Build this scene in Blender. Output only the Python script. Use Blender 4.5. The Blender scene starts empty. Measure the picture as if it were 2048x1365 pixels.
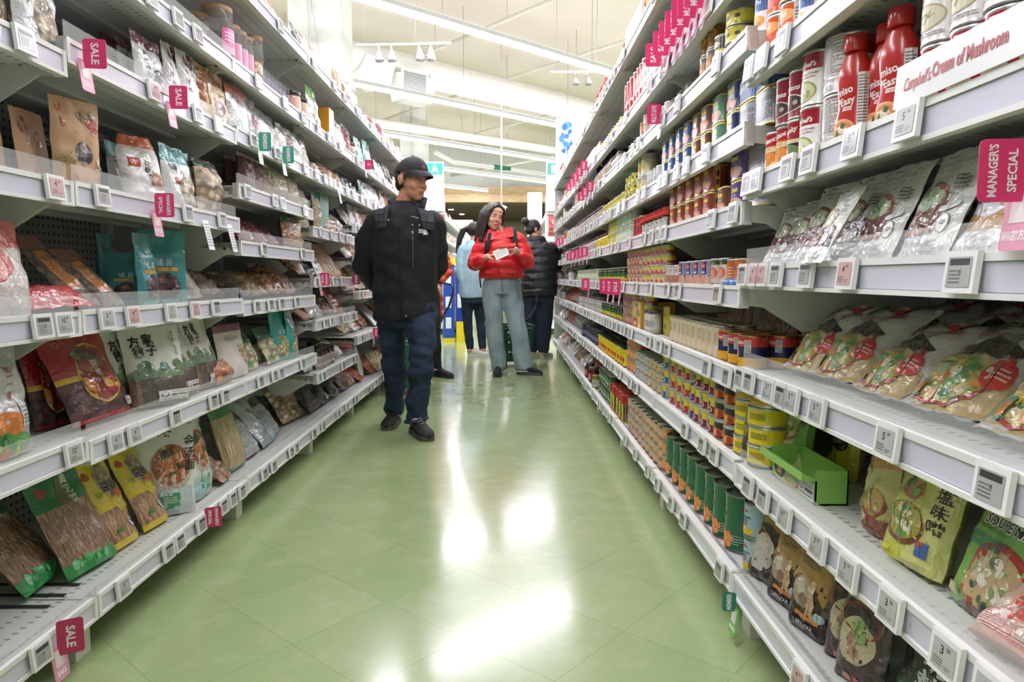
import bpy, bmesh, math, random
from mathutils import Vector, Matrix
SC = bpy.context.scene
COL = SC.collection
PI = math.pi
R = math.radians
# ------------------------------------------------------------------ camera
_F = 1380.0
_cam = bpy.data.cameras.new('camera'); CAM = bpy.data.objects.new('camera', _cam); COL.objects.link(CAM)
_cam.sensor_width = 36; _cam.lens = 36*_F/2048; _cam.clip_start = .02; _cam.clip_end = 200
CAM.location = (0, 0, .935); CAM.rotation_euler = (PI/2-math.atan(127/_F), 0, R(-.415))
SC.camera = CAM
# ------------------------------------------------------------------ world and exposure
W_ = bpy.data.worlds.new('world'); SC.world = W_; W_.use_nodes = True
W_.node_tree.nodes['Background'].inputs[0].default_value = (.93, .97, 1, 1)
W_.node_tree.nodes['Background'].inputs[1].default_value = .75
SC.view_settings.view_transform = 'Standard'; SC.view_settings.look = 'None'
SC.view_settings.exposure = .28; SC.view_settings.gamma = 1; SC.view_settings.use_curve_mapping = False
LAMP_STRENGTH = 60.0
try:
    SC.cycles.max_bounces = 7; SC.cycles.diffuse_bounces = 4; SC.cycles.glossy_bounces = 3
    SC.cycles.transparent_max_bounces = 12; SC.cycles.transmission_bounces = 3
    SC.cycles.sample_clamp_indirect = 4; SC.cycles.caustics_reflective = False; SC.cycles.caustics_refractive = False
except Exception: pass

# ------------------------------------------------------------------ materials
def lin(c): return c/12.92 if c <= .04045 else ((c+.055)/1.055)**2.4
def C(h):
    if not isinstance(h, str): return tuple(h)
    return (lin(int(h[0:2], 16)/255), lin(int(h[2:4], 16)/255), lin(int(h[4:6], 16)/255), 1)
_M = {}
def base_mat(name):
    m = bpy.data.materials.new(name); m.use_nodes = True
    return m, m.node_tree, m.node_tree.nodes['Principled BSDF']
def nd(nt, t, **k):
    n = nt.nodes.new(t)
    for a, v in k.items(): setattr(n, a, v)
    return n
KINDS = {  # roughness, metallic, coat, bump scale, bump strength
 'paper': (.6, 0, 0, 0, 0), 'film': (.34, 0, .9, 30, .6), 'foil': (.27, .3, .6, 26, .8), 'inkf': (.38, 0, .9, 30, .6), 'soft': (.85, 0, 0, 0, 0),
 'gloss': (.22, 0, .2, 0, 0), 'metal': (.3, .9, 0, 0, 0), 'ink': (.4, 0, .2, 0, 0), 'paint': (.45, 0, 0, 0, 0), 'cloth': (.92, 0, 0, 160, .25)}
def M(col, kind='paint'):
    key = (col, kind)
    if key in _M: return _M[key]
    m, nt, b = base_mat('%s_%s' % (kind, col)); r, me, co, bs, bt = KINDS[kind]
    b.inputs['Base Color'].default_value = C(col); b.inputs['Roughness'].default_value = r
    b.inputs['Metallic'].default_value = me; b.inputs['Coat Weight'].default_value = co; b.inputs['Coat Roughness'].default_value = .12
    if bs:
        tc = nd(nt, 'ShaderNodeTexCoord'); n = nd(nt, 'ShaderNodeTexNoise'); bu = nd(nt, 'ShaderNodeBump')
        n.inputs['Scale'].default_value = bs; n.inputs['Detail'].default_value = 2.5; n.inputs['Distortion'].default_value = .9
        bu.inputs['Strength'].default_value = bt; bu.inputs['Distance'].default_value = .012
        nt.links.new(tc.outputs['Object'], n.inputs['Vector']); nt.links.new(n.outputs['Fac'], bu.inputs['Height'])
        nt.links.new(bu.outputs['Normal'], b.inputs['Normal']); nt.links.new(bu.outputs['Normal'], b.inputs['Coat Normal'])
    _M[key] = m; return m
def FOOD(cols, scale=60, stretch=1.0, rand=1.0, coat=.5, bump=.6, hstretch=1.0, gap=.3):
    """pieces of food seen through glossy film"""
    key = ('food', tuple(cols), scale, stretch, coat, hstretch)
    if key in _M: return _M[key]
    m, nt, b = base_mat('contents_'+cols[0])
    tc = nd(nt, 'ShaderNodeTexCoord'); mp = nd(nt, 'ShaderNodeMapping'); v = nd(nt, 'ShaderNodeTexVoronoi')
    n2 = nd(nt, 'ShaderNodeTexNoise'); cr = nd(nt, 'ShaderNodeValToRGB'); bu = nd(nt, 'ShaderNodeBump'); sx = nd(nt, 'ShaderNodeSeparateColor')
    mp.inputs['Scale'].default_value = (hstretch, 1, stretch); v.inputs['Scale'].default_value = scale
    n2.inputs['Scale'].default_value = 26; n2.inputs['Detail'].default_value = 4; n2.inputs['Distortion'].default_value = 1.2
    nt.links.new(tc.outputs['Object'], mp.inputs['Vector']); nt.links.new(mp.outputs[0], v.inputs['Vector']); nt.links.new(tc.outputs['Object'], n2.inputs['Vector'])
    nt.links.new(v.outputs['Color'], sx.inputs[0]); nt.links.new(sx.outputs[0], cr.inputs[0])
    el = cr.color_ramp.elements; el[0].color = C(cols[0]); el[1].color = C(cols[-1]); el[1].position = .95
    for i, c in enumerate(cols[1:-1]):
        e = el.new((i+1)/(len(cols)-1)); e.color = C(c)
    # dark gaps between the pieces
    mr = nd(nt, 'ShaderNodeMapRange'); mr.inputs[1].default_value = .3; mr.inputs[2].default_value = .72; mr.inputs[3].default_value = 1.05; mr.inputs[4].default_value = gap
    mx = nd(nt, 'ShaderNodeVectorMath', operation='SCALE')
    nt.links.new(v.outputs['Distance'], mr.inputs[0]); nt.links.new(cr.outputs[0], mx.inputs[0]); nt.links.new(mr.outputs[0], mx.inputs['Scale'])
    nt.links.new(mx.outputs[0], b.inputs['Base Color'])
    nt.links.new(v.outputs['Distance'], bu.inputs['Height']); bu.invert = True; bu.inputs['Strength'].default_value = bump; bu.inputs['Distance'].default_value = .006
    b2 = nd(nt, 'ShaderNodeBump'); b2.inputs['Strength'].default_value = .9; b2.inputs['Distance'].default_value = .014
    nt.links.new(n2.outputs['Fac'], b2.inputs['Height']); nt.links.new(bu.outputs['Normal'], b.inputs['Normal']); nt.links.new(b2.outputs['Normal'], b.inputs['Coat Normal'])
    b.inputs['Roughness'].default_value = .55; b.inputs['Coat Weight'].default_value = min(1, coat*1.6); b.inputs['Coat Roughness'].default_value = .07
    _M[key] = m; return m
def CLEAR(alpha=.16, col='f2f6f6', rough=.12, wr=0):
    key = ('clear', alpha, col, wr)
    if key in _M: return _M[key]
    m, nt, b = base_mat('clear_plastic'); b.inputs['Base Color'].default_value = C(col); b.inputs['Roughness'].default_value = rough
    b.inputs['Alpha'].default_value = alpha; b.inputs['Coat Weight'].default_value = .6
    _M[key] = m; return m
def EMIT(col, s):
    key = ('emit', col, s)
    if key in _M: return _M[key]
    m = bpy.data.materials.new('lit_'+str(col)); m.use_nodes = True; nt = m.node_tree; nt.nodes.clear()
    e = nd(nt, 'ShaderNodeEmission'); o = nd(nt, 'ShaderNodeOutputMaterial'); e.inputs[0].default_value = C(col); e.inputs[1].default_value = s
    nt.links.new(e.outputs[0], o.inputs[0]); _M[key] = m; return m

def floor_mat():
    m, nt, b = base_mat('green_vinyl_floor')
    tc = nd(nt, 'ShaderNodeTexCoord'); mp = nd(nt, 'ShaderNodeMapping'); mp.inputs['Rotation'].default_value = (0, 0, R(41))
    br = nd(nt, 'ShaderNodeTexBrick'); br.offset = 0; br.inputs['Scale'].default_value = 1/.305; br.inputs['Brick Width'].default_value = 1; br.inputs['Row Height'].default_value = 1
    br.inputs['Mortar Size'].default_value = .006; br.inputs['Mortar Smooth'].default_value = .6
    br.inputs['Color1'].default_value = C('9bae7a'); br.inputs['Color2'].default_value = C('a1b380'); br.inputs['Mortar'].default_value = C('8b9f6b')
    n1 = nd(nt, 'ShaderNodeTexNoise'); n1.inputs['Scale'].default_value = 7; n1.inputs['Detail'].default_value = 9; n1.inputs['Roughness'].default_value = .75
    n2 = nd(nt, 'ShaderNodeTexNoise'); n2.inputs['Scale'].default_value = 1.3; n2.inputs['Detail'].default_value = 5
    n3 = nd(nt, 'ShaderNodeTexNoise'); n3.inputs['Scale'].default_value = 90; n3.inputs['Detail'].default_value = 2
    nt.links.new(tc.outputs['Object'], mp.inputs[0]); nt.links.new(mp.outputs[0], br.inputs[0])
    for n in (n1, n2, n3): nt.links.new(tc.outputs['Object'], n.inputs[0])
    def mix(a, bcol, fac, mode='MIX'):
        x = nd(nt, 'ShaderNodeMix', data_type='RGBA', blend_type=mode)
        for s, val in ((x.inputs[0], fac), (x.inputs[6], a), (x.inputs[7], bcol)):
            if hasattr(val, 'links'): nt.links.new(val, s)
            else: s.default_value = val
        return x.outputs[2]
    def rr(o, a, b_, lo, hi):
        r_ = nd(nt, 'ShaderNodeMapRange'); r_.inputs[1].default_value = a; r_.inputs[2].default_value = b_; r_.inputs[3].default_value = lo; r_.inputs[4].default_value = hi
        nt.links.new(o, r_.inputs[0]); return r_.outputs[0]
    c = mix(br.outputs[0], C('c6cfae'), rr(n1.outputs[0], .5, .75, 0, .35))
    c = mix(c, C('6f875a'), rr(n2.outputs[0], .45, .8, 0, .3))
    c = mix(c, C('b9c6a2'), rr(n3.outputs[0], .6, .75, 0, .25))
    nt.links.new(c, b.inputs['Base Color'])
    nt.links.new(rr(n1.outputs[0], .3, .7, .16, .27), b.inputs['Roughness'])
    b.inputs['Coat Weight'].default_value = .55; b.inputs['Coat Roughness'].default_value = .13; b.inputs['IOR'].default_value = 1.52
    bu = nd(nt, 'ShaderNodeBump'); bu.inputs['Strength'].default_value = .05; bu.inputs['Distance'].default_value = .01
    nt.links.new(n2.outputs[0], bu.inputs['Height']); nt.links.new(bu.outputs[0], b.inputs['Coat Normal'])
    return m
def perf_mat(col, sx, sy, hole='5a615c', r=.22, edge=None, name='perforated_metal', axes=(0, 1)):
    """enamelled sheet with rows of punched slots; edge=(lo,hi) keeps slots to a band of the second axis"""
    m, nt, b = base_mat(name); tc = nd(nt, 'ShaderNodeTexCoord'); sp = nd(nt, 'ShaderNodeSeparateXYZ'); nt.links.new(tc.outputs['Object'], sp.inputs[0])
    def mth(op, a, bb=None):
        n = nd(nt, 'ShaderNodeMath', operation=op)
        for s, val in ((n.inputs[0], a), (n.inputs[1], bb)):
            if val is None: continue
            if hasattr(val, 'links'): nt.links.new(val, s)
            else: s.default_value = val
        return n.outputs[0]
    fx = mth('ABSOLUTE', mth('SUBTRACT', mth('FRACT', mth('DIVIDE', sp.outputs[axes[0]], sx)), .5))
    fy = mth('ABSOLUTE', mth('SUBTRACT', mth('FRACT', mth('DIVIDE', sp.outputs[axes[1]], sy)), .5))
    h = mth('MULTIPLY', mth('LESS_THAN', fx, r), mth('LESS_THAN', fy, r))
    if edge:
        h = mth('MULTIPLY', h, mth('MULTIPLY', mth('GREATER_THAN', sp.outputs[axes[1]], edge[0]), mth('LESS_THAN', sp.outputs[axes[1]], edge[1])))
    x = nd(nt, 'ShaderNodeMix', data_type='RGBA'); nt.links.new(h, x.inputs[0]); x.inputs[6].default_value = C(col); x.inputs[7].default_value = C(hole)
    nt.links.new(x.outputs[2], b.inputs['Base Color']); b.inputs['Roughness'].default_value = .5
    return m
def wood_mat(a='c9a77f', c='b38e63', sc=3):
    m, nt, b = base_mat('wood_boards'); tc = nd(nt, 'ShaderNodeTexCoord'); mp = nd(nt, 'ShaderNodeMapping'); mp.inputs['Scale'].default_value = (1, 1, 9)
    n = nd(nt, 'ShaderNodeTexNoise'); n.inputs['Scale'].default_value = sc; n.inputs['Detail'].default_value = 5; cr = nd(nt, 'ShaderNodeValToRGB')
    cr.color_ramp.elements[0].color = C(c); cr.color_ramp.elements[0].position = .35; cr.color_ramp.elements[1].color = C(a); cr.color_ramp.elements[1].position = .65
    nt.links.new(tc.outputs['Object'], mp.inputs[0]); nt.links.new(mp.outputs[0], n.inputs[0]); nt.links.new(n.outputs[0], cr.inputs[0]); nt.links.new(cr.outputs[0], b.inputs['Base Color'])
    b.inputs['Roughness'].default_value = .5; return m
def blotch_mat(a, c, sc, lo=.45, hi=.6, rough=.7, name='plaster', bump=0.0):
    m, nt, b = base_mat(name); tc = nd(nt, 'ShaderNodeTexCoord'); n = nd(nt, 'ShaderNodeTexNoise'); n.inputs['Scale'].default_value = sc; n.inputs['Detail'].default_value = 7; cr = nd(nt, 'ShaderNodeValToRGB')
    cr.color_ramp.elements[0].color = C(a); cr.color_ramp.elements[0].position = lo; cr.color_ramp.elements[1].color = C(c); cr.color_ramp.elements[1].position = hi
    nt.links.new(tc.outputs['Object'], n.inputs[0]); nt.links.new(n.outputs[0], cr.inputs[0]); nt.links.new(cr.outputs[0], b.inputs['Base Color']); b.inputs['Roughness'].default_value = rough
    if bump:
        bu = nd(nt, 'ShaderNodeBump'); bu.inputs['Strength'].default_value = bump; bu.inputs['Distance'].default_value = .02; nt.links.new(n.outputs[0], bu.inputs['Height']); nt.links.new(bu.outputs[0], b.inputs['Normal'])
    return m

# ------------------------------------------------------------------ mesh building
class MB:
    def __init__(s): s.v = []; s.f = []; s.m = []; s.mats = []; s.sm = []
    def mi(s, m):
        if m not in s.mats: s.mats.append(m)
        return s.mats.index(m)
    def add(s, vs, fs, m, smooth=False):
        o = len(s.v); s.v.extend(vs); i = s.mi(m)
        for f in fs: s.f.append([k+o for k in f]); s.m.append(i); s.sm.append(smooth)
        return s
    def box(s, x0, x1, y0, y1, z0, z1, m, mat=None):
        vs = [Vector(p) for p in ((x0,y0,z0),(x1,y0,z0),(x1,y1,z0),(x0,y1,z0),(x0,y0,z1),(x1,y0,z1),(x1,y1,z1),(x0,y1,z1))]
        if mat: vs = [mat @ v for v in vs]
        return s.add(vs, [(0,3,2,1),(4,5,6,7),(0,1,5,4),(1,2,6,5),(2,3,7,6),(3,0,4,7)], m)
    def prism(s, poly, a0, a1, m, axis=0, mat=None):
        """poly (p,q) points extruded along axis; the two other axes are p,q in xyz order"""
        def mk(a, p, q): return Vector((a, p, q)) if axis == 0 else (Vector((p, a, q)) if axis == 1 else Vector((p, q, a)))
        n = len(poly); vs = [mk(a0, *p) for p in poly]+[mk(a1, *p) for p in poly]
        if mat: vs = [mat @ v for v in vs]
        fs = [tuple(range(n))[::-1], tuple(range(n, 2*n))]+[(i, (i+1) % n, n+(i+1) % n, n+i) for i in range(n)]
        return s.add(vs, fs, m)
    def tube(s, pts, r, m, seg=10, caps=True, ry=None, smooth=True):
        pts = [Vector(p) for p in pts]; n = len(pts); rr = r if isinstance(r, (list, tuple)) else [r]*n
        vs = []; prev = None
        for i, p in enumerate(pts):
            t = (pts[min(i+1, n-1)]-pts[max(i-1, 0)]).normalized()
            if prev is None:
                a = Vector((0, 0, 1)) if abs(t.z) < .9 else Vector((1, 0, 0)); u = t.cross(a).normalized()
            else:
                u = (prev-t*prev.dot(t)).normalized()
            prev = u; w = t.cross(u); q = rr[i]; q2 = q if ry is None else q*ry
            for k in range(seg):
                an = 2*PI*k/seg; vs.append(p+u*q*math.cos(an)+w*q2*math.sin(an))
        fs = [(i*seg+k, i*seg+(k+1) % seg, (i+1)*seg+(k+1) % seg, (i+1)*seg+k) for i in range(n-1) for k in range(seg)]
        if caps: fs += [tuple(range(seg))[::-1], tuple((n-1)*seg+k for k in range(seg))]
        return s.add(vs, fs, m, smooth)
    def lathe(s, prof, m, seg=24, cx=0, cy=0, mats=None, sy=1.0, cap=True, smooth=True, sect=None):
        """prof: (r,z) list; mats: list of material per ring segment"""
        vs = []
        for r, z in prof:
            for k in range(seg):
                a = 2*PI*k/seg-PI/2; q = sect(a) if sect else 1
                vs.append(Vector((cx+r*q*math.cos(a), cy+r*q*math.sin(a)*sy, z)))
        o = len(s.v); s.v.extend(vs)
        for i in range(len(prof)-1):
            mm = s.mi(mats[i] if mats else m)
            for k in range(seg):
                s.f.append([o+i*seg+k, o+i*seg+(k+1) % seg, o+(i+1)*seg+(k+1) % seg, o+(i+1)*seg+k]); s.m.append(mm); s.sm.append(smooth)
        if cap:
            s.f.append([o+k for k in range(seg)][::-1]); s.m.append(s.mi(mats[0] if mats else m)); s.sm.append(False)
            s.f.append([o+(len(prof)-1)*seg+k for k in range(seg)]); s.m.append(s.mi(mats[-1] if mats else m)); s.sm.append(False)
        return s
    def ball(s, c, r, m, seg=12, rings=8, mat=None):
        r = r if isinstance(r, (list, tuple)) else (r, r, r); vs = [Vector((0, 0, -r[2]))]
        for i in range(1, rings):
            ph = -PI/2+PI*i/rings
            for k in range(seg):
                a = 2*PI*k/seg; vs.append(Vector((r[0]*math.cos(ph)*math.cos(a), r[1]*math.cos(ph)*math.sin(a), r[2]*math.sin(ph))))
        vs.append(Vector((0, 0, r[2]))); n = len(vs)
        if mat: vs = [mat @ v for v in vs]
        vs = [v+Vector(c) for v in vs]
        fs = [(0, 1+(k+1) % seg, 1+k) for k in range(seg)]+[(n-1, n-1-seg+k, n-1-seg+(k+1) % seg) for k in range(seg)]
        fs += [(1+i*seg+k, 1+i*seg+(k+1) % seg, 1+(i+1)*seg+(k+1) % seg, 1+(i+1)*seg+k) for i in range(rings-2) for k in range(seg)]
        return s.add(vs, fs, m, True)
    def mesh(s, name):
        me = bpy.data.meshes.new(name); me.from_pydata([tuple(v) for v in s.v], [], s.f)
        for m in s.mats: me.materials.append(m)
        me.polygons.foreach_set('material_index', s.m); me.polygons.foreach_set('use_smooth', s.sm)
        me.update(); return me
    def obj(s, name, parent=None, **k): return link(name, s.mesh(name), parent, **k)
def link(name, me, parent=None, loc=None, rot=None, scale=None, label=None, cat=None, group=None, kind=None):
    o = bpy.data.objects.new(name, me); COL.objects.link(o)
    if parent: o.parent = parent
    if loc is not None: o.location = loc
    if rot is not None: o.rotation_euler = rot
    if scale is not None: o.scale = scale
    if label: o['label'] = label
    if cat: o['category'] = cat
    if group: o['group'] = group
    if kind: o['kind'] = kind
    return o
def empty(name, loc=(0, 0, 0), rz=0, **k): return link(name, None, None, loc, (0, 0, rz), **k)

# ------------------------------------------------------------------ text and artwork on curved surfaces
_TX = {}
def text_tris(body, bold=0.0, shear=0.0, space=1.0, align='CENTER'):
    key = (body, bold, shear, space, align)
    if key in _TX: return _TX[key]
    c = bpy.data.curves.new('t', 'FONT'); c.body = body; c.size = 1; c.align_x = align; c.align_y = 'CENTER'; c.resolution_u = 2; c.offset = bold; c.shear = shear; c.space_character = space
    c.space_line = .95
    o = bpy.data.objects.new('t', c); COL.objects.link(o)
    dg = bpy.context.evaluated_depsgraph_get(); me = bpy.data.meshes.new_from_object(o.evaluated_get(dg))
    me.calc_loop_triangles(); vs = [(v.co.x, v.co.y) for v in me.vertices]
    tr = [[vs[i] for i in t.vertices] for t in me.loop_triangles]
    bpy.data.objects.remove(o); bpy.data.curves.remove(c); bpy.data.meshes.remove(me)
    xs = [p[0] for t in tr for p in t] or [0, 1]
    _TX[key] = (tr, min(xs), max(xs)); return _TX[key]
def clip(poly, axis, val, keep_gt):
    out = []
    for i, a in enumerate(poly):
        b = poly[(i+1) % len(poly)]; ia = (a[axis] >= val) == keep_gt; ib = (b[axis] >= val) == keep_gt
        if ia: out.append(a)
        if ia != ib:
            t = (val-a[axis])/(b[axis]-a[axis]); p = [a[0]+(b[0]-a[0])*t, a[1]+(b[1]-a[1])*t]; p[axis] = val; out.append(tuple(p))
    return out
class Surf:
    """a grid of points; art lies on it. us/vs: grid parameters in 0..1, front occupies u0..u1"""
    def __init__(s, P, us, vs, W, H): s.P = P; s.us = us; s.vs = vs; s.W = W; s.H = H; s.lv = 0
    def cell(s, arr, t):
        lo, hi = 0, len(arr)-2
        while lo < hi:
            mid = (lo+hi+1)//2
            if arr[mid] <= t: lo = mid
            else: hi = mid-1
        return lo
    def at(s, i, j, u, v, off):
        a = (u-s.us[i])/(s.us[i+1]-s.us[i]); b = (v-s.vs[j])/(s.vs[j+1]-s.vs[j]); P = s.P
        p00, p10, p01, p11 = P[j][i], P[j][i+1], P[j+1][i], P[j+1][i+1]
        p = (p00*(1-a)+p10*a)*(1-b)+(p01*(1-a)+p11*a)*b
        n = (p10-p00+p11-p01).cross(p01-p00+p11-p10)
        return p+n.normalized()*off if n.length > 1e-12 else p
    def poly(s, mb, pts, m, off):
        x0 = min(p[0] for p in pts); x1 = max(p[0] for p in pts); y0 = min(p[1] for p in pts); y1 = max(p[1] for p in pts)
        if x1 <= .001 or x0 >= .999 or y1 <= .001 or y0 >= .999 or x1-x0 < 1e-7 or y1-y0 < 1e-7: return
        pts = list(pts)
        for ax, lo, hi in ((0, .001, .999), (1, .001, .999)):
            if min(p[ax] for p in pts) < lo: pts = clip(pts, ax, lo, True)
            if len(pts) < 3: return
            if max(p[ax] for p in pts) > hi: pts = clip(pts, ax, hi, False)
            if len(pts) < 3: return
        x0 = max(x0, .001); y0 = max(y0, .001); x1 = min(x1, .999); y1 = min(y1, .999)
        for i in range(s.cell(s.us, x0), s.cell(s.us, x1-1e-9)+1):
            q = pts
            if x0 < s.us[i]: q = clip(q, 0, s.us[i], True)
            if x1 > s.us[i+1] and len(q) > 2: q = clip(q, 0, s.us[i+1], False)
            if len(q) < 3: continue
            for j in range(s.cell(s.vs, y0), s.cell(s.vs, y1-1e-9)+1):
                w = q
                if y0 < s.vs[j]: w = clip(w, 1, s.vs[j], True)
                if y1 > s.vs[j+1] and len(w) > 2: w = clip(w, 1, s.vs[j+1], False)
                if len(w) < 3: continue
                mb.add([s.at(i, j, a, b, off) for a, b in w], [tuple(range(len(w)))], m, True)
    def art(s, mb, items, off0=.0006, step=.00018):
        A = s.W/s.H; rnd = random.Random(7); lv = 0
        for it in items:
            k = it[0]; lv += 1; off = off0+step*lv; mk = 'ink'
            if k == 'rect':
                _, x0, y0, x1, y1, c = it[:6]; s.poly(mb, [(x0, y0), (x1, y0), (x1, y1), (x0, y1)], mcol(c), off)
            elif k == 'poly': s.fan(mb, it[1], mcol(it[2]), off)
            elif k == 'ell':
                _, cx, cy, rx, ry, c = it[:6]; rot = R(it[6]) if len(it) > 6 else 0
                s.poly(mb, [s.rt(cx, cy, rx*math.cos(a), ry*math.sin(a), rot, A) for a in [2*PI*i/28 for i in range(28)]], mcol(c), off)
            elif k == 'ring':
                _, cx, cy, rx, ry, w, c = it[:7]; rot = R(it[7]) if len(it) > 7 else 0
                for i in range(28):
                    a, b = 2*PI*i/28, 2*PI*(i+1)/28
                    s.poly(mb, [s.rt(cx, cy, q*rx*math.cos(t), q*ry*math.sin(t), rot, A) for q, t in ((1, a), (1, b), (1-w, b), (1-w, a))], mcol(c), off)
            elif k == 'blobs':
                _, cx, cy, rx, ry, n, sz, cols = it[:8]; mode = it[8] if len(it) > 8 else 'ell'
                for q in range(n):
                    a = rnd.uniform(0, 2*PI); r = math.sqrt(rnd.random()); x = cx+rx*r*math.cos(a); y = cy+ry*r*math.sin(a); c = cols[q % len(cols)]
                    ss = sz*rnd.uniform(.6, 1.3); th = rnd.uniform(0, PI); lv += .25
                    if mode == 'ell': pp = [s.rt(x, y, ss*math.cos(t)*rnd.uniform(.85, 1.1), ss*.75*A*math.sin(t), th, A) for t in [2*PI*i/9 for i in range(9)]]
                    elif mode == 'sq': pp = [s.rt(x, y, ss*.8*a_, ss*.7*A*b_, th, A) for a_, b_ in ((-1, -1), (1, -1), (1, 1), (-1, 1))]
                    else: pp = [s.rt(x, y, ss*1.7*a_, ss*.25*A*b_, th, A) for a_, b_ in ((-1, -1), (1, -.6), (1, .6), (-1, 1))]
                    s.poly(mb, pp, mcol(c), off0+step*lv)
            elif k == 'text':
                _, body, cx, cy, h, c = it[:6]; o = it[6] if len(it) > 6 else {}
                tr, a, b = text_tris(body, o.get('bold', .012), o.get('shear', 0), o.get('space', 1)); rot = R(o.get('rot', 0))
                w = (b-a); sc = h; sxx = 1.0
                if 'w' in o and w*h/A > o['w']: sxx = o['w']/(w*h/A)
                for t in tr:
                    pp = []
                    for x, y in t:
                        X = (x-(a+b)/2)*h*sxx; Y = y*h  # in units of H
                        pp.append((cx+(X*math.cos(rot)-Y*math.sin(rot))/A, cy+X*math.sin(rot)+Y*math.cos(rot)))
                    s.poly(mb, pp, mcol(c), off)
            elif k == 'vtext':   # characters down a column
                _, body, cx, cy, h, c = it[:6]
                for q, ch in enumerate(body):
                    tr, a, b = text_tris(ch, .015)
                    for t in tr: s.poly(mb, [(cx+(x-(a+b)/2)*h/A, cy-q*h*1.05+y*h) for x, y in t], mcol(c), off)
            elif k == 'lines':   # rows of fine print
                _, x0, y0, x1, y1, n, c = it[:7]; fill = it[7] if len(it) > 7 else .45
                for q in range(n):
                    yy = y0+(y1-y0)*(q+.5)/n; hh = (y1-y0)/n*fill/2; xe = x1 if rnd.random() < .6 else x0+(x1-x0)*rnd.uniform(.5, .95); x = x0
                    while x < xe-1e-4:
                        wd = min(rnd.uniform(.05, .16)*(x1-x0)+.01, xe-x); s.poly(mb, [(x, yy-hh), (x+wd, yy-hh), (x+wd, yy+hh), (x, yy+hh)], mcol(c), off); x += wd+.02*(x1-x0)
            elif k == 'bars':
                _, x0, y0, x1, y1 = it[:5]; s.poly(mb, [(x0, y0), (x1, y0), (x1, y1), (x0, y1)], mcol('f4f4f2'), off); x = x0+.06*(x1-x0)
                while x < x1-.08*(x1-x0):
                    wd = rnd.choice((.012, .02, .035))*(x1-x0); s.poly(mb, [(x, y0+.1*(y1-y0)), (x+wd, y0+.1*(y1-y0)), (x+wd, y1-.1*(y1-y0)), (x, y1-.1*(y1-y0))], mcol('202020'), off+step*.4); x += wd+rnd.choice((.02, .03, .05))*(x1-x0)
            elif k == 'bowl':   # bowl of soup: cx,cy,rx,ry,rim colour,soup colour,piece colours,count
                _, cx, cy, rx, ry, rim, soup, cols, n = it[:9]
                s.art_sub(mb, [('ell', cx, cy-ry*.12, rx, ry, rim), ('ell', cx, cy, rx*.9, ry*.86, soup), ('blobs', cx, cy, rx*.68, ry*.62, n, rx*.17, cols)], off, step); lv += 3
    def art_sub(s, mb, items, off, step): s.art(mb, items, off, step)
    def fan(s, mb, pts, m, off):
        from mathutils.geometry import tessellate_polygon
        for t in tessellate_polygon([[Vector((x, y, 0)) for x, y in pts]]):
            s.poly(mb, [pts[i] for i in t], m, off)
    def rt(s, cx, cy, x, y, rot, A):
        if not rot: return (cx+x, cy+y)
        X = x*A; return (cx+(X*math.cos(rot)-y*math.sin(rot))/A, cy+X*math.sin(rot)+y*math.cos(rot))
INKK = ['ink']
def mcol(c):
    if isinstance(c, str):
        return M(c[1:], 'foil') if c[0] == '*' else M(c, INKK[0])
    return c

def flat_surf(W, H, nu=1, nv=1, y=0.0):
    us = [i/nu for i in range(nu+1)]; vs = [j/nv for j in range(nv+1)]
    return Surf([[Vector((W*(u-.5), y, H*v)) for u in us] for v in vs], us, vs, W, H)
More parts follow.
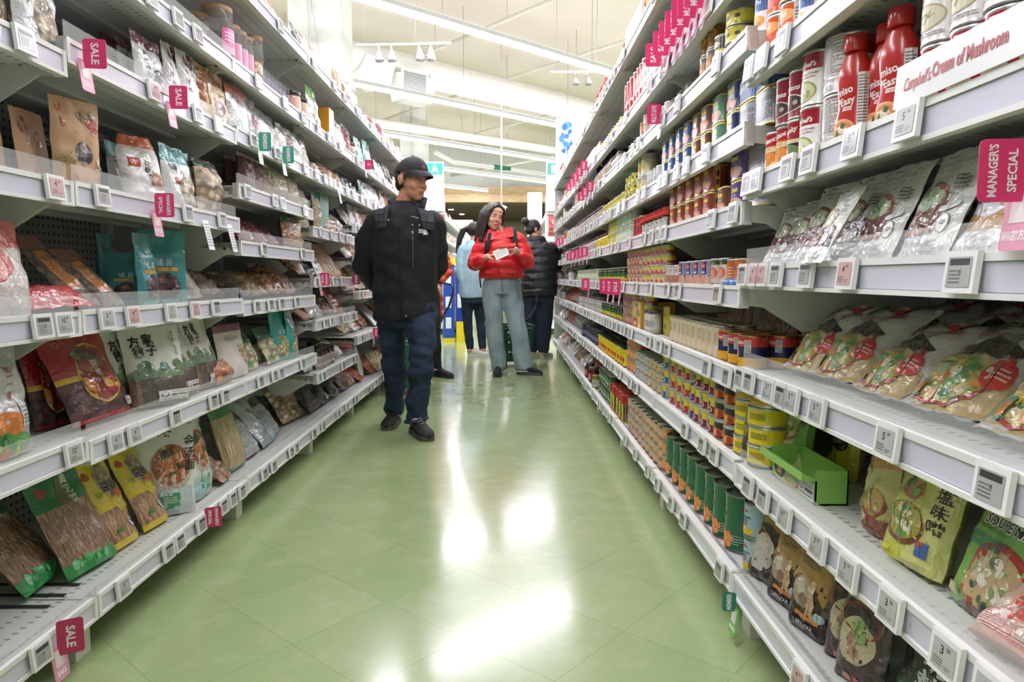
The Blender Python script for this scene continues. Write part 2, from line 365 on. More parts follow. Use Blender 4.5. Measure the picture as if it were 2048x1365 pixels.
# ------------------------------------------------------------------ goods: one mesh per kind, shared by its copies
from mathutils import noise as _nz
def NZ(x, y, z): return _nz.noise(Vector((x, y, z)))
def pouch(name, W, H, T, base, bands=(), art=(), seed=0, shape='stand', wr=.010, nu=14, nv=18, back=None, bart=(), edge=3.0, pinch=.05, neck=0):
    vs = sorted(set([round(j/nv, 4) for j in range(nv+1)]+[b for q in bands for b in q[:2]])); us = [i/nu for i in range(nu+1)]
    def prof(v):
        if shape == 'stand': k = [(0, .55), (.1, 1), (.3, 1), (.6, .72), (.88, .14), (1, .03)]
        elif shape == 'pillow': k = [(0, .03), (.05, .1), (.16, .62), (.4, 1), (.65, .95), (.86, .5), (.95, .1), (1, .03)]
        elif shape == 'full': k = [(0, .5), (.06, .9), (.3, 1), (.8, .9), (.93, .45), (1, .1)]
        else: k = [(0, .25), (.15, .9), (.5, 1), (.85, .8), (1, .15)]
        for (a, p), (b, q) in zip(k, k[1:]):
            if v <= b: t = (v-a)/(b-a); t = t*t*(3-2*t); return p+(q-p)*t
        return k[-1][1]
    def side(sg):
        P = []
        for v in vs:
            row = []
            for u in us:
                c = 2*u-1; e = max(0, 1-abs(c)**edge)**.55; t = prof(v)
                x = W/2*c*(1-pinch*t)*(1-neck*max(0, v-.7)/.3)+W*.012*NZ(v*5, seed, c)
                y = sg*(T/2*t*e)+wr*(NZ(c*2.2+seed*3.1, v*3.3*H/W, sg*2+seed)+.5*NZ(c*5.5+seed, v*7*H/W, seed-sg))*(.35+.65*e)
                y += .5*wr*NZ(seed, v*2.1, 5)*(0 if shape == 'stand' else 1)
                z = H*v+(.006*NZ(c*2, seed, v) if v > .96 else 0)
                row.append(Vector((x, y, z)))
            P.append(row)
        return P
    F = side(-1); B = side(1)
    for j in range(len(vs)):
        for i in (0, nu): B[j][i] = F[j][i].copy()
    mb = MB(); n = nu+1
    def mt(v, dflt):
        for q in bands:
            if q[0] <= v < q[1]: return q[2] if not isinstance(q[2], str) else M(q[2], 'film')
        return dflt
    base = M(base, 'film') if isinstance(base, str) else base
    for P, sg in ((F, -1), (B, 1)):
        o = len(mb.v); mb.v.extend(p for r in P for p in r)
        for j in range(len(vs)-1):
            m = mb.mi(mt((vs[j]+vs[j+1])/2, base if sg < 0 or back is None else M(back, 'film')))
            for i in range(nu):
                f = [o+j*n+i, o+j*n+i+1, o+(j+1)*n+i+1, o+(j+1)*n+i]; mb.f.append(f if sg < 0 else f[::-1]); mb.m.append(m); mb.sm.append(True)
    o2 = len(F)*n
    mb.add([F[0][i] for i in range(n)]+[B[0][i] for i in range(n)], [(i, n+i, n+i+1, i+1) for i in range(nu)], base if not bands or bands[0][0] > 0 else mt(.001, base))
    INKK[0] = 'inkf'; S = Surf(F, us, vs, W, H); S.art(mb, art)
    if bart:
        Bm = [[B[j][nu-i] for i in range(n)] for j in range(len(vs))]; Surf(Bm, us, vs, W, H).art(mb, bart)
    INKK[0] = 'ink'
    return mb.mesh(name)
def can(name, Rr, H, label='f0f0ee', bands=(), art=(), n=None, sy=1.0, seg=24, metal='c9cbc8', lid=None, kind='gloss', rings=(), lidtop=None):
    sect = (lambda a: 1/((abs(math.cos(a))**n+abs(math.sin(a))**n)**(1/n))) if n else None
    lab = M(label, kind) if isinstance(label, str) else label; me = M(metal, 'metal'); li = M(lid, 'gloss') if lid else me
    zb = sorted(set([.006/H, 1-.006/H]+[b for q in bands for b in q[:2] if .006/H < b < 1-.006/H]))
    prof = [(Rr*.95, 0), (Rr, .001), (Rr, .004), (Rr*.985, .006)]; mats = [me, me, me]
    vv = []
    for a, b in zip(zb, zb[1:]):
        mm = lab
        for q in bands:
            if q[0] <= (a+b)/2 < q[1]: mm = M(q[2], kind) if isinstance(q[2], str) else q[2]
        prof.append((Rr*.985, b*H)); mats.append(mm)
    prof += [(Rr, H-.004), (Rr, H-.001), (Rr*.965, H), (Rr*.93, H-.001), (Rr*.92, H-.005), (Rr*.62, H-.005), (Rr*.6, H-.0035), (Rr*.3, H-.0035)]; mats += [me if not lid else li]*8
    mb = MB(); mb.lathe(prof, lab, seg, mats=mats, sy=sy, sect=sect)
    def pt(a, z, r):
        q = sect(a) if sect else 1; return Vector((r*q*math.cos(a), r*q*math.sin(a)*sy, z))
    us = [k/(seg//2) for k in range(seg//2+1)]; z0, z1 = .006, H-.006
    S = Surf([[pt(-PI+PI*u, z, Rr*.985) for u in us] for z in (z0, z1)], us, [0, 1], PI*Rr*.93 if not n else Rr*2.6, H-.012)
    S.art(mb, art, .0003, .0001)
    return mb.mesh(name)
def bottle(name, prof, cols, art=(), seg=20, H=None, kind='gloss', sy=1, arty=(0, 1), n=None):
    """prof (r,z); cols: colour per segment"""
    sect = (lambda a: 1/((abs(math.cos(a))**n+abs(math.sin(a))**n)**(1/n))) if n else None
    mb = MB(); mb.lathe(prof, None, seg, mats=[(M(c, kind) if isinstance(c, str) else c) for c in cols], sy=sy, sect=sect)
    H = prof[-1][1]; z0, z1 = arty[0]*H, arty[1]*H; zs = sorted(set([z0, z1]+[z for r, z in prof if z0 < z < z1]))
    def rad(z):
        for (a, p), (b, q) in zip(prof, prof[1:]):
            if p <= z <= q and q > p: return a+(b-a)*(z-p)/(q-p)
        return prof[0][0]
    us = [k/(seg//2) for k in range(seg//2+1)]; rm = max(r for r, z in prof)
    if art and zs[-1] > zs[0]:
        P = [[Vector((rad(z)*(sect(-PI+PI*u) if sect else 1)*math.cos(-PI+PI*u), rad(z)*(sect(-PI+PI*u) if sect else 1)*math.sin(-PI+PI*u)*sy, z)) for u in us] for z in zs]
        Surf(P, us, [(z-z0)/(z1-z0) for z in zs], PI*rm*.93, z1-z0).art(mb, art, .0004, .0001)
    return mb.mesh(name)
def carton(name, W, D, H, col, art=(), side=(), top=(), kind='gloss'):
    mb = MB(); mb.box(-W/2, W/2, -D/2, D/2, 0, H, M(col, kind))
    Surf([[Vector((W*(u-.5), -D/2, H*v)) for u in (0, 1)] for v in (0, 1)], [0, 1], [0, 1], W, H).art(mb, art, .0004, .00012)
    for sx in (-1, 1): Surf([[Vector((sx*W/2, sx*D*(u-.5), H*v)) for u in (0, 1)] for v in (0, 1)], [0, 1], [0, 1], D, H).art(mb, side, .0004, .00012)
    if top: Surf([[Vector((W*(u-.5), D*(v-.5), H)) for u in (0, 1)] for v in (0, 1)], [0, 1], [0, 1], W, D).art(mb, top, .0004, .00012)
    return mb.mesh(name)
def cap_mesh(r, h, col, seg=20, kind='gloss', ribs=0):
    mb = MB(); mb.lathe([(r*.98, 0), (r, .002), (r, h-.003), (r*.95, h), (r*.5, h)], M(col, kind), seg); return mb.mesh('lid')

SHELFMARK = lambda x0, y0, x1, y1: [('rect', x0, y0, x1, y1, 'f4f4f2'), ('ring', x0+(x1-x0)*.2, y0+(y1-y0)*.6, (x1-x0)*.12, (y1-y0)*.26, .25, '202020'), ('rect', x0+(x1-x0)*.42, y0+(y1-y0)*.38, x0+(x1-x0)*.92, y0+(y1-y0)*.55, '202020'), ('lines', x0+(x1-x0)*.4, y0+(y1-y0)*.65, x0+(x1-x0)*.9, y0+(y1-y0)*.9, 2, '8a8a88'), ('lines', x0+(x1-x0)*.1, y0+(y1-y0)*.05, x0+(x1-x0)*.9, y0+(y1-y0)*.25, 1, '8a8a88')]
NUTS = FOOD(['c79a6c', '8d5b35', 'ecc898'], 75); BEAN = FOOD(['6b2a2c', '451418', '96474a'], 130); BEIGE = FOOD(['cdbf96', 'a39265', 'eae2c2'], 140)
MUSHR = FOOD(['cbb48a', '8f7552', 'ecdcb4', 'a98d62'], 38); FUNG = FOOD(['1f2024', '34353a', '4b4c50', '15161a'], 34, bump=1, coat=.9); DATE = FOOD(['5b3230', '74433c', '472525'], 32, bump=1)
GRAIN = FOOD(['d8c49c', 'b99e70', 'f0e2c0'], 90); NOOD = FOOD(['e0b384', '9d6c44', 'efcb9c'], 260, .12, coat=.6, gap=.6); NOODB = FOOD(['bd9478', '8d6650', 'dcb895'], 250, .14, coat=.7, gap=.55)
NOODP = FOOD(['dcc79c', 'b89d6c', 'efe2c0'], 300, .03, coat=.3, gap=.65); PEAN = FOOD(['c98f63', 'b0744b', 'e3b58a'], 60); CORN = FOOD(['e2d08a', 'f2e7b8', 'c4ab5e'], 60)
DRIED = FOOD(['6d5648', '8d7362', '4c3c34'], 40); REDB = FOOD(['a5404a', 'c07478', '6d1d25'], 110); WHITEF = FOOD(['e8dcb8', 'd3c08d', 'f5eed6'], 30); SALTM = FOOD(['e9e4df', 'd9cfc8'], 120)
PCH = FOOD(['e8823c', 'f2a05c', 'd96a2c'], 55, coat=.3); SPRING = FOOD(['b58f73', 'd2b08f', '8d6a52', '3f5a34'], 45); TAN = FOOD(['a97f5c', 'c79d74', '7f5a3f'], 42)

def D_pouches():
    P = {}
    emb = lambda x, y, r=.05, c='1f5a3a': [('ell', x, y, r, r*.7, c), ('rect', x-r*.6, y-.005, x+r*.6, y+.005, 'e8efe8')]
    P['chip'] = lambda: pouch('dried_fruit_pouch', .16, .25, .05, 'd9dcdc', art=[('ell', .62, .38, .3, .3, MUSHR), ('vtext', '黄芪片', .26, .75, .1, '333333')], seed=3)
    P['blackgoji'] = lambda: pouch('dried_berry_pouch', .13, .18, .045, '*e1e3e4'[1:], bands=[(.8, 1.0, '6b2730')], art=[('ell', .66, .24, .3, .24, '22222a'), ('vtext', '黑枸杞', .25, .52, .1, '2a2a2a')]+emb(.25, .68), seed=4)
    P['goji'] = lambda: pouch('dried_berry_pouch', .12, .2, .045, 'e4e6e6', art=[('ell', .6, .86, .3, .12, BEAN), ('vtext', '枸杞', .3, .5, .12, '6d3a44'), ('ell', .5, .14, .4, .09, 'd9dddd')]+emb(.3, .66), seed=5)
    P['rose'] = lambda: pouch('dried_flower_pouch', .17, .19, .05, 'd8b288', art=[('blobs', .5, .86, .5, .12, 26, .05, ['c4553a', 'b2703f', '8a7a3a']), ('blobs', .06, .5, .06, .4, 12, .05, ['c4553a', 'b2703f']), ('rect', .2, .06, .88, .74, 'e0bf97'), ('text', 'Cana & Lily', .54, .62, .05, 'b58c5e'), ('ell', .55, .36, .26, .16, '8d5c58'), ('blobs', .55, .36, .2, .12, 14, .08, ['9d6a68', '7a4a4c', 'b58a88', 'c9b0ae']), ('text', 'R O S E', .54, .14, .04, 'b58c5e')], seed=6)
    P['orsil'] = lambda: pouch('snack_pouch', .16, .22, .05, M('d8dcde', 'foil'), bands=[(.78, 1.0, 'b8532f')], art=[('ell', .5, .05, .32, .05, 'c96a3a'), ('ell', .45, .7, .06, .05, 'c04a32'), ('vtext', '山药片', .52, .58, .08, '8a8a8a')]+emb(.2, .72, .04), seed=7)
    P['silver'] = lambda: pouch('snack_pouch', .16, .22, .055, M('d3d8da', 'foil'), art=[('vtext', '茯苓片', .45, .7, .11, '6d6f72'), ('ell', .3, .84, .06, .04, '2a3c36'), ('ell', .66, .3, .22, .2, BEIGE)], seed=8)
    P['silverR'] = lambda: pouch('snack_pouch', .15, .21, .055, M('d8dbdc', 'foil'), art=[('ell', .5, .42, .3, .25, REDB), ('vtext', '红豆', .3, .84, .08, '4a4a4c'), ('ell', .7, .8, .07, .05, 'b3423c')], seed=9)
    P['greensil'] = lambda: pouch('snack_pouch', .15, .23, .055, M('d6dcd8', 'foil'), bands=[(.8, 1.0, '3f6b3a')], art=[('ell', .55, .36, .28, .24, BEIGE), ('vtext', '绿茶', .35, .72, .09, '3a3a3a')], seed=10)
    P['limetop'] = lambda: pouch('snack_pouch', .12, .2, .05, M('d6dcd8', 'foil'), bands=[(.76, 1.0, '6bbf3f')], art=[('ell', .5, .36, .28, .24, 'c7ccca'), ('vtext', '海盐', .45, .66, .09, '4d5a4d')], seed=11)
    P['kraft'] = lambda: pouch('kraft_tea_pouch', .2, .27, .06, M('c9a57c', 'paper'), art=[
        ('ell', .55, .42, .19, .13, '5d5252'), ('blobs', .55, .42, .14, .09, 16, .07, ['8a8488', '6f686c', 'b5b0b2', '4a4245']),
        ('blobs', .18, .8, .05, .1, 3, .05, ['c2574b', 'cc5c50']), ('blobs', .8, .75, .12, .08, 9, .07, ['c2574b', 'cf6a56', 'a8463c']), ('blobs', .7, .84, .16, .05, 10, .06, ['8f7a4a', '7f6a40', 'a08a58']),
        ('blobs', .2, .35, .12, .07, 9, .05, ['9a9050', '8c7f45'], 'str'), ('blobs', .3, .15, .05, .04, 2, .045, ['d0674f']), ('blobs', .85, .12, .06, .05, 3, .05, ['cc5c50']), ('blobs', .85, .25, .06, .1, 7, .05, ['9a9050', 'a89a58'], 'str'),
        ('text', 'Canaillies', .45, .64, .035, 'a8865c')], seed=12, wr=.012)
    P['kraftflat'] = lambda: pouch('kraft_tea_pouch', .2, .25, .04, M('c29c74', 'paper'), art=[('blobs', .45, .7, .3, .2, 9, .07, ['b2584c', 'bd6656', '9d4a40']), ('blobs', .3, .4, .2, .2, 6, .06, ['b2584c', '8f7a4a'])], seed=13)
    P['orangewhite'] = lambda: pouch('dried_fruit_pouch', .11, .23, .05, 'ebe9e6', bands=[(.83, 1.0, 'd86a38')], art=[('rect', .18, .5, .44, .64, 'c2413a'), ('text', '方', .31, .57, .08, 'ffffff'), ('vtext', '桂圆肉', .62, .56, .1, '3a3a3a'), ('ell', .78, .3, .2, .14, PEAN)], seed=14, neck=.3)
    P['tealwhite'] = lambda: pouch('dried_mushroom_pouch', .15, .21, .055, 'dfe4e4', bands=[(.74, 1.0, '4fa5ad')], art=[('ell', .62, .3, .32, .26, MUSHR), ('rect', .12, .62, .3, .7, '1f4a40'), ('rect', .22, .4, .34, .5, 'b23a34'), ('vtext', '香菇', .5, .58, .1, '3d3d3d')], seed=15)
    P['mushclear'] = lambda: pouch('mushroom_bag', .14, .22, .07, MUSHR, bands=[(.84, 1.0, '3b4a3c')], art=[('ell', .25, .9, .2, .05, '2f5a3f')], seed=16, shape='pillow', wr=.014)
    for k, f, kn in (('redbean', BEAN, 'bean_bag'), ('oats', BEIGE, 'grain_bag'), ('nuts', NUTS, 'nut_bag'), ('peanut', PEAN, 'nut_bag'), ('dried', DRIED, 'dried_food_bag'), ('rosebud', REDB, 'dried_flower_bag'), ('corn', CORN, 'grain_bag'), ('grain', GRAIN, 'grain_bag'), ('date', DATE, 'dried_fruit_bag'), ('fungus', FUNG, 'black_fungus_bag'), ('spring', SPRING, 'spice_bag'), ('tan', TAN, 'spice_bag')):
        P[k] = lambda f=f, kn=kn, k=k: pouch(kn, .14, .22, .06, f, bands=[(.9, 1.0, M('c9ccca', 'film'))], art=[('rect', .3, .62, .72, .84, 'e6e8e4'), ('lines', .34, .64, .68, .82, 3, '6a6a6a')] if k in ('date', 'dried', 'tan', 'spring') else [('rect', .6, .06, .9, .2, 'eef0ee'), ('lines', .63, .08, .87, .18, 2, '777777')], seed=sum(map(ord, k)) % 7+17, shape='pillow', wr=.016)
    P['beangreen'] = lambda: pouch('bean_bag', .14, .22, .06, BEIGE, bands=[(.86, 1.0, '46703c')], art=[('rect', .7, .2, .84, .8, '5f9a4c')], seed=31, shape='pillow')
    P['lotus'] = lambda: pouch('sweet_pouch', .22, .27, .07, 'e2dcd8', bands=[(.7, 1.0, 'd9655f')], art=[('ell', .1, .55, .5, .2, 'e07a70'), ('ell', .12, .5, .36, .17, 'e9a79a'), ('ring', .12, .5, .36, .17, .08, 'c4524c'), ('ell', .55, .86, .2, .05, 'e8837a'), ('ring', .7, .85, .12, .05, .1, 'efb0a6')], seed=32)
    P['brownlabel'] = lambda: pouch('dried_food_bag', .17, .3, .04, DRIED, bands=[(.8, 1.0, '8b5a48')], art=[('rect', .22, .22, .72, .76, 'cf8a4e'), ('text', '仙草', .46, .64, .09, '5c2f1c'), ('lines', .28, .32, .66, .56, 5, 'a85a2c'), ('rect', .22, .2, .72, .225, 'f0ece4')], seed=33)
    P['redflat'] = lambda: pouch('red_sweet_bag', .2, .1, .045, 'c23039', art=[('ell', .5, .5, .3, .2, 'cf4a50'), ('lines', .2, .3, .6, .6, 3, 'e8a0a0')], seed=34, shape='pillow')
    P['teal'] = lambda: pouch('dried_date_pouch', .15, .26, .05, '2f8d8e', art=[('text', '储', .4, .55, .1, 'd8ecec'), ('text', '品', .62, .55, .1, 'd8ecec'), ('rect', .18, .44, .8, .49, 'd9a23a'), ('ell', .5, .24, .34, .18, DATE), ('rect', .1, .02, .9, .07, '4fc0c0')], seed=35, wr=.012)
    P['clearbag'] = lambda: pouch('clear_snack_bag', .15, .17, .05, FOOD(['a39f92', 'c4c0b4', '8c877a'], 20, coat=.9), art=[('lines', .6, .5, .85, .8, 6, 'e8e8e4')], seed=36, shape='pillow', wr=.014)
    P['datered'] = lambda: pouch('dried_date_bag', .21, .28, .06, DATE, bands=[(0, .035, 'b8262c'), (.5, 1.0, 'a8232b')], art=[
        ('poly', [(.0, .5), (.3, .5), (.62, .62), (.62, .56), (.3, .44), (0, .44)], 'e5c23c'), ('ell', .56, .5, .3, .36, 'dcb64c', -14), ('ell', .56, .5, .27, .335, '96373a', -14), ('ell', .5, .68, .17, .12, '4b463c'), ('blobs', .48, .7, .12, .08, 10, .06, ['8a7d63', '6d6250', 'a8a088']), ('blobs', .45, .55, .12, .07, 8, .07, ['b05a58', '9d4646', 'c07a74']),
        ('text', '黑', .5, .78, .08, '1c1c1c'), ('vtext', '阿枣', .56, .58, .1, 'f2ece4'), ('blobs', .62, .36, .14, .08, 8, .08, ['c4312f', 'e2b33a', 'b02a2c']), ('ell', .33, .36, .05, .1, 'e0892e', 20), ('ring', .2, .86, .05, .035, .2, 'd9a0a0'), ('rect', .8, .07, .93, .16, 'd8d8d6'), ('lines', .81, .08, .92, .15, 3, '8a8a8a')], seed=37, wr=.014, bart=[('rect', .1, .1, .9, .45, '8a8a8a')])
    P['carrot'] = lambda: pouch('vegetable_snack_bag', .21, .3, .07, M('d9dddc', 'foil'), art=[('ell', .12, .86, .38, .12, '8d2c30'), ('ell', .1, .5, .2, .1, '9a3b30'), ('ring', .1, .5, .2, .1, .2, 'd8b0a0'), ('ell', .3, .28, .5, .12, 'e0873c'), ('ell', .3, .12, .6, .1, '4f9a45'), ('blobs', .3, .1, .4, .07, 14, .08, ['3f8a3c', '69b052', 'e8e45a', '2f7a38', 'd85a3a']), ('vtext', '田一家', .66, .72, .1, 'b5504a'), ('rect', .66, .24, .98, .44, 'eceeee'), ('lines', .69, .26, .95, .42, 5, '7a8a90')], seed=38, wr=.018)
    P['fangjia'] = lambda: pouch('dried_vegetable_pouch', .21, .26, .055, M('e9ebe4', 'paper'), bands=[(.0, .34, '5e564c')], art=[
        ('rect', 0, 0, .14, .36, '8a7358'), ('rect', .92, 0, 1, .3, '9c7a50'), ('poly', [(0, .34), (1, .34), (1, .4), (.9, .46), (.84, .5), (.8, .44), (.7, .42), (.66, .52), (.58, .54), (.5, .46), (.42, .42), (.36, .56), (.26, .58), (.22, .48), (.1, .46), (0, .42)], '6d8a68'),
        ('blobs', .28, .48, .1, .05, 7, .05, ['4f6b48', '5f7c58', '7f9a78']), ('blobs', .56, .5, .08, .05, 6, .045, ['6fa0b0', '7fb2c0', '4a6a70']), ('blobs', .84, .47, .12, .04, 8, .05, ['5f7c48', '4f6b3a', '8aa070']),
        ('text', '方', .2, .8, .15, '141414', {'bold': .03}), ('text', '家', .42, .82, .15, '141414', {'bold': .03}), ('text', '铺', .22, .66, .15, '141414', {'bold': .03}), ('text', '子', .44, .68, .15, '141414', {'bold': .03}),
        ('vtext', '梅干菜(盐渍菜)', .86, .9, .045, '4a4a44'), ('vtext', '方家铺子方家', .8, .88, .028, '8a8a84'), ('text', '～ ～', .58, .72, .05, 'b5c8b8')]+SHELFMARK(.38, .05, .96, .17), seed=39, wr=.009)
    P['maroonwhite'] = lambda: pouch('dried_lily_pouch', .16, .3, .05, M('e3ddd8', 'paper'), bands=[(.86, 1.0, '7e2f48')], art=[('rect', .3, .9, .3001, .95, 'ffffff'), ('vtext', '百合', .62, .56, .08, '4a4a4a'), ('ell', .8, .4, .14, .2, CORN), ('lines', .3, .7, .7, .8, 4, 'a39a94')], seed=40)
    P['orangenet'] = lambda: pouch('dried_fruit_bag', .15, .12, .06, FOOD(['d9773a', 'b5643c', 'f0a05a', '8a5a44'], 42, coat=.8), bands=[(.86, 1.0, 'c98a70')], seed=41, shape='pillow', wr=.016)
    P['bfback'] = lambda: pouch('white_fungus_bag', .15, .24, .06, WHITEF, bands=[(.62, 1.0, '2c5a3c')], art=[('rect', .1, .04, .5, .18, '5fa04a'), ('ell', .5, .8, .25, .08, '204a30')], seed=42, shape='pillow', wr=.014)
    P['tealpasta'] = lambda: pouch('shell_pasta_pouch', .14, .27, .05, '37a8a6', art=[('text', '花', .36, .58, .1, 'e8f4f2'), ('text', '胶', .62, .58, .1, 'e8f4f2'), ('rect', .2, .46, .8, .5, 'd99a3a'), ('ell', .52, .24, .36, .19, CORN), ('rect', .02, .0, .98, .05, '2fb8b4')], seed=43, wr=.01)
    P['greennoodle'] = lambda: pouch('dried_noodle_bag', .21, .29, .05, NOODB, bands=[(0, .13, '2f9a4c'), (.68, 1.0, '1f7a44')], art=[('ell', .2, .86, .09, .05, 'b2453f'), ('poly', [(.42, .68), (.55, 1), (.66, 1), (.66, .68)], '6d6f52'), ('vtext', '黄花菜', .66, .92, .11, 'f2f2e6'), ('blobs', .45, .1, .35, .04, 9, .06, ['4fb86a', '7ad08c'])], seed=44, wr=.014)
    P['yellownoodle'] = lambda: pouch('bean_noodle_bag', .15, .3, .045, NOOD, bands=[(0, .07, 'e8d12c'), (.42, 1.0, 'e0cf2f')], art=[('ell', .22, .84, .11, .05, 'c8503a'), ('ell', .66, .72, .26, .2, 'b9a58a'), ('blobs', .62, .8, .18, .08, 12, .08, ['a58a70', 'c7b598', '8a7a68']), ('text', '豆角', .66, .66, .12, '26303a', {'bold': .03}), ('text', '干', .7, .56, .1, '26303a', {'bold': .03}), ('ell', .86, .56, .09, .05, 'e0762c'), ('ell', .3, .6, .08, .03, '9ab03a'), ('rect', .74, .16, .9, .26, 'e8e8e6'), ('lines', .75, .17, .89, .25, 3, '8a8a8a'), ('rect', .3, .15, .46, .2, '3f8a3c'), ('poly', [(.1, .42), (.5, .42), (.6, .36), (.9, .38), (.9, .44)], 'e0cf2f')], seed=45, wr=.012)
    P['bowlnoodle'] = lambda: pouch('instant_noodle_pouch', .23, .31, .07, M('eceeea', 'film'), art=[('bowl', .64, .56, .34, .26, 'd3c4b8', '9a5a3a', ['e8b088', 'd9733a', '3c5a34', 'eec0a0', '2f3a2a', 'b85a3a'], 34), ('blobs', .64, .58, .22, .15, 22, .06, ['e88a4a', 'e8b088', 'f0d8c0', '4a6a3a'], 'str'), ('text', '川味', .5, .93, .12, '1c1c1c', {'bold': .03, 'rot': -10}), ('vtext', '金汤面', .93, .8, .13, '1c1c1c'), ('rect', .05, .02, .95, .3, 'd8ecec'), ('poly', [(.3, .05), (.75, .1), (.75, .25), (.42, .27)], '3aa06a'), ('ell', .3, .12, .25, .1, 'b8e0e4'), ('text', '5', .45, .25, .1, '4aa8b8'), ('lines', .5, .14, .7, .22, 3, 'e8f8e8')], seed=46, wr=.012,
        bart=[('ell', .5, .66, .16, .05, '26262a'), ('lines', .2, .4, .8, .55, 6, 'a8aaa6')])
    P['vermicelli'] = lambda: pouch('vermicelli_bag', .2, .3, .07, NOODP, bands=[(0, .05, '2a8a4c'), (.84, 1.0, '2f8a3c')], seed=47, shape='full', wr=.008)
    P['greymisc'] = lambda: pouch('seaweed_pouch', .2, .26, .05, M('b9c4c6', 'foil'), art=[('text', '明康汇', .55, .62, .1, '2a3234', {'rot': -18}), ('text', '茶树菇', .62, .46, .07, '3a4244', {'rot': -18}), ('lines', .2, .3, .7, .38, 3, '6a7274'), ('rect', .5, .04, .96, .24, '8ac4e0'), ('rect', .54, .06, .9, .2, 'c4d4d8')], seed=48, wr=.014)
    P['greyback'] = lambda: pouch('seaweed_pouch', .18, .25, .05, M('c2c9c8', 'foil'), art=[('rect', .1, .1, .9, .6, 'b4bcba'), ('lines', .15, .15, .85, .55, 9, '8a9290'), ('poly', [(0, .62), (1, .7), (1, .9), (0, .8)], '3f5244')], seed=49, wr=.014)
    P['mushbrown'] = lambda: pouch('dried_mushroom_bag', .19, .29, .06, MUSHR, bands=[(.74, 1.0, '6d3428')], art=[('rect', .45, .46, .96, .68, 'c07a5a'), ('rect', .45, .6, .96, .68, '4a3f5a'), ('lines', .5, .48, .9, .58, 3, 'e8c8b0'), ('rect', .1, .7, .95, .76, 'c6c0b8')], seed=50, shape='pillow', wr=.016)
    P['fungdark'] = lambda: pouch('black_fungus_bag', .19, .26, .06, FUNG, bands=[(.55, .85, M('6d7a5f', 'film'))], art=[('ell', .4, .68, .3, .1, '8a967a')], seed=51, shape='pillow', wr=.02)
    P['lidded'] = lambda: pouch('nut_bag', .15, .23, .06, NUTS, bands=[(.8, 1.0, '2a4a30')], art=[('text', 'ALMOND', .6, .9, .05, 'c8d8c0'), ('ell', .25, .9, .09, .05, '7aa06a')], seed=52, shape='full', wr=.006)
    P['kraftpink'] = lambda: pouch('paper_snack_bag', .2, .28, .05, M('c9a591', 'paper'), art=[('vtext', '核桃仁', .3, .8, .09, '5a3a30'), ('ell', .6, .3, .22, .16, NUTS), ('rect', .55, .06, .9, .16, '7ab85a')], seed=53)
    P['redbox'] = lambda: pouch('red_date_packet', .17, .3, .045, 'a5282e', art=[('vtext', '红枣', .5, .7, .12, 'e8c0a0'), ('rect', .02, 0, .12, 1, 'e8d8d0'), ('ell', .5, .3, .3, .14, '8d2226')], seed=54)
    P['whitebag'] = lambda: pouch('rice_noodle_pouch', .22, .3, .06, 'dfe2dc', art=[('ell', .6, .3, .22, .18, GRAIN), ('vtext', '面', .4, .7, .12, '5a6a5a'), ('rect', .05, .8, .95, .84, 'b8c4b4')], seed=55)
    P['whitered'] = lambda: pouch('cracker_pouch', .15, .21, .05, 'e8e6e2', bands=[(.8, 1.0, 'b5252e')], art=[('ell', .5, .4, .32, .2, 'd9a070'), ('text', '饼', .5, .68, .14, 'b5252e'), ('rect', .1, .05, .9, .12, 'b5252e')], seed=56)
    P['tealbag'] = lambda: pouch('snack_pouch', .12, .2, .05, '3fa39c', art=[('ell', .5, .3, .3, .16, '2f7a74'), ('lines', .3, .6, .7, .75, 3, 'bfe4de')], seed=57)
    P['darkfoil'] = lambda: pouch('seaweed_snack_bag', .15, .22, .05, M('3a3d42', 'foil'), art=[('ell', .5, .4, .3, .2, FUNG), ('lines', .3, .7, .7, .82, 2, 'b8babc')], seed=58, wr=.016)
    P['plaid'] = lambda: pouch('snack_pouch', .13, .2, .05, '2f6a58', art=[('rect', 0, .55, 1, .6, 'd8e4dc'), ('rect', 0, .75, 1, .78, 'd8e4dc'), ('rect', .3, .5, .35, 1, 'd8e4dc'), ('rect', .65, .5, .7, 1, 'd8e4dc'), ('ell', .5, .25, .36, .2, 'dfe4e0')], seed=59)
    # right-hand side
    sm = lambda t1, t2, wt: [('text', 'KIKKOMAN', .36, .93, .034, '242424', {'bold': .03}), ('ell', .12, .93, .03, .013, '242424'), ('text', t1, .42, .86, .05, '6a6a64', {'w': .76}), ('text', t2, .42, .805, .04, '7a7a74', {'w': .7}), ('lines', .66, .6, .92, .74, 4, '3a3a3a'), ('text', wt, .72, .56, .03, '2a2a2a')]
    P['sachet'] = lambda: pouch('miso_soup_sachet', .145, .205, .022, 'd6d9d3', bands=[(0, .2, 'dfe2de')], art=[('poly', [(0, .2), (0, .5), (.2, .62), (.52, .68), (.62, .62), (.62, .2)], '5c2f2a'), ('poly', [(.5, .2), (.62, .52), (.9, .44), (.96, .2)], '34262a'), ('ell', .34, .58, .3, .13, '7d4038'), ('ell', .34, .56, .26, .105, 'b5bf98'), ('blobs', .34, .56, .18, .07, 12, .055, ['7f9a72', '9ab088', '5f7a58', 'd8dcc0']), ('ell', .62, .3, .1, .08, 'e8e8e4'), ('text', 'GLUTEN', .62, .3, .02, '3a4a3a'), ('ell', .3, .27, .05, .04, 'd8512c')]+sm('TOFU MISO SOUP', 'SOUPE DE MISO BLANC', 'WT 30g')+[('text', 'NET WT 1.05oz (30g)', .5, .12, .045, '9aa09c'), ('text', 'Kikkoman Corporation', .5, .06, .04, '9aa09c')], seed=61, shape='flat', wr=.008)
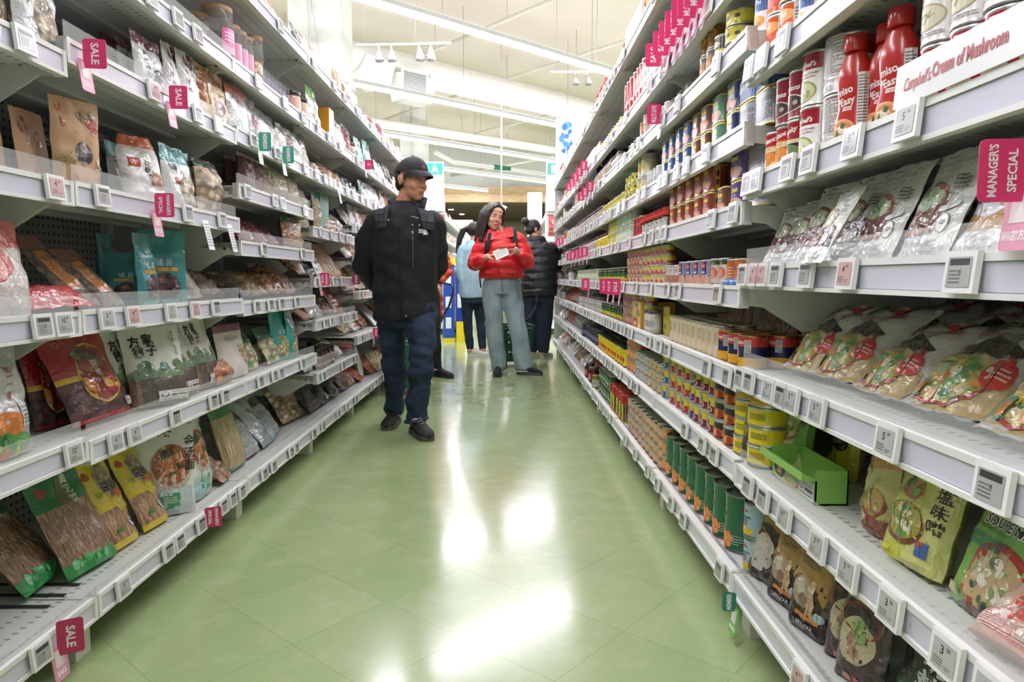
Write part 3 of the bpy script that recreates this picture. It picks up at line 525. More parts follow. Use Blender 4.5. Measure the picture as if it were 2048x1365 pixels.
    P['sachetspin'] = lambda: pouch('miso_soup_sachet', .15, .205, .022, 'd6d9d3', bands=[(0, .2, 'dfe2de')], art=[('poly', [(0, .2), (0, .46), (.2, .58), (.66, .58), (.66, .2)], '6b3b32'), ('ell', .3, .56, .3, .14, '8d4a3f'), ('ell', .3, .54, .26, .11, 'aab88f'), ('blobs', .3, .54, .18, .075, 14, .055, ['5f8562', '7f9f7a', '46694a', 'c8d4b4']), ('rect', .05, .22, .62, .25, 'c2562f'), ('ell', .78, .3, .1, .085, 'eceeea'), ('ring', .78, .3, .1, .085, .1, '4a5a4a'), ('text', 'GF', .78, .3, .05, '4a5a4a'), ('poly', [(.62, .44), (.9, .5), (.9, .44), (.62, .38)], 'e9ebe7')]+sm('TOFU-SPINACH MISO SOUP', 'with Tofu & Spinach', 'WT 30g')+[('text', 'NET WT 1.05oz (30g)', .45, .13, .05, '9aa09c'), ('text', 'Kikkoman Corporation', .5, .06, .045, '9aa09c')], seed=62, shape='flat', wr=.008)
    P['sachetwak'] = lambda: pouch('seaweed_soup_sachet', .155, .21, .022, 'd9dcd7', bands=[(0, .2, 'dfe2de')], art=[('poly', [(.0, .2), (0, .3), (.9, .56), (1, .4), (1, .2)], 'c89b62'), ('lines', .3, .22, .95, .44, 9, 'a87a44', .2), ('poly', [(.02, .52), (.1, .36), (.4, .3), (.66, .42), (.72, .58)], 'dfe3ea'), ('ell', .38, .57, .36, .15, '3a3f3c', 12), ('blobs', .36, .56, .26, .09, 18, .05, ['252a28', '4a5450', '1c201e', 'b5c0a8']), ('blobs', .62, .64, .12, .05, 5, .05, ['9cc0a0', 'c0d8b8'])]+sm('WAKAME SOUP', 'Japanese Seaweed Soup', 'WT (40g)')+[('text', 'SEAWEED', .3, .86, .04, '7fb08a'), ('text', 'NET WT 1.05oz', .5, .12, .045, 'a5b5a8'), ('text', 'Kikkoman Corporation', .5, .06, .04, '9aa09c')], seed=63, shape='flat', wr=.009)
    P['noodle8'] = lambda: pouch('vegetable_soup_bag', .2, .27, .07, 'e2dfdb', art=[('poly', [(.05, .0), (.0, .5), (.12, .62), (.3, .5), (.7, .42), (.96, .3), (1, .0)], 'c3ae7c'), ('ell', .4, .27, .4, .2, 'c3b276'), ('blobs', .4, .25, .34, .16, 40, .07, ['e6c85a', '9fb858', 'e8dc9a', '5f8f55', 'd98e45', 'efe8c8', '7aa860']), ('ring', .42, .3, .46, .25, .1, 'a8362f', 15), ('poly', [(.1, .56), (.4, .66), (.86, .52), (.8, .46), (.42, .56), (.2, .5)], '262420'), ('poly', [(.16, .5), (.5, .56), (.74, .48), (.7, .44)], '2c2a26'), ('ell', .78, .32, .15, .105, 'c9302c'), ('text', '8', .7, .32, .11, 'f2ece6', {'bold': .05}), ('lines', .75, .28, .9, .37, 3, 'f0d0c8'), ('text', 'SOUP', .62, .76, .1, 'c94a44', {'bold': .03, 'rot': 8}), ('lines', .12, .66, .7, .7, 2, 'd0655e'), ('poly', [(.3, .9), (.52, .82), (.8, .9), (.6, .985)], 'c8352f'), ('blobs', .22, .82, .16, .08, 14, .07, ['44724a', '5f8f58', '2f5a38', '8fb070'], 'str'), ('blobs', .1, .12, .1, .08, 6, .08, ['6fb09a', 'e8863c'])], seed=64, shape='pillow', wr=.014, bart=[('lines', .1, .1, .9, .5, 14, '8a8a88'), ('ell', .5, .7, .2, .1, 'c8352f')])
    P['miso12'] = lambda: pouch('miso_soup_pack', .15, .24, .07, 'c9cf62', bands=[(.86, 1.0, '6cbf45'), (0, .08, 'd8d848')], art=[('poly', [(.55, 0), (1, 0), (1, 1), (.75, 1)], 'dcdc8a'), ('ell', .42, .86, .2, .075, '6a6040'), ('rect', .24, .8, .62, .93, '232a3a'), ('text', '12', .43, .865, .12, 'd9c48a', {'bold': .04}), ('vtext', '塩味噌', .86, .62, .12, '242420'), ('text', 'Miso Soup', .22, .72, .06, '5f6a2a', {'rot': -12}), ('bowl', .42, .34, .34, .17, '7a4028', 'b5ac4e', ['e8e2b0', '6fa04a', '4f8a3a', 'f0ecc8'], 26), ('ell', .4, .6, .2, .08, 'c87a5c'), ('blobs', .4, .62, .14, .07, 8, .06, ['6fa04a', '8fb860', '3f7a34']), ('rect', .7, .12, .86, .24, '4a6ab0'), ('rect', .72, .2, .8, .24, 'd8382c'), ('rect', .1, .02, .3, .1, 'e0e04c')]+SHELFMARK(.55, .74, .95, .88), seed=65, shape='full', wr=.012)
    P['misotan'] = lambda: pouch('miso_soup_pack', .11, .23, .06, 'd5d08c', art=[('text', '12', .62, .92, .12, '3a4258', {'bold': .04}), ('poly', [(.5, .6), (1, .66), (1, 1), (.5, 1)], 'd09a5c'), ('text', 'Miso', .34, .68, .08, '6a5a2a', {'rot': -8}), ('text', 'Soup', .34, .6, .08, '6a5a2a', {'rot': -8}), ('bowl', .66, .3, .3, .16, '9d5038', 'c9a862', ['ece2b8', 'c8b070', '7a9a50'], 18), ('text', '日本製', .24, .32, .05, '3a3a2a'), ('lines', .12, .16, .42, .27, 4, '6a6a4a'), ('poly', [(.4, 0), (1, 0), (1, .16), (.6, .14)], '8a4a34')], seed=66, shape='full', wr=.01)
    P['misosmall'] = lambda: pouch('miso_soup_pack', .14, .2, .05, 'c9cf8a', bands=[(.9, 1.0, '7ab85a')], art=[('rect', .7, .2, 1, 1, '6fae4a'), ('ell', .42, .8, .24, .1, '9d8a80'), ('blobs', .4, .8, .18, .08, 8, .07, ['5f8a50', 'b87a6a', '8a6a60']), ('bowl', .5, .46, .26, .13, 'a85a3c', 'bac07a', ['6fa04a', 'f0ecc8', '9ab86a'], 14), ('vtext', '塩味噌', .84, .8, .11, '1e201c'), ('text', 'Miso', .25, .34, .09, '7a5a3a', {'rot': 10}), ('text', 'Soup', .3, .22, .09, '7a5a3a', {'rot': 10}), ('ell', .3, .1, .2, .07, 'c8603c')]+SHELFMARK(.56, .84, .98, .97), seed=67, shape='full', wr=.012)
    P['onion'] = lambda: pouch('green_onion_miso_soup_pack', .175, .255, .05, '7dbb56', bands=[(.72, 1.0, '5d9a48')], art=[('ell', .62, .28, .4, .26, 'b23a2c'), ('ell', .6, .26, .36, .22, 'c9b184'), ('blobs', .6, .25, .29, .17, 26, .055, ['efe8d0', 'f4efdc', '5a7a48', '3a4a3a', 'e6dcc0', '8aa06a']), ('poly', [(.2, 0), (.98, 0), (.9, .05), (.4, .07)], '5a2a22'), ('text', 'MISO SOUP', .52, .74, .1, 'ffffff', {'bold': .09, 'w': .8}), ('text', 'MISO SOUP', .52, .74, .1, '1e241c', {'bold': .015, 'w': .78}), ('text', 'SOUPE MISO', .58, .645, .1, 'ffffff', {'bold': .09, 'w': .72}), ('text', 'SOUPE MISO', .58, .645, .1, '1e241c', {'bold': .015, 'w': .7}), ('text', 'INSTANT MISO SOUP', .34, .585, .035, '2f5a2c'), ('text', 'GREEN ONION', .36, .52, .055, '1a8a80', {'bold': .03, 'w': .5}), ('text', 'OIGNON VERT', .36, .465, .055, '1a8a80', {'bold': .03, 'w': .5}), ('ring', .22, .88, .06, .04, .2, 'd8a85a'), ('ell', .22, .88, .045, .03, 'c8863c'), ('text', 'marukome', .8, .9, .03, 'c8e0b8'), ('rect', .06, .06, .3, .12, 'c8c49a')], seed=68, wr=.01)
    P['pinkmiso'] = lambda: pouch('pink_soup_pack', .19, .2, .06, 'dba39a', art=[('ell', .4, .5, .36, .3, 'e3b8a8'), ('blobs', .45, .3, .35, .16, 20, .07, ['d85a4a', 'e8dcc8', 'c8b088', 'f2e8da']), ('lines', .1, .06, .9, .2, 6, 'e8dcd8')], seed=69, wr=.014)
    P['ginseng'] = lambda: pouch('ginseng_chicken_soup_pouch', .17, .3, .055, '34241f', bands=[(.52, 1.0, 'b38d4c')], art=[('poly', [(0, .52), (0, .4), (.3, .56), (.6, .5), (.9, .3), (1, .52)], 'b38d4c'), ('text', 'Ginseng Chicken', .45, .84, .05, '3a2a1c', {'w': .8}), ('text', 'Soupe De Poulet', .45, .77, .045, '3a2a1c', {'w': .8}), ('text', 'Fully cooked with', .45, .71, .03, '4a3a2a'), ('lines', .15, .6, .7, .68, 3, '6a5230'), ('ell', .4, .36, .26, .15, 'b29a84'), ('ell', .36, .4, .14, .08, 'd6c8b8'), ('poly', [(.55, .5), (.66, .5), (.72, .25), (.8, .13), (.66, .18), (.6, .3)], 'd2b488'), ('poly', [(.62, .4), (.66, .2), (.58, .1), (.56, .25)], 'c6a678'), ('ell', .42, .28, .1, .07, '8a6a58'), ('ell', .86, .2, .09, .045, 'b8d4dc'), ('rect', .3, .13, .58, .17, 'd9823c'), ('rect', .6, .13, .88, .17, 'd9823c'), ('rect', .2, .03, .86, .1, '1c1a1a'), ('text', 'DIALCOOK', .54, .065, .055, 'e8e4dc', {'bold': .03}), ('ell', .78, .76, .1, .07, 'c9d4b8')], seed=70, wr=.013)
    P['rice'] = lambda: pouch('ginseng_porridge_pouch', .17, .3, .055, '34241f', bands=[(.55, 1.0, 'b38d4c')], art=[('text', 'Ginseng Chicken', .5, .9, .055, '3a2a1c', {'w': .8}), ('text', 'Soupe De Poulet', .5, .83, .055, '3a2a1c', {'w': .8}), ('text', 'Fully cooked with rice', .5, .75, .035, '4a3a2a'), ('ell', .5, .34, .44, .27, '2c1e1c'), ('ring', .5, .34, .44, .27, .08, '4a3630'), ('ell', .5, .3, .33, .2, 'c8c2b4'), ('blobs', .5, .5, .24, .05, 6, .06, ['8a3a34', 'b8a05a', '8a9a5a'])], seed=71, wr=.013)
    P['gomtang'] = lambda: pouch('beef_bone_soup_pouch', .16, .3, .055, '4a3a34', bands=[(.7, 1.0, 'd3c3b0')], art=[('text', 'Hangomtang', .5, .86, .08, 'a03a24', {'rot': -6, 'w': .9}), ('text', 'Chicken Soup', .5, .77, .04, '5a3a2a'), ('ell', .5, .42, .42, .24, '3a2c2a'), ('ell', .48, .38, .36, .2, 'c9bf9a'), ('ring', .5, .56, .42, .14, .12, '8d3a28'), ('blobs', .5, .46, .18, .08, 14, .06, ['6f9a48', '8ab05a']), ('blobs', .46, .33, .18, .08, 14, .07, ['b88a70', 'c9a08a', 'a87a60']), ('rect', .3, .02, .48, .08, 'd87a3c'), ('rect', .52, .02, .7, .08, 'c8382c')], seed=72, wr=.013)
    P['seaweedgreen'] = lambda: pouch('dark_green_seaweed_pouch', .24, .3, .05, '1c2a26', bands=[(0, .3, '1f6a44')], art=[('text', '方中山', .5, .88, .09, 'c8d0cc'), ('text', '胡', .5, .62, .28, 'e8ecea', {'bold': .02}), ('text', '辣', .5, .34, .28, 'e8ecea', {'bold': .02})], seed=73, wr=.012)
    P['packdark'] = lambda: pouch('noodle_sauce_pouch', .13, .24, .05, '4a4630', art=[('rect', .0, .3, .2, .8, '8a8a40'), ('ell', .5, .7, .2, .1, '6a6038')], seed=74, wr=.012)
    P['yelbag'] = lambda: pouch('yellow_snack_bag', .16, .2, .05, 'c9c02e', art=[('ell', .5, .5, .3, .2, '3a3a2a')], seed=75, wr=.014)
    P['yellowsachet'] = lambda: pouch('fish_snack_sachet', .07, .15, .015, 'd9c62c', art=[('text', '鱼', .5, .3, .2, '3a3424'), ('text', '小', .5, .7, .2, 'b03a28')], seed=76, shape='flat', wr=.004)
    P['brownsachet'] = lambda: pouch('fish_snack_sachet', .07, .15, .015, '6d5a44', art=[('rect', .2, .2, .8, .7, '8a7a5a')], seed=77, shape='flat', wr=.004)
    P['redorange'] = lambda: pouch('chilli_bag', .15, .2, .05, FOOD(['c8402c', 'e06a3c', 'a8301f'], 50), bands=[(.85, 1.0, 'd8a088')], seed=78, shape='pillow', wr=.014)
    P['crumple'] = lambda: pouch('crumpled_plastic_wrap', .22, .05, .14, '2f7cc4', seed=79, shape='pillow', wr=.03)
    return P
CR = lambda y0, y1, c: (y0, y1, c)
def D_cans():
    P = {}
    sp = lambda c, t2, pic: [('rect', .5, 0, .5001, .001, c), ('text', 'SPAM', .5, .74, .2, 'f2dc2c', {'bold': .06, 'w': .62}), ('text', t2, .5, .55, .07, 'f0ece0'), ('ell', .5, .28, .26, .2, pic), ('blobs', .5, .26, .2, .13, 9, .09, ['d9907a', 'e8b0a0', 'c87a5c']), ('rect', .0, .0, .13, 1, 'dcb93c'), ('lines', .015, .1, .11, .9, 9, '3a3020'), ('rect', .87, 0, 1, 1, 'dcb93c'), ('ell', .93, .68, .05, .16, '5a3020'), ('ell', .93, .32, .05, .14, '7a3a24')]
    for k, c, t2, pic in (('spamblue', '26508f', 'CLASSIC', 'c9783f'), ('spamdark', '2c2c30', 'TERIYAKI', 'a8583c'), ('spamlite', '5f8f7a', 'LITE', 'd8c8a8'), ('spamred', '8d3a2c', 'HOT & SPICY', 'c98a70'), ('spambrown', '6d4128', 'HICKORY', 'b86a3c'), ('spampurple', '563a80', 'TURKEY', 'd0b0a8'), ('spamnavy', '1f2f62', 'LESS SODIUM', '3a4a60')):
        P[k] = lambda c=c, t2=t2, pic=pic: can('luncheon_meat_tin', .05, .085, c, art=sp(c, t2, pic)+([('rect', .13, .1, .5, .9, 'b8b5bc'), ('lines', .15, .14, .48, .86, 9, '5a5860')] if k == 'x' else []), n=4.5, sy=.6, metal='c9b878')
    P['spambig'] = lambda: can('luncheon_meat_tin', .06, .09, '4a6ca8', art=[('rect', .2, .3, .8, .72, '8a9ab4'), ('lines', .24, .36, .76, .66, 5, 'c8d4e4'), ('rect', .0, .0, .1, 1, 'e8e4dc')], n=4.5, sy=.6, metal='c9b878')
    P['spamback'] = lambda: can('luncheon_meat_tin', .06, .09, 'a9a9b2', bands=[(.0, .9, 'a9a9b2')], art=[('lines', .1, .1, .8, .85, 12, '4a4a55'), ('rect', .0, 0, .1, 1, 'd9cf3a')], n=4.5, sy=.6, metal='c9b878')
    cb = [('text', "Campbell's", .52, .8, .19, 'f4f0ea', {'shear': .35, 'w': .6, 'bold': .03}), ('ell', .5, .58, .07, .05, 'd0b060')]
    P['chowder'] = lambda: can('clam_chowder_can', .043, .112, 'f0efec', bands=[(.66, 1.0, '9d1c2c')], art=[('text', "Campbell's", .5, .78, .14, 'f4f0ea', {'shear': .35, 'w': .66, 'bold': .03}), ('text', 'New England Clam Chowder', .5, .6, .06, '8a2430', {'w': .7}), ('text', 'Chaudrée de palourdes Maine', .5, .53, .05, '8a2430', {'w': .7}), ('ell', .5, .25, .26, .22, '9aa05c'), ('ell', .5, .24, .23, .19, 'd9d8ae'), ('blobs', .5, .24, .17, .13, 12, .05, ['ecebca', 'c8c890', 'f2f0dc', 'a8ac70']), ('rect', .84, .0, 1, 1, 'ecebe8'), ('lines', .86, .3, .98, .94, 14, '6a6a68')]+SHELFMARK(.2, .84, .42, .98)+[('bars', .86, .06, .98, .22)], kind='gloss')
    P['chowderside'] = lambda: can('clam_chowder_can', .048, .112, 'f0efec', bands=[(.62, 1.0, '9d1c2c')], art=[('text', "ell's", .13, .78, .14, 'f4f0ea', {'shear': .35, 'bold': .03}), ('ell', .04, .28, .16, .24, '9aa05c'), ('ell', .03, .27, .14, .21, 'd9d8ae'), ('blobs', .06, .27, .08, .14, 8, .045, ['ecebca', 'c8c890']), ('text', 'de Maine', .2, .57, .05, '8a2430'), ('rect', .4, .3, .78, .98, 'dedddb'), ('lines', .42, .33, .76, .96, 17, '5a5a5a'), ('bars', .4, .03, .62, .14), ('lines', .4, .18, .7, .27, 3, '7a7a7a')]+SHELFMARK(.08, .84, .3, .98))
    P['mushred'] = lambda: can('cream_of_mushroom_can', .034, .1, 'b31c2a', bands=[], art=[('text', "Campbell's", .5, .62, .2, 'f4f0ea', {'shear': .35, 'w': .84, 'bold': .04}), ('ell', .5, .42, .07, .05, 'd0b060'), ('ell', .5, .14, .3, .2, 'd8cdb0')]+SHELFMARK(.5, .78, .9, .96))
    P['mushwhite'] = lambda: can('cream_of_mushroom_can', .034, .1, 'eeedea', bands=[(.9, 1.0, 'b31c2a')], art=[('text', 'Cream of Mushroom', .5, .8, .08, 'b33a40', {'w': .66}), ('text', 'Crème de Champignons', .5, .7, .08, 'b33a40', {'w': .66}), ('ell', .5, .38, .32, .22, 'b8ab88'), ('ell', .5, .38, .29, .19, 'dcd6bc'), ('blobs', .5, .38, .18, .12, 7, .05, ['6f7a4a', 'c8b890', '8a8a5a'], 'str'), ('lines', .2, .06, .8, .14, 2, '9a9a98')])
    P['chunkred'] = lambda: can('ready_soup_can', .034, .1, 'd9772c', bands=[(.68, 1.0, 'b31c2a')], art=[('text', "Habitant", .5, .82, .17, 'f4f0ea', {'rot': 12, 'bold': .03, 'shear': .3}), ('rect', 0, .54, 1, .67, 'ecd9a8'), ('text', 'PEA SOUP', .5, .61, .08, '6a3a24'), ('ell', .5, .25, .4, .3, 'e0913e'), ('blobs', .5, .24, .34, .22, 22, .07, ['f0b060', 'e8a048', 'c87428', 'f6cc88'])])
    P['chunkblack'] = lambda: can('ready_soup_can', .034, .1, '3a2a24', bands=[(.6, 1.0, 'a81c2a')], art=[('text', "Chunky", .5, .8, .18, 'f4f0ea', {'rot': 12, 'bold': .03, 'shear': .3}), ('rect', 0, .5, 1, .6, 'd9c9a0'), ('ell', .5, .24, .36, .24, '5f7a4a'), ('blobs', .5, .24, .26, .18, 12, .07, ['c8b070', '8a9a5a', 'a85a3c'])])
    P['timh'] = lambda: can('chilli_can', .036, .105, '8d1c2a', art=[('text', 'Tim', .4, .83, .17, 'f2ece6', {'shear': .3, 'bold': .03}), ('text', 'Hortons', .5, .66, .17, 'f2ece6', {'shear': .3, 'w': .7, 'bold': .03}), ('ell', .5, .32, .36, .2, '2a1a1a'), ('ring', .5, .32, .36, .2, .1, 'e8dcd4'), ('blobs', .5, .32, .24, .12, 12, .07, ['7a3a34', '5a2a2a', 'b8a8a0'])])
    P['orangesoup'] = lambda: can('tomato_soup_can', .034, .1, 'd8602c', art=[('ell', .5, .75, .36, .16, 'f0a050'), ('text', 'SOUP', .5, .75, .12, 'f4ece0', {'bold': .04}), ('ell', .5, .3, .34, .2, 'c84a24'), ('rect', .82, 0, 1, 1, 'e8e6e0'), ('lines', .84, .1, .98, .9, 10, '6a6a68')])
    P['bluesoup'] = lambda: can('chicken_soup_can', .034, .1, 'e9eaea', bands=[(.5, 1.0, '2c5c9a')], art=[('text', 'BROTH', .5, .74, .13, 'f4f4ee', {'bold': .03}), ('ell', .5, .24, .3, .18, 'e0a83c'), ('blobs', .5, .24, .2, .12, 8, .06, ['e8c060', 'c8862c'])])
    P['whitesoup'] = lambda: can('ready_soup_can', .034, .1, 'e9e6e2', bands=[(.7, 1.0, 'c8402c')], art=[('text', 'SOUP', .5, .84, .12, 'f4f4ee', {'bold': .03}), ('ell', .5, .34, .3, .2, 'd8a860'), ('lines', .2, .55, .8, .65, 2, '7a7a78')])
    for k, a, b, kn, dd in (('tunared', 'e3cc3c', 'c8302c', 'sardine_can', 1), ('tunaorange', 'd98a3c', 'a83a2c', 'sardine_can', 0)):
        P[k] = lambda a=a, b=b, kn=kn, dd=dd: can(kn, .042, .04, a, bands=[(.0, .42, b)], art=[('ell', .3, .6, .13, .2, '3a5a7a'), ('poly', [(.12, .5), (.3, .7), (.5, .5), (.6, .62), (.6, .38), (.5, .48), (.3, .36)], '4a4a50'), ('rect', .68, .15, .85, .8, 'e8e2d0'), ('lines', .69, .2, .84, .75, 4, '8a3a30')], n=3 if dd == 0 else None, sy=.75)
    P['fishbig'] = lambda: can('large_fish_can', .055, .05, 'dcc338', bands=[(0, .4, 'a8342a')], art=[('ell', .35, .5, .14, .3, '4a6a8a'), ('text', '555', .6, .66, .3, '8a2a20')], metal='a89a6a')
    P['tunawhite'] = lambda: can('tuna_can', .042, .042, 'dcc8b0', bands=[(0, .14, 'c8402c'), (.88, 1, 'c8402c')], art=[('ell', .26, .5, .12, .28, 'd8672c'), ('rect', .42, .24, .78, .78, 'b8ccd0'), ('lines', .44, .3, .76, .72, 3, '5a7a80'), ('text', 'TUNA', .24, .5, .2, 'a8302c')])
    P['tunagold'] = lambda: can('tuna_can', .042, .042, 'd9bc7a', art=[('poly', [(.18, .3), (.34, .66), (.44, .5), (.6, .75), (.58, .55), (.5, .45), (.36, .3)], '2a2620'), ('rect', .66, .2, .84, .8, 'c8d0cc'), ('lines', .67, .25, .83, .75, 4, '6a6a60'), ('rect', 0, .0, 1, .08, 'c8762c')])
    P['tunapeach'] = lambda: can('tuna_can', .042, .042, 'd9a878', art=[('ell', .4, .5, .2, .3, 'e8d09c'), ('poly', [(.26, .4), (.4, .62), (.56, .4), (.46, .34)], '8a6a3c'), ('rect', .66, .2, .84, .8, 'cbb9a8'), ('rect', 0, 0, 1, .1, 'c85a3c')])
    P['tunapink'] = lambda: can('tuna_can', .042, .042, 'dba98f', art=[('ell', .4, .5, .2, .3, '9a8ab0'), ('text', 'CENTURY', .42, .72, .16, 'a8302c', {'w': .4}), ('rect', .66, .2, .84, .8, 'cbb9a8'), ('rect', 0, 0, 1, .1, 'd8863c')])
    for k, a, b, t in (('palmred', 'dcc83c', 'b8302c', 'CORNED'), ('palmmaroon', 'd8c43c', '7d1f34', 'BEEF'), ('palmblue', 'd8c43c', '2c6a8a', 'LITE'), ('palmpurple', 'd8c43c', '53307a', 'CHILI')):
        P[k] = lambda a=a, b=b, t=t: can('corned_beef_can', .04, .058, a, bands=[(.0, .48, b)], art=[('ell', .42, .68, .15, .18, '3a5a2a'), ('text', 'PALM', .42, .56, .22, '26301c', {'bold': .04}), ('ring', .52, .24, .1, .18, .35, 'e8d0c8'), ('text', t, .28, .16, .16, 'f0e8dc'), ('rect', .74, .06, .88, .94, 'd0ccc4'), ('lines', .75, .1, .87, .9, 7, '6a6a60')])
    P['meatsauce'] = lambda: can('meatball_pasta_can', .044, .058, '28282e', bands=[(0, .1, 'b8862c'), (.9, 1, 'c8a03c')], art=[('ell', .5, .34, .36, .3, 'c8742c'), ('blobs', .5, .38, .26, .2, 12, .09, ['b84a24', 'd8863c', 'e8c06a', '9d3a1c']), ('text', 'Argentina', .34, .78, .17, 'f0f0ea', {'bold': .04, 'w': .5}), ('rect', 0, 0, .08, 1, 'e8e4da')])
    P['yellowbeef'] = lambda: can('yellow_corned_beef_can', .05, .05, 'ecd62a', art=[('rect', .08, .7, .2, .9, '2a2a24'), ('rect', .5, .3, .84, .8, 'd9c838'), ('lines', .52, .34, .82, .76, 4, '4a4424'), ('poly', [(.2, .3), (.3, .2), (.34, .24), (.28, .34)], '3a3420'), ('lines', .1, .5, .3, .6, 1, '5a5430')])
    P['yellowtop'] = lambda: can('yellow_corned_beef_can', .05, .05, 'd9b42c', art=[('ell', .28, .45, .2, .3, 'b8502c'), ('blobs', .28, .4, .16, .2, 8, .08, ['c8602c', 'a83a20', 'e8b060']), ('ring', .6, .55, .1, .28, .12, '5a4420'), ('lines', .74, .3, .9, .7, 3, '4a4424')])
    P['peach'] = lambda: can('peach_can', .05, .165, '1e6a48', bands=[(0, .04, '7a4a2c')], art=[('blobs', .4, .19, .3, .15, 46, .075, ['e8843c', 'f29a50', 'd96c2e', 'f4b070']), ('poly', [(.08, .3), (.12, .46), (.24, .38), (.4, .36), (.6, .28), (.6, .24), (.1, .22)], 'e8924a'), ('blobs', .3, .28, .2, .07, 18, .07, ['e8843c', 'f29a50', 'f4b070']), ('ell', .3, .78, .1, .07, 'c8382c'), ('text', 'FIESTA', .32, .62, .12, 'c8302c', {'bold': .05, 'w': .36}), ('text', 'fruit cocktail', .32, .54, .04, 'e8ece0'), ('lines', .7, .1, .92, .3, 4, 'a8c8b0')], metal='8c908c')
    P['dole'] = lambda: can('pineapple_can', .034, .095, 'a9c4d8', bands=[(0, .1, '3a7a4a')], art=[('text', 'Dole', .5, .82, .16, 'c8302c', {'bold': .05}), ('text', 'pineapple', .52, .62, .13, '2a3a4a', {'bold': .02}), ('text', 'tidbits', .5, .5, .13, '2a3a4a', {'bold': .02}), ('rect', .38, .36, .62, .42, 'a8283c'), ('ell', .5, .18, .3, .12, 'e8c22c'), ('ell', .38, .2, .1, .08, 'f0d84a'), ('ell', .12, .45, .08, .2, '3a6a4a')], metal='9a9c98')
    P['cream'] = lambda: can('milk_drink_can', .03, .1, 'ddd0b0', art=[('vtext', '椰子汁', .3, .8, .13, '4a3a34'), ('lines', .5, .4, .7, .85, 6, '9a8a70'), ('ell', .3, .22, .1, .16, 'c07a5c'), ('lines', .15, .04, .6, .08, 1, 'a8987a')], metal='b9b4a0')
    P['oxford'] = lambda: can('corned_mutton_can', .038, .09, '1f2a4a', bands=[(0, .34, 'e0ac2c'), (.66, 1.0, 'c83a34')], art=[('text', 'OXFORD', .5, .82, .13, 'f2e8e0', {'bold': .04}), ('rect', .7, .5, .86, .92, 'd8d6d0'), ('lines', .71, .52, .85, .9, 7, '5a5a5a'), ('ell', .45, .45, .05, .15, 'ece8e0'), ('blobs', .45, .2, .3, .1, 10, .06, ['c87a1c', 'e8c44c', 'b8601c'])], metal='b08a5a')
    P['boxmeat'] = lambda: can('canned_meat_tin', .032, .075, 'd8cfc8', bands=[(.0, .5, 'b08a80')], art=[('text', '午餐肉', .5, .74, .16, '8a5a50'), ('ell', .5, .28, .26, .2, 'a86a60'), ('blobs', .5, .28, .2, .14, 7, .09, ['b87a70', '8a4a44'])], n=5, sy=.9)
    P['bluemeat'] = lambda: can('canned_meat_tin', .04, .085, '223c88', bands=[(0, .45, 'd8b098')], art=[('ell', .42, .82, .22, .12, 'c8302c'), ('text', 'Maling', .42, .82, .12, 'f4ece0', {'w': .34}), ('rect', .24, .5, .6, .58, 'c8d0e8'), ('ell', .4, .24, .24, .2, 'd08a70'), ('rect', .7, .3, 1, 1, 'b8bcc8'), ('lines', .72, .34, .98, .96, 8, '4a5070')], n=5, sy=.8)
    P['greenmeat'] = lambda: can('canned_meat_tin', .033, .085, 'd9cfc4', bands=[(0, .14, '2a6a48'), (.78, 1.0, '2a5a40')], art=[('ell', .5, .5, .26, .24, 'c0604a'), ('ell', .5, .46, .16, .2, 'd98a70'), ('text', '火腿', .5, .86, .13, 'd89a90')], n=5, sy=.9)
    P['orangemeat'] = lambda: can('canned_meat_tin', .04, .08, 'd9722c', bands=[(0, .36, 'c88474')], art=[('ell', .3, .74, .12, .12, '3a3a7a'), ('lines', .5, .2, .85, .8, 5, 'e0b09a')], n=5, sy=.8)
    P['corncan'] = lambda: can('corn_can', .034, .085, '26402a', bands=[(.66, 1.0, '1f2420')], art=[('text', 'NIBLETS', .5, .86, .13, 'd8dcd0', {'bold': .03, 'w': .6}), ('blobs', .4, .4, .4, .24, 20, .1, ['4f9a3c', '7ab84a', '3a7a34'], 'str'), ('blobs', .5, .18, .44, .14, 22, .1, ['e8cc3c', 'f0dc6a', 'd8b82c'], 'str')])
    P['greencan'] = lambda: can('bean_can', .036, .09, '2a5a3c', bands=[(.8, 1.0, '3a3a34')], art=[('ell', .5, .45, .3, .22, '3f7a50'), ('text', 'MILO', .5, .7, .14, 'dce4d8'), ('blobs', .5, .35, .2, .14, 10, .08, ['8ab07a', 'c8d0b0', '5f8a5a'])])
    P['yellowcan'] = lambda: can('chickpea_can', .036, .085, 'dcd23a', art=[('ell', .5, .5, .24, .2, 'c8c09a'), ('lines', .2, .75, .8, .88, 2, '5a5424')])
    P['cherrycan'] = lambda: can('cherry_filling_can', .042, .1, 'e6d82c', art=[('blobs', .4, .4, .24, .16, 12, .13, ['c8382c', 'd8502c', 'a82420']), ('text', 'Cherry', .5, .7, .13, 'b02a24', {'shear': .3, 'bold': .03}), ('lines', .3, .84, .7, .9, 1, '5a5424'), ('rect', .76, .1, .92, .9, 'd8ca30')], lid='2a2a2c', metal='3a3a3a')
    P['orangecan'] = lambda: can('fruit_can', .036, .06, 'd9985c', bands=[(.0, .2, 'b86a48')], art=[('ell', .5, .5, .26, .26, 'e8b890'), ('blobs', .5, .5, .18, .18, 8, .1, ['c87a4c', 'e0a070'])])
    P['whitecan'] = lambda: can('coconut_milk_can', .034, .09, 'd9dcda', art=[('lines', .1, .15, .4, .85, 8, '8a9090'), ('ell', .6, .45, .18, .2, 'a8b8b4')])
    P['palegreen'] = lambda: can('bamboo_shoot_can', .038, .09, 'b9cfae', art=[('ell', .5, .5, .26, .22, 'd8e4cc'), ('text', 'Shoots', .5, .8, .12, '4a6a44'), ('rect', .75, .1, .95, .9, 'd4dccc')])
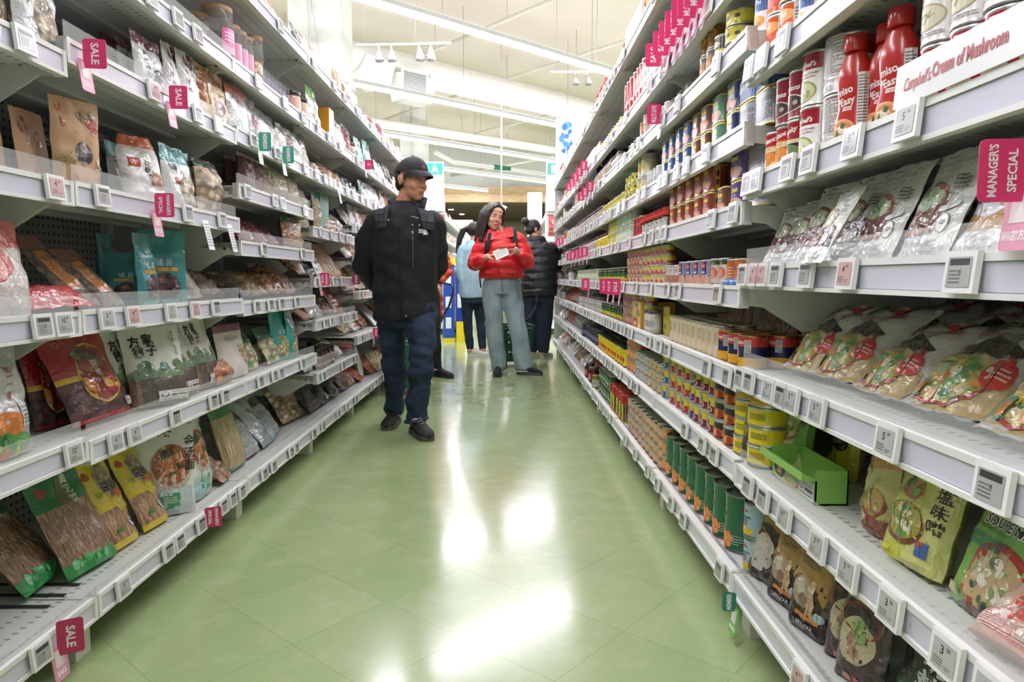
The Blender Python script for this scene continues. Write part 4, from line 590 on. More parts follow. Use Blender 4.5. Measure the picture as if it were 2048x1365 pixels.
    P['redtall'] = lambda: can('chilli_tin', .034, .11, 'c23a3c', art=[('text', 'HOT', .5, .7, .12, 'f0dcd8'), ('ell', .5, .4, .2, .14, '8a2024')])
    P['pinktall'] = lambda: can('drink_tin', .03, .11, 'd9a09c', bands=[(.7, 1, 'b84a50')], art=[('lines', .2, .3, .8, .6, 4, 'f0e4e0')])
    P['coraltall'] = lambda: can('crisp_tube', .036, .21, 'd9756a', art=[('text', 'CRISPS', .5, .7, .08, 'f4dcd4'), ('ell', .5, .4, .3, .1, 'e8a090')], metal='d8d8d4')
    P['metaltin'] = lambda: can('oil_tin', .045, .12, '8d938c', art=[('ell', .5, .55, .2, .22, '6a706a')], n=5, sy=.7, kind='metal')
    P['yellowstack'] = lambda: can('pet_food_can', .046, .045, 'd6ca3c', bands=[(.0, .3, 'c2b434')], art=[('rect', .2, .4, .34, .7, '2f3028'), ('rect', .5, .4, .62, .7, '2f3028'), ('rect', .74, .4, .84, .7, '2f3028')], metal='a8a480')
    P['blackstack'] = lambda: can('olive_can', .04, .055, '2c2a26', bands=[(0, .25, 'd8c63c'), (.85, 1, 'c8b83c')], art=[('ell', .5, .52, .2, .22, 'e0d8b0')])
    P['spice'] = lambda: can('peanut_tin', .038, .1, '9d6a3c', bands=[(.8, 1.0, '7d7468')], art=[('ell', .5, .45, .28, .22, 'd0a05c'), ('blobs', .5, .45, .2, .14, 8, .08, ['7a4a24', 'c88a3c'])], metal='a8a8a0')
    P['browncan'] = lambda: can('bean_paste_can', .034, .07, '7a4030', art=[('ell', .5, .5, .24, .24, 'c89a50'), ('rect', .8, .1, .95, .9, 'd8c890')])
    P['oatbox'] = lambda: can('oat_tin', .04, .095, 'cfcaa0', bands=[(.72, 1.0, 'b8b0a0')], art=[('ell', .5, .4, .26, .22, 'e0c03c'), ('ell', .5, .4, .16, .14, 'b87a4c')])
    return P
def D_other():
    P = {}
    jar = lambda r, h, c, lab, art=(), bands=None: bottle('jar', [(r*.9, 0), (r, .004), (r, h*.2), (r, h*.75), (r, h*.84), (r*.8, h*.93), (r*.78, h)], [c, c, lab, c, c, c], art, arty=(.2, .75))
    P['miso_easy'] = ('miso_sauce_bottle', 'bottle', lambda: bottle('miso_sauce_bottle', [(.032, 0), (.036, .005), (.035, .05), (.029, .075), (.031, .1), (.034, .125), (.03, .15), (.019, .172), (.018, .176)], ['b52a26']*8, [('text', 'miso', .42, .66, .12, 'f6efe8', {'bold': .03, 'rot': 8}), ('text', '&', .28, .55, .08, 'f6efe8', {'bold': .05}), ('text', 'Easy', .48, .54, .12, 'f6efe8', {'bold': .03, 'rot': 8}), ('rect', .38, .43, .58, .48, 'f0d8d0'), ('text', 'Original', .48, .455, .035, 'a83028'), ('ell', .4, .2, .26, .14, 'e8a878'), ('ell', .4, .21, .2, .1, 'd98a58'), ('blobs', .4, .21, .13, .07, 9, .055, ['f0e8d0', '3f6a3c', 'e8dcc0'], 'sq'), ('rect', .62, .02, .8, .1, '3a6a9a'), ('lines', .63, .03, .79, .09, 2, 'e8f0f4')], sy=.62, arty=(.0, .9)), [('cap', (0, 0, .176), lambda: cap_mesh(.021, .03, 'b52a26')), ('information_label', (0, 0, 0), lambda: (lambda mb: (Surf([[Vector((.018+.022*math.cos(a_), -.012+.014*math.sin(a_)-.008, z)) for a_ in (-1.2, -.6, 0)] for z in (.035, .13)], [0, .5, 1], [0, 1], .03, .095).art(mb, [('rect', .01, .01, .99, .99, 'e8e6e2'), ('lines', .08, .05, .92, .95, 16, '5a5a5a')]), mb.mesh('information_label'))[1])(MB()))])
    P['blackjar'] = ('sauce_jar', 'jar', lambda: jar(.034, .1, '3a2a2a', 'cfc4ba', [('lines', .1, .2, .9, .8, 5, '7a5a54')]), [('lid', (0, 0, .098), lambda: cap_mesh(.032, .018, '222224'))])
    P['browncrock'] = ('pickle_jar', 'jar', lambda: bottle('pickle_jar', [(.036, 0), (.042, .01), (.042, .08), (.034, .095), (.034, .1)], ['4a241c', '4a241c', '4a241c', '3a1c18'], [('rect', .2, .15, .8, .85, 'a03a30'), ('lines', .25, .25, .75, .75, 4, 'e0c0a8')], arty=(.1, .8)), [('lid', (0, 0, .1), lambda: cap_mesh(.036, .016, '6d6460'))])
    P['olivejar'] = ('olive_jar', 'jar', lambda: jar(.033, .085, '7a7a2c', 'd0cfc8', [('lines', .1, .2, .9, .8, 4, '6a6a58')]), [('lid', (0, 0, .083), lambda: cap_mesh(.031, .014, 'b0803c'))])
    P['redlid'] = ('spread_jar', 'jar', lambda: bottle('spread_jar', [(.042, 0), (.044, .005), (.044, .1), (.044, .12), (.04, .13)], ['d8c43a', 'cfc03c', 'b8302c', 'a02420'], [('ell', .42, .45, .18, .26, '4a7a34'), ('ell', .42, .2, .16, .14, 'd86a2c'), ('blobs', .42, .2, .14, .1, 8, .07, ['d8502c', 'e88a3c']), ('rect', .68, .05, .92, .95, '5a3030'), ('vtext', 'ALPEEN', .8, .84, .13, 'e8dcd0'), ('rect', 0, .05, .1, .95, '5a8a3c')], arty=(.04, .8)), [('lid', (0, 0, .128), lambda: cap_mesh(.047, .024, 'b82a2e'))])
    P['clothjar'] = ('cloth_topped_jar', 'jar', lambda: bottle('cloth_topped_jar', [(.036, 0), (.04, .006), (.04, .07), (.036, .08), (.034, .085)], ['6a3a24', '5a3020', '6a3a24', '6a3a24'], [('rect', .22, .1, .78, .9, 'd6d8d4'), ('ring', .5, .5, .28, .42, .08, '2a2a2c'), ('lines', .3, .25, .7, .75, 6, '8a8a88')], arty=(.1, .82)), [('cloth_cover', (0, 0, .07), lambda: (lambda mb: (mb.lathe([(.05, 0), (.042, .014), (.036, .018), (.041, .024), (.038, .034), (.02, .037)], M('cc3a28', 'soft'), 20, sect=lambda a: 1+.05*math.sin(a*7)), mb.mesh('cloth_cover'))[1])(MB()))])
    P['darkjar'] = ('sauce_jar', 'jar', lambda: jar(.034, .09, '26283a', '3a4058', [('lines', .1, .2, .9, .8, 4, '9aa0b8')]), [('lid', (0, 0, .088), lambda: cap_mesh(.032, .015, '2a2c40'))])
    P['redcapjar'] = ('sauce_jar', 'jar', lambda: jar(.033, .09, '4a2820', 'd8d2c8', [('lines', .1, .2, .9, .8, 4, '7a5a54')]), [('lid', (0, 0, .088), lambda: cap_mesh(.032, .015, '5f2a34'))])
    P['whitejar'] = ('seasoning_jar', 'jar', lambda: jar(.032, .09, 'c9c2b8', 'dcdedc', [('lines', .1, .2, .9, .8, 5, '6a6a68')]), [('lid', (0, 0, .088), lambda: cap_mesh(.03, .014, '4a4a48'))])
    P['yellowjar'] = ('mustard_jar', 'jar', lambda: jar(.036, .09, 'd9cc38', 'e0d440', [('ell', .5, .5, .2, .26, 'c8a02c')]), [('lid', (0, 0, .088), lambda: cap_mesh(.034, .016, '5f2a34'))])
    P['saltjar'] = ('pink_salt_jar', 'jar', lambda: bottle('pink_salt_jar', [(.036, 0), (.04, .005), (.04, .02), (.04, .09), (.036, .105), (.034, .11)], [SALTM, SALTM, 'e0b5a4', 'c9a58c', 'c9a58c'], [('ell', .5, .5, .26, .2, 'e8c8ba')], arty=(.2, .8)), [('lid', (0, 0, .108), lambda: cap_mesh(.038, .022, '2c2a2a'))])
    P['creamjar'] = ('milk_powder_jar', 'jar', lambda: jar(.036, .105, 'd8cfb4', 'e0dac6', [('lines', .2, .3, .8, .7, 3, '8a8270')]), [('lid', (0, 0, .103), lambda: cap_mesh(.035, .02, '5a5650'))])
    P['bottle'] = ('soy_sauce_bottle', 'bottle', lambda: bottle('soy_sauce_bottle', [(.026, 0), (.03, .005), (.03, .09), (.024, .11), (.013, .13), (.012, .15)], ['2a1c18', '3a2620', '2a1c18', '2a1c18', '2a1c18'], [('rect', .15, .1, .85, .9, 'c9b08a'), ('lines', .2, .2, .8, .8, 4, '6a3a2a')], arty=(.1, .6)), [('cap', (0, 0, .15), lambda: cap_mesh(.015, .018, '2a2a2a'))])
    P['redbottle'] = ('chilli_sauce_bottle', 'bottle', lambda: bottle('chilli_sauce_bottle', [(.026, 0), (.03, .005), (.03, .09), (.024, .11), (.013, .13), (.012, .15)], ['a8301f']*5, [('rect', .15, .1, .85, .9, 'd8a050')], arty=(.1, .6)), [('cap', (0, 0, .15), lambda: cap_mesh(.015, .018, 'a82a24'))])
    def storage():
        mb = MB(); mb.lathe([(.052, 0), (.056, .004), (.056, .2), (.054, .204)], CLEAR(.14, 'dfe8e6'), 24, cap=False); mb.lathe([(.05, .004), (.052, .09), (.05, .12)], M('4a3a34', 'soft'), 20)
        us = [k/12 for k in range(13)]; Surf([[Vector((.057*math.cos(-PI+PI*u), .057*math.sin(-PI+PI*u), z)) for u in us] for z in (.03, .14)], us, [0, 1], .17, .11).art(mb, [('rect', .2, .35, .8, .95, 'd86aa0'), ('rect', .2, .1, .8, .35, 'e8a8c8'), ('lines', .26, .5, .74, .85, 3, 'f4d8e8')]); return mb.mesh('glass_storage_jar')
    P['storage'] = ('glass_storage_jar', 'jar', storage, [('wooden_lid', (0, 0, .2), lambda: cap_mesh(.055, .018, 'b08d6a', kind='paper'))])
    def storage2():
        mb = MB(); mb.lathe([(.034, 0), (.038, .004), (.038, .17), (.036, .174)], CLEAR(.14, 'dfe8e6'), 20, cap=False); mb.lathe([(.033, .004), (.034, .08), (.032, .1)], M('6a4a44', 'soft'), 18)
        us = [k/10 for k in range(11)]; Surf([[Vector((.039*math.cos(-PI+PI*u), .039*math.sin(-PI+PI*u), z)) for u in us] for z in (.02, .12)], us, [0, 1], .12, .1).art(mb, [('rect', .2, .3, .8, .95, 'e0a0bc'), ('rect', .2, .1, .8, .3, 'ecc8d8')]); return mb.mesh('glass_storage_jar')
    P['storagesmall'] = ('glass_storage_jar', 'jar', storage2, [('wooden_lid', (0, 0, .17), lambda: cap_mesh(.037, .015, 'b08d6a', kind='paper'))])
    def storage3():
        mb = MB(); mb.lathe([(.044, 0), (.048, .004), (.048, .2), (.046, .204)], CLEAR(.14, 'dfe8e6'), 22, cap=False); mb.lathe([(.043, .004), (.044, .09), (.04, .11)], FOOD(['e8c890', 'd9a860', 'f4e4c4'], 60), 18)
        return mb.mesh('glass_storage_jar')
    P['storagegrain'] = ('glass_storage_jar', 'jar', storage3, [('wooden_lid', (0, 0, .2), lambda: cap_mesh(.047, .018, 'a07a58', kind='paper'))])
    def cup():
        mb = MB(); mb.lathe([(.026, 0), (.03, .003), (.033, .1), (.034, .102)], CLEAR(.16, 'dfe8ea'), 18, cap=False); mb.lathe([(.027, .004), (.031, .07), (.031, .072)], M('a89ab0', 'soft'), 18); return mb.mesh('drinking_glass')
    P['cup'] = ('drinking_glass', 'glass', cup, [])
    def tub():
        mb = MB(); mb.lathe([(.05, 0), (.058, .004), (.06, .05), (.058, .056)], CLEAR(.18), 24, cap=False); mb.lathe([(.05, .003), (.055, .03), (.05, .045), (.02, .05)], FOOD(['5a2c28', '7a3c34', '3c2020'], 50), 22); return mb.mesh('fruit_tub')
    P['tub'] = ('fruit_tub', 'tub', tub, [('lid', (0, 0, .055), lambda: cap_mesh(.06, .01, 'b8402f', 24))])
    P['orangebox'] = ('orange_tea_carton', 'box', lambda: carton('orange_tea_carton', .11, .06, .2, 'e09a2c', [('vtext', '大麦茶', .5, .75, .14, '7a3a1c'), ('lines', .3, .1, .7, .25, 3, 'a8601c')]), [])
    P['orangebox2'] = ('biscuit_box', 'box', lambda: carton('biscuit_box', .08, .05, .12, 'd88a4c', [('rect', .1, .1, .9, .6, 'd8c8b0'), ('lines', .2, .7, .8, .85, 2, 'f0e4d0')]), [])
    P['whitebox'] = ('biscuit_box', 'box', lambda: carton('biscuit_box', .06, .04, .14, 'e4dcd2', [('rect', .1, .1, .9, .5, 'c89a80'), ('lines', .2, .6, .8, .85, 3, 'a87a68')]), [])
    P['tealbox'] = ('teal_tea_box', 'box', lambda: carton('teal_tea_box', .2, .03, .24, '3f9a94', [('rect', .12, .12, .88, .86, '59b0a6'), ('blobs', .5, .5, .3, .28, 22, .05, ['2f7a70', '86c8bc', '3f8a80']), ('rect', 0, 0, .06, 1, 'b8ddd4')]), [])
    P['sardbox'] = ('sardine_display_carton', 'box', lambda: carton('sardine_display_carton', .2, .16, .13, 'd9b43c', [('text', '豆豉鲮鱼', .5, .86, .12, '4a3a20', {'bold': .02}), ('ell', .66, .6, .2, .14, 'a89a70'), ('blobs', .66, .6, .14, .08, 8, .05, ['6a4a2a', '8a7a5a']), ('rect', .1, .05, .6, .38, 'b8302c'), ('ell', .35, .2, .1, .07, 'ece0d0'), ('ell', .35, .42, .06, .05, 'e06a3c')], side=[('rect', 0, 0, 1, .3, 'c8923c'), ('rect', .3, .4, .7, .8, 'e8dcc0')]), [])
    P['brownbox'] = ('brown_carton', 'box', lambda: carton('brown_carton', .2, .12, .1, '8a6e4e', [('text', '豆豉鲮鱼', .5, .72, .14, '3a2c20', {'bold': .02}), ('ell', .5, .36, .16, .16, '6d5440')], kind='paper'), [])
    def trough():
        mb = MB(); g = M('93c962', 'gloss'); W, D, H = .24, .07, .075
        mb.box(-W/2, W/2, -D/2, D/2, 0, .003, g); mb.box(-W/2, W/2, -D/2, -D/2+.003, 0, H*.7, g); mb.box(-W/2, W/2, D/2-.003, D/2, 0, H, g)
        for sx in (-1, 1): mb.box(min(sx*W/2, sx*(W/2-.003)), max(sx*W/2, sx*(W/2-.003)), -D/2, D/2, 0, H, g)
        mb.prism([(-D/2-.03, H*.7), (-D/2, H*.7), (-D/2, H*.7+.003), (-D/2-.03, H*.95)], -W/2, W/2, g)
        Surf([[Vector((W*(u-.5), -D/2, H*.7*v)) for u in (0, 1)] for v in (0, 1)], [0, 1], [0, 1], W, H*.7).art(mb, [('rect', .12, 0, .95, .9, 'bccf8c'), ('ell', .2, .55, .14, .42, '4a2c1c'), ('text', 'VALUE', .2, .78, .16, 'd8b06a'), ('text', '20', .2, .5, .5, 'e0c080', {'bold': .06}), ('text', 'PK', .2, .2, .14, 'd8b06a'), ('ell', .5, .3, .16, .26, 'c07a4c'), ('ell', .5, .34, .13, .2, 'b8c88a')]+SHELFMARK(.66, .1, .98, .8), .0004, .00012)
        return mb.mesh('soup_display_tray')
    P['trough'] = ('soup_display_tray', 'tray', trough, [])
    return P
_REG = {}
CATN = {'pouch': 'pouch', 'bag': 'bag', 'pack': 'packet', 'packet': 'packet', 'sachet': 'sachet', 'can': 'can', 'tin': 'tin', 'tube': 'tube', 'wrap': 'plastic wrap'}
for _k, _f in D_pouches().items(): _REG[_k] = (None, None, _f, [])
for _k, _f in D_cans().items(): _REG[_k] = (None, None, _f, [])
for _k, _t in D_other().items(): _REG[_k] = _t
_BUILT = {}
def product(key):
    if key not in _BUILT:
        nm, cat, f, parts = _REG[key]; me = f(); nm = nm or me.name.split('.')[0]; cat = cat or CATN.get(nm.split('_')[-1], nm.split('_')[-1])
        vs = [v.co for v in me.vertices]; dims = [max(v[i] for v in vs)-min(v[i] for v in vs) for i in range(3)]
        _BUILT[key] = (nm, cat, me, [(p, l, g()) for p, l, g in parts], dims)
    return _BUILT[key]
FRONT = {'R': .60, 'L': -1.02}
def place(key, side, s, off, z, rz=0, lean=0, roll=0, sc=None, label=None, group=None, seen=True):
    """stand a copy of a product on a shelf: s metres down the aisle, off metres behind the shelf edge"""
    nm, cat, me, parts, dims = product(key)
    X = FRONT['R']+off if side == 'R' else FRONT['L']-off
    o = link(nm, me, None, (X, s, z), (-R(lean), R(roll), R((-90 if side == 'R' else 90)+rz)), sc, label, cat, group)
    for p, l, m2 in parts: link(p, m2, o, l)
    return o
# ------------------------------------------------------------------ building shell
def structure():
    mb = MB(); mb.box(-14, 16, -6, 34, -.1, 0, floor_mat()); mb.obj('floor', kind='structure')
    cm = blotch_mat('dccfc6', 'e6dad0', .6, .3, .7, .8, 'cream_ceiling'); mb = MB(); mb.box(-14, 16, -6, 34, 5.6, 5.7, cm); mb.obj('ceiling', kind='structure')
    wm = M('dcdad2', 'paper')
    for n, a in (('wall_left', (-14.1, -14, -6, 34)), ('wall_right', (16, 16.1, -6, 34)), ('wall_back', (-14, 16, 34, 34.1)), ('wall_front', (-14, 16, -6.1, -6))):
        mb = MB(); mb.box(*a, 0, 5.6, wm); mb.obj(n, kind='structure')
structure()

# ceiling lamps run diagonally to the aisle
LU = Vector((math.sin(R(49)), math.cos(R(49)), 0)); LV = Vector((-LU.y, LU.x, 0))
def lamp_line(y0, i, t0=-10.0, t1=10.0):
    ang = math.atan2(LU.y, LU.x); p0 = Vector((0, y0, 3.9))
    o = empty('linear_ceiling_light', tuple(p0), ang, label=LAMPL[i], cat='ceiling light', group='diagonal linear ceiling lights')
    mb = MB(); mb.box(t0, t1, -.055, .055, .03, .085, M('d4d8d8')); mb.obj('housing', o)
    mb = MB(); mb.box(t0+.01, t1-.01, -.05, .05, -.005, .03, EMIT('f6f3ff', LAMP_STRENGTH)); mb.obj('diffuser', o)
    mb = MB(); mb.box(t0+.01, t1-.01, -.035, .035, .086, .095, EMIT('fff4ee', LAMP_STRENGTH*.05)); mb.obj('uplight', o)  # added glowing strip on top of the housing, only to brighten the ceiling
    k = t0+1.2
    while k < t1:
        mb = MB(); mb.tube([(k, 0, .085), (k, 0, 1.7)], .004, M('9a9c98'), 5); mb.obj('suspension_wire', o); k += 2.6
LAMPL = ['diagonal ceiling light strip above and behind the viewer', 'diagonal ceiling light strip overhead, nearest the viewer', 'longest and nearest diagonal light strip crossing the top of the photo',
         'diagonal light strip passing beside the emergency light on the pillar', 'third diagonal light strip, just under the far pipe', 'fourth diagonal light strip level with the aisle letter signs', 'short farthest diagonal light strip above the wood fascia']
lamp_line(1.07, 0); lamp_line(5.07, 1); lamp_line(9.07, 2); lamp_line(13.05, 3); lamp_line(17.05, 4); lamp_line(21.0, 5); lamp_line(24.8, 6, -10, -.9)

# ------------------------------------------------------------------ gondola shelving
WHT = M('e9ebe8'); WH2 = M('dfe1de'); STRIP = M('d9d9e8', 'gloss'); TAGW = M('f0f1f0', 'gloss'); TAGS = M('9a9d9c', 'gloss'); GRN = M('cfd3ca'); INKB = M('26282a', 'ink')
BOARD = None
def shelf_mats():
    global BOARD
    BOARD = perf_mat('d9dbd8', .025, .05, '8f958f', .14, edge=(.005, .16), name='perforated_shelf')
shelf_mats()
_SH = {}
def shelf_meshes(L, D, lab):
    k = (round(L, 3), D)
    if k in _SH: return _SH[k]
    mb = MB(); mb.box(.004, L-.004, .012, D, -.03, -.01, BOARD); mb.box(.004, L-.004, .012, .03, -.045, -.01, WH2)
    for y in (.2, .34): mb.box(.03, L-.03, y, y+.03, -.042, -.03, GRN)
    board = mb.mesh('board')
    mb = MB(); mb.box(.002, L-.002, -.012, .012, -.011, 0, WHT); mb.box(.002, L-.002, -.014, -.008, -.058, -.05, WHT); mb.box(.002, L-.002, -.006, .012, -.055, -.011, WHT)
    mb.box(.004, L-.004, -.0085, -.006, -.049, -.012, STRIP)
    for x in (.002, L-.014): mb.box(x, x+.012, -.0135, .012, -.058, 0, WHT)
    rail = mb.mesh('price_rail')
    mb = MB(); mb.prism([(.012, -.012), (.012, -.052), (.05, -.056), (.15, -.118), (D, -.118), (D, -.012)], 0, .004, GRN); mb.tube([(-.001, .05, -.032), (.0, .05, -.032)], .006, M('4a4c4a'), 8)
    mb.tube([(.0, .09, -.032), (-.001, .09, -.032)], .004, M('8a8c88'), 8)
    br = mb.mesh('bracket'); _SH[k] = (board, rail, br); return _SH[k]
_TG = {}
def tag_mesh():
    if 'f' not in _TG:
        mb = MB(); mb.box(-.03, .03, -.008, 0, -.054, 0, TAGW); _TG['f'] = mb.mesh('price_tag')
        mb = MB(); mb.box(-.026, .026, -.0005, .0, -.022, .02, TAGS); _TG['s'] = mb.mesh('screen')
        mb = MB(); mb.box(-.03, .03, -.008, 0, -.054, 0, TAGW); mb.box(-.023, .023, -.0088, -.008, -.047, -.009, TAGS); mb.box(-.018, .018, -.0091, -.0088, -.024, -.014, M('55585a')); _TG['far'] = mb.mesh('price_tag')
        for q, (c, tx) in enumerate((('a9abaa', ''), ('b4b6b5', '5.99'), ('b4b6b5', '3.50'), ('b4b6b5', '7.99'), ('b4b6b5', '10.99'), ('c9a5a4', '4.99'), ('b4b6b5', '12.50'), ('b4b6b5', '6.49'))):
            mb = MB(); S = flat_surf(.046, .039); a = [('rect', .001, .001, .999, .999, c)]
            if tx: a += [('text', tx.split('.')[0], .42, .68, .42, '26282a', {'bold': .02}), ('text', tx.split('.')[1], .68, .8, .2, '26282a'), ('lines', .08, .1, .5, .4, 3, '6a6c6c'), ('lines', .6, .1, .9, .25, 2, '7a7c7c')]
            else: a += [('rect', .08, .72, .92, .94, '3a3c3e'), ('lines', .1, .1, .6, .6, 4, '707272'), ('text', '4', .55, .5, .26, '5a5c5c')]
            S.art(mb, a, .0002, .0001); _TG['s%d' % q] = mb.mesh('screen')
    return _TG
RIS = CLEAR(.2, 'eef4f2')
_RS = {}
def shelf(side, z, s0, s1, label, tags=(), near=False, riser=False, D=.46, bottom=False, X=None):
    L = s1-s0; board, rail, br = shelf_meshes(L, D if not bottom else .5, label)
    Xf = FRONT[side] if X is None else X
    o = empty('gondola_shelf', (Xf, s1 if side == 'R' else s0, z), R(-90 if side == 'R' else 90), label=label, cat='shelf', group='white metal gondola shelves')
    link('board', board, o); link('price_rail', rail, o)
    if not bottom:
        link('bracket', br, o, (.004, 0, 0)); link('bracket', br, o, (L-.008, 0, 0))
    T = tag_mesh()
    for t in tags:
        s, q = t if isinstance(t, tuple) else (t, None)
        x = (s1-s) if side == 'R' else (s-s0)
        if near:
            g = link('price_tag', T['f'], o, (x, -.013, .002), (R(-6), 0, 0)); link('screen', T['s%d' % (q or 0)], g, (0, -.0085, -.0465))
        else: link('price_tag', T['far'], o, (x, -.013, .002), (R(-6), 0, 0))
    if riser:
        k = round(L, 3)
        if k not in _RS: mb = MB(); mb.box(.01, L-.01, 0, .0015, 0, .04, RIS); _RS[k] = mb.mesh('clear_riser')
        link('clear_riser', _RS[k], o, (0, -.002, 0))
    return o
RB = [-.26, .74]+[1.74+i for i in range(8)]; LB = [-.36, .64]+[1.64+i for i in range(8)]
ZR0 = [.165, .46, .71, .966, 1.185, 1.457, 1.76, 2.07]; ZR1 = [.165, .465, .70, .915, 1.125, 1.32, 1.548, 1.74, 2.07]
ZLP = [.155, .554, .855, 1.158, 1.45, 1.745, 2.07]; ZLQ = [.155, .54, .857, 1.16, 1.486, 1.745, 2.07]
ZLR = [.155, .54, .845, 1.076, 1.29, 1.50, 1.745, 2.07]; ZLS = [.155, .425, .71, .94, 1.205, 1.50, 1.745, 2.07]
ORD = ['lowest', 'second lowest', 'third', 'fourth', 'fifth', 'sixth', 'seventh', 'eighth', 'ninth']
BAYN = ['bay beside the viewer', 'nearest full bay', 'second bay', 'third bay', 'fourth bay', 'fifth bay', 'sixth bay', 'seventh bay', 'far end bay']
def zset(side, b):
    if side == 'R': return ZR0 if b <= 1 else ZR1
    return ZLP if b <= 1 else (ZLQ if b == 2 else (ZLS if b == 4 else ZLR))
NEARTAGS = {  # tag positions along the aisle and their screen, on the shelves close to the camera
 ('R', 1, 1): [(1.62, 0), (1.52, 0), (1.40, 4), (1.245, 3), (1.13, 3), (1.0, 2), (.865, 2), (.78, 2)], ('R', 1, 2): [(1.7, 0), (1.635, 0), (1.51, 1), (1.44, 0), (1.385, 1), (1.27, 1), (1.03, 1), (.8, 0)],
 ('R', 1, 3): [(1.7, 0), (1.62, 5), (1.57, 5), (1.49, 0), (1.34, 0), (1.18, 5), (.88, 0)], ('R', 1, 4): [(1.69, 0), (1.63, 0), (1.45, 0), (1.35, 0), (1.18, 1), (1.02, 1)], ('R', 1, 5): [(1.7, 0), (1.62, 0), (1.5, 0)],
 ('R', 1, 0): [(1.30, 5), (1.05, 0), (.86, 0)], ('L', 2, 0): [(2.55, 0), (2.46, 0), (2.38, 0), (2.2, 0), (2.05, 0), (1.98, 0), (1.74, 1)], ('L', 1, 0): [(1.42, 0), (1.2, 0)],
 ('L', 1, 1): [(1.57, 6), (1.3, 0)], ('L', 2, 1): [(1.74, 7), (1.83, 7), (2.06, 0), (2.33, 0), (2.43, 0)], ('L', 1, 2): [(1.49, 0), (1.56, 4), (1.3, 0)], ('L', 2, 2): [(1.73, 1), (1.85, 5), (2.06, 1), (2.22, 5), (2.38, 0)],
 ('L', 1, 3): [(1.56, 5), (1.3, 0)], ('L', 2, 3): [(1.74, 0), (2.2, 0), (2.46, 0)], ('L', 1, 4): [(1.49, 0), (1.3, 0)], ('L', 2, 4): [(2.02, 5), (2.3, 0), (2.46, 0)]}
def gondola(side):
    rnd = random.Random(5 if side == 'R' else 9); B = RB if side == 'R' else LB; sg = 1 if side == 'R' else -1; Xf = FRONT[side]; Xb = Xf+sg*.5
    nm = 'right' if side == 'R' else 'left'
    fr = empty('shelving_unit', (Xb, B[0], 0), 0, label='white shelving frame with back panels and feet along the %s of the aisle' % nm, cat='shelving')
    def loc(mb, name): return mb.obj(name, fr, loc=(-Xb, -B[0], 0))
    bp = perf_mat('a5aba6', .0254, .0254, '50554f', .2, name='pegboard_grey', axes=(1, 2)); 
    for i in range(len(B)-1):
        mb = MB(); mb.box(min(Xb, Xb+sg*.012), max(Xb, Xb+sg*.012), B[i]+.01, B[i+1]-.01, .1, 2.25, bp); loc(mb, 'back_panel')
        mb = MB(); mb.box(min(Xf+sg*.14, Xf+sg*.15), max(Xf+sg*.14, Xf+sg*.15), B[i], B[i+1], .0, .1, M('9ba39b')); loc(mb, 'kick_plate')
    for s in B:
        mb = MB(); mb.box(min(Xb-sg*.03, Xb+sg*.03), max(Xb-sg*.03, Xb+sg*.03), s-.02, s+.02, 0, 2.28, WH2); loc(mb, 'upright')
        mb = MB(); mb.box(min(Xf+sg*.03, Xb), max(Xf+sg*.03, Xb), s-.03, s+.03, 0, .105, M('dfe0d6')); loc(mb, 'foot')
    # far end panel of punched steel
    e = B[-1]; ep = perf_mat('e8eae8', .0254, .0254, '8d928e', .2, name='pegboard_white', axes=(0, 2)); mb = MB(); mb.box(min(Xf+sg*.0, Xb), max(Xf+sg*.0, Xb), e+.022, e+.03, .1, 2.28, ep); loc(mb, 'end_panel')
    mb = MB(); mb.box(min(Xb+sg*.03, Xb+sg*.55), max(Xb+sg*.03, Xb+sg*.55), B[0], B[-1], .1, 2.1, M('cfd3d0')); loc(mb, 'rear_side')
    for b in range(len(B)-1):
        zs = zset(side, b)
        for k, z in enumerate(zs):
            what = SHELFNOTE.get((side, b, k), '')
            lab = 'white metal shelf, %s level, %s of the %s shelving' % (ORD[k] if k < len(zs)-1 else 'topmost', BAYN[b], nm)
            near = (side, b, k) in NEARTAGS
            tg = NEARTAGS.get((side, b, k))
            if tg is None:
                n = 0 if b == 0 else (5 if k < 6 else 3)+(2 if b > 3 else 0); tg = sorted(rnd.uniform(B[b]+.05, B[b+1]-.05) for q in range(n)); tg = [t for q, t in enumerate(tg) if q == 0 or t-tg[q-1] > .075]
            shelf(side, z, B[b], B[b+1], lab, tg, near, riser=(side, b, k) in RISERS, bottom=(k == 0))
SHELFNOTE = {}
RISERS = {('L', 1, 1), ('L', 2, 1), ('L', 1, 2), ('L', 2, 2), ('L', 1, 3), ('L', 2, 3), ('L', 2, 4), ('L', 2, 5), ('L', 3, 5), ('L', 3, 3), ('L', 3, 2), ('L', 3, 1), ('L', 1, 0), ('L', 2, 0), ('L', 3, 0), ('L', 4, 1), ('L', 4, 2), ('L', 3, 4),
          ('R', 1, 2), ('R', 1, 1), ('R', 1, 3), ('R', 1, 0), ('R', 0, 2), ('R', 0, 3)}
gondola('R'); gondola('L')
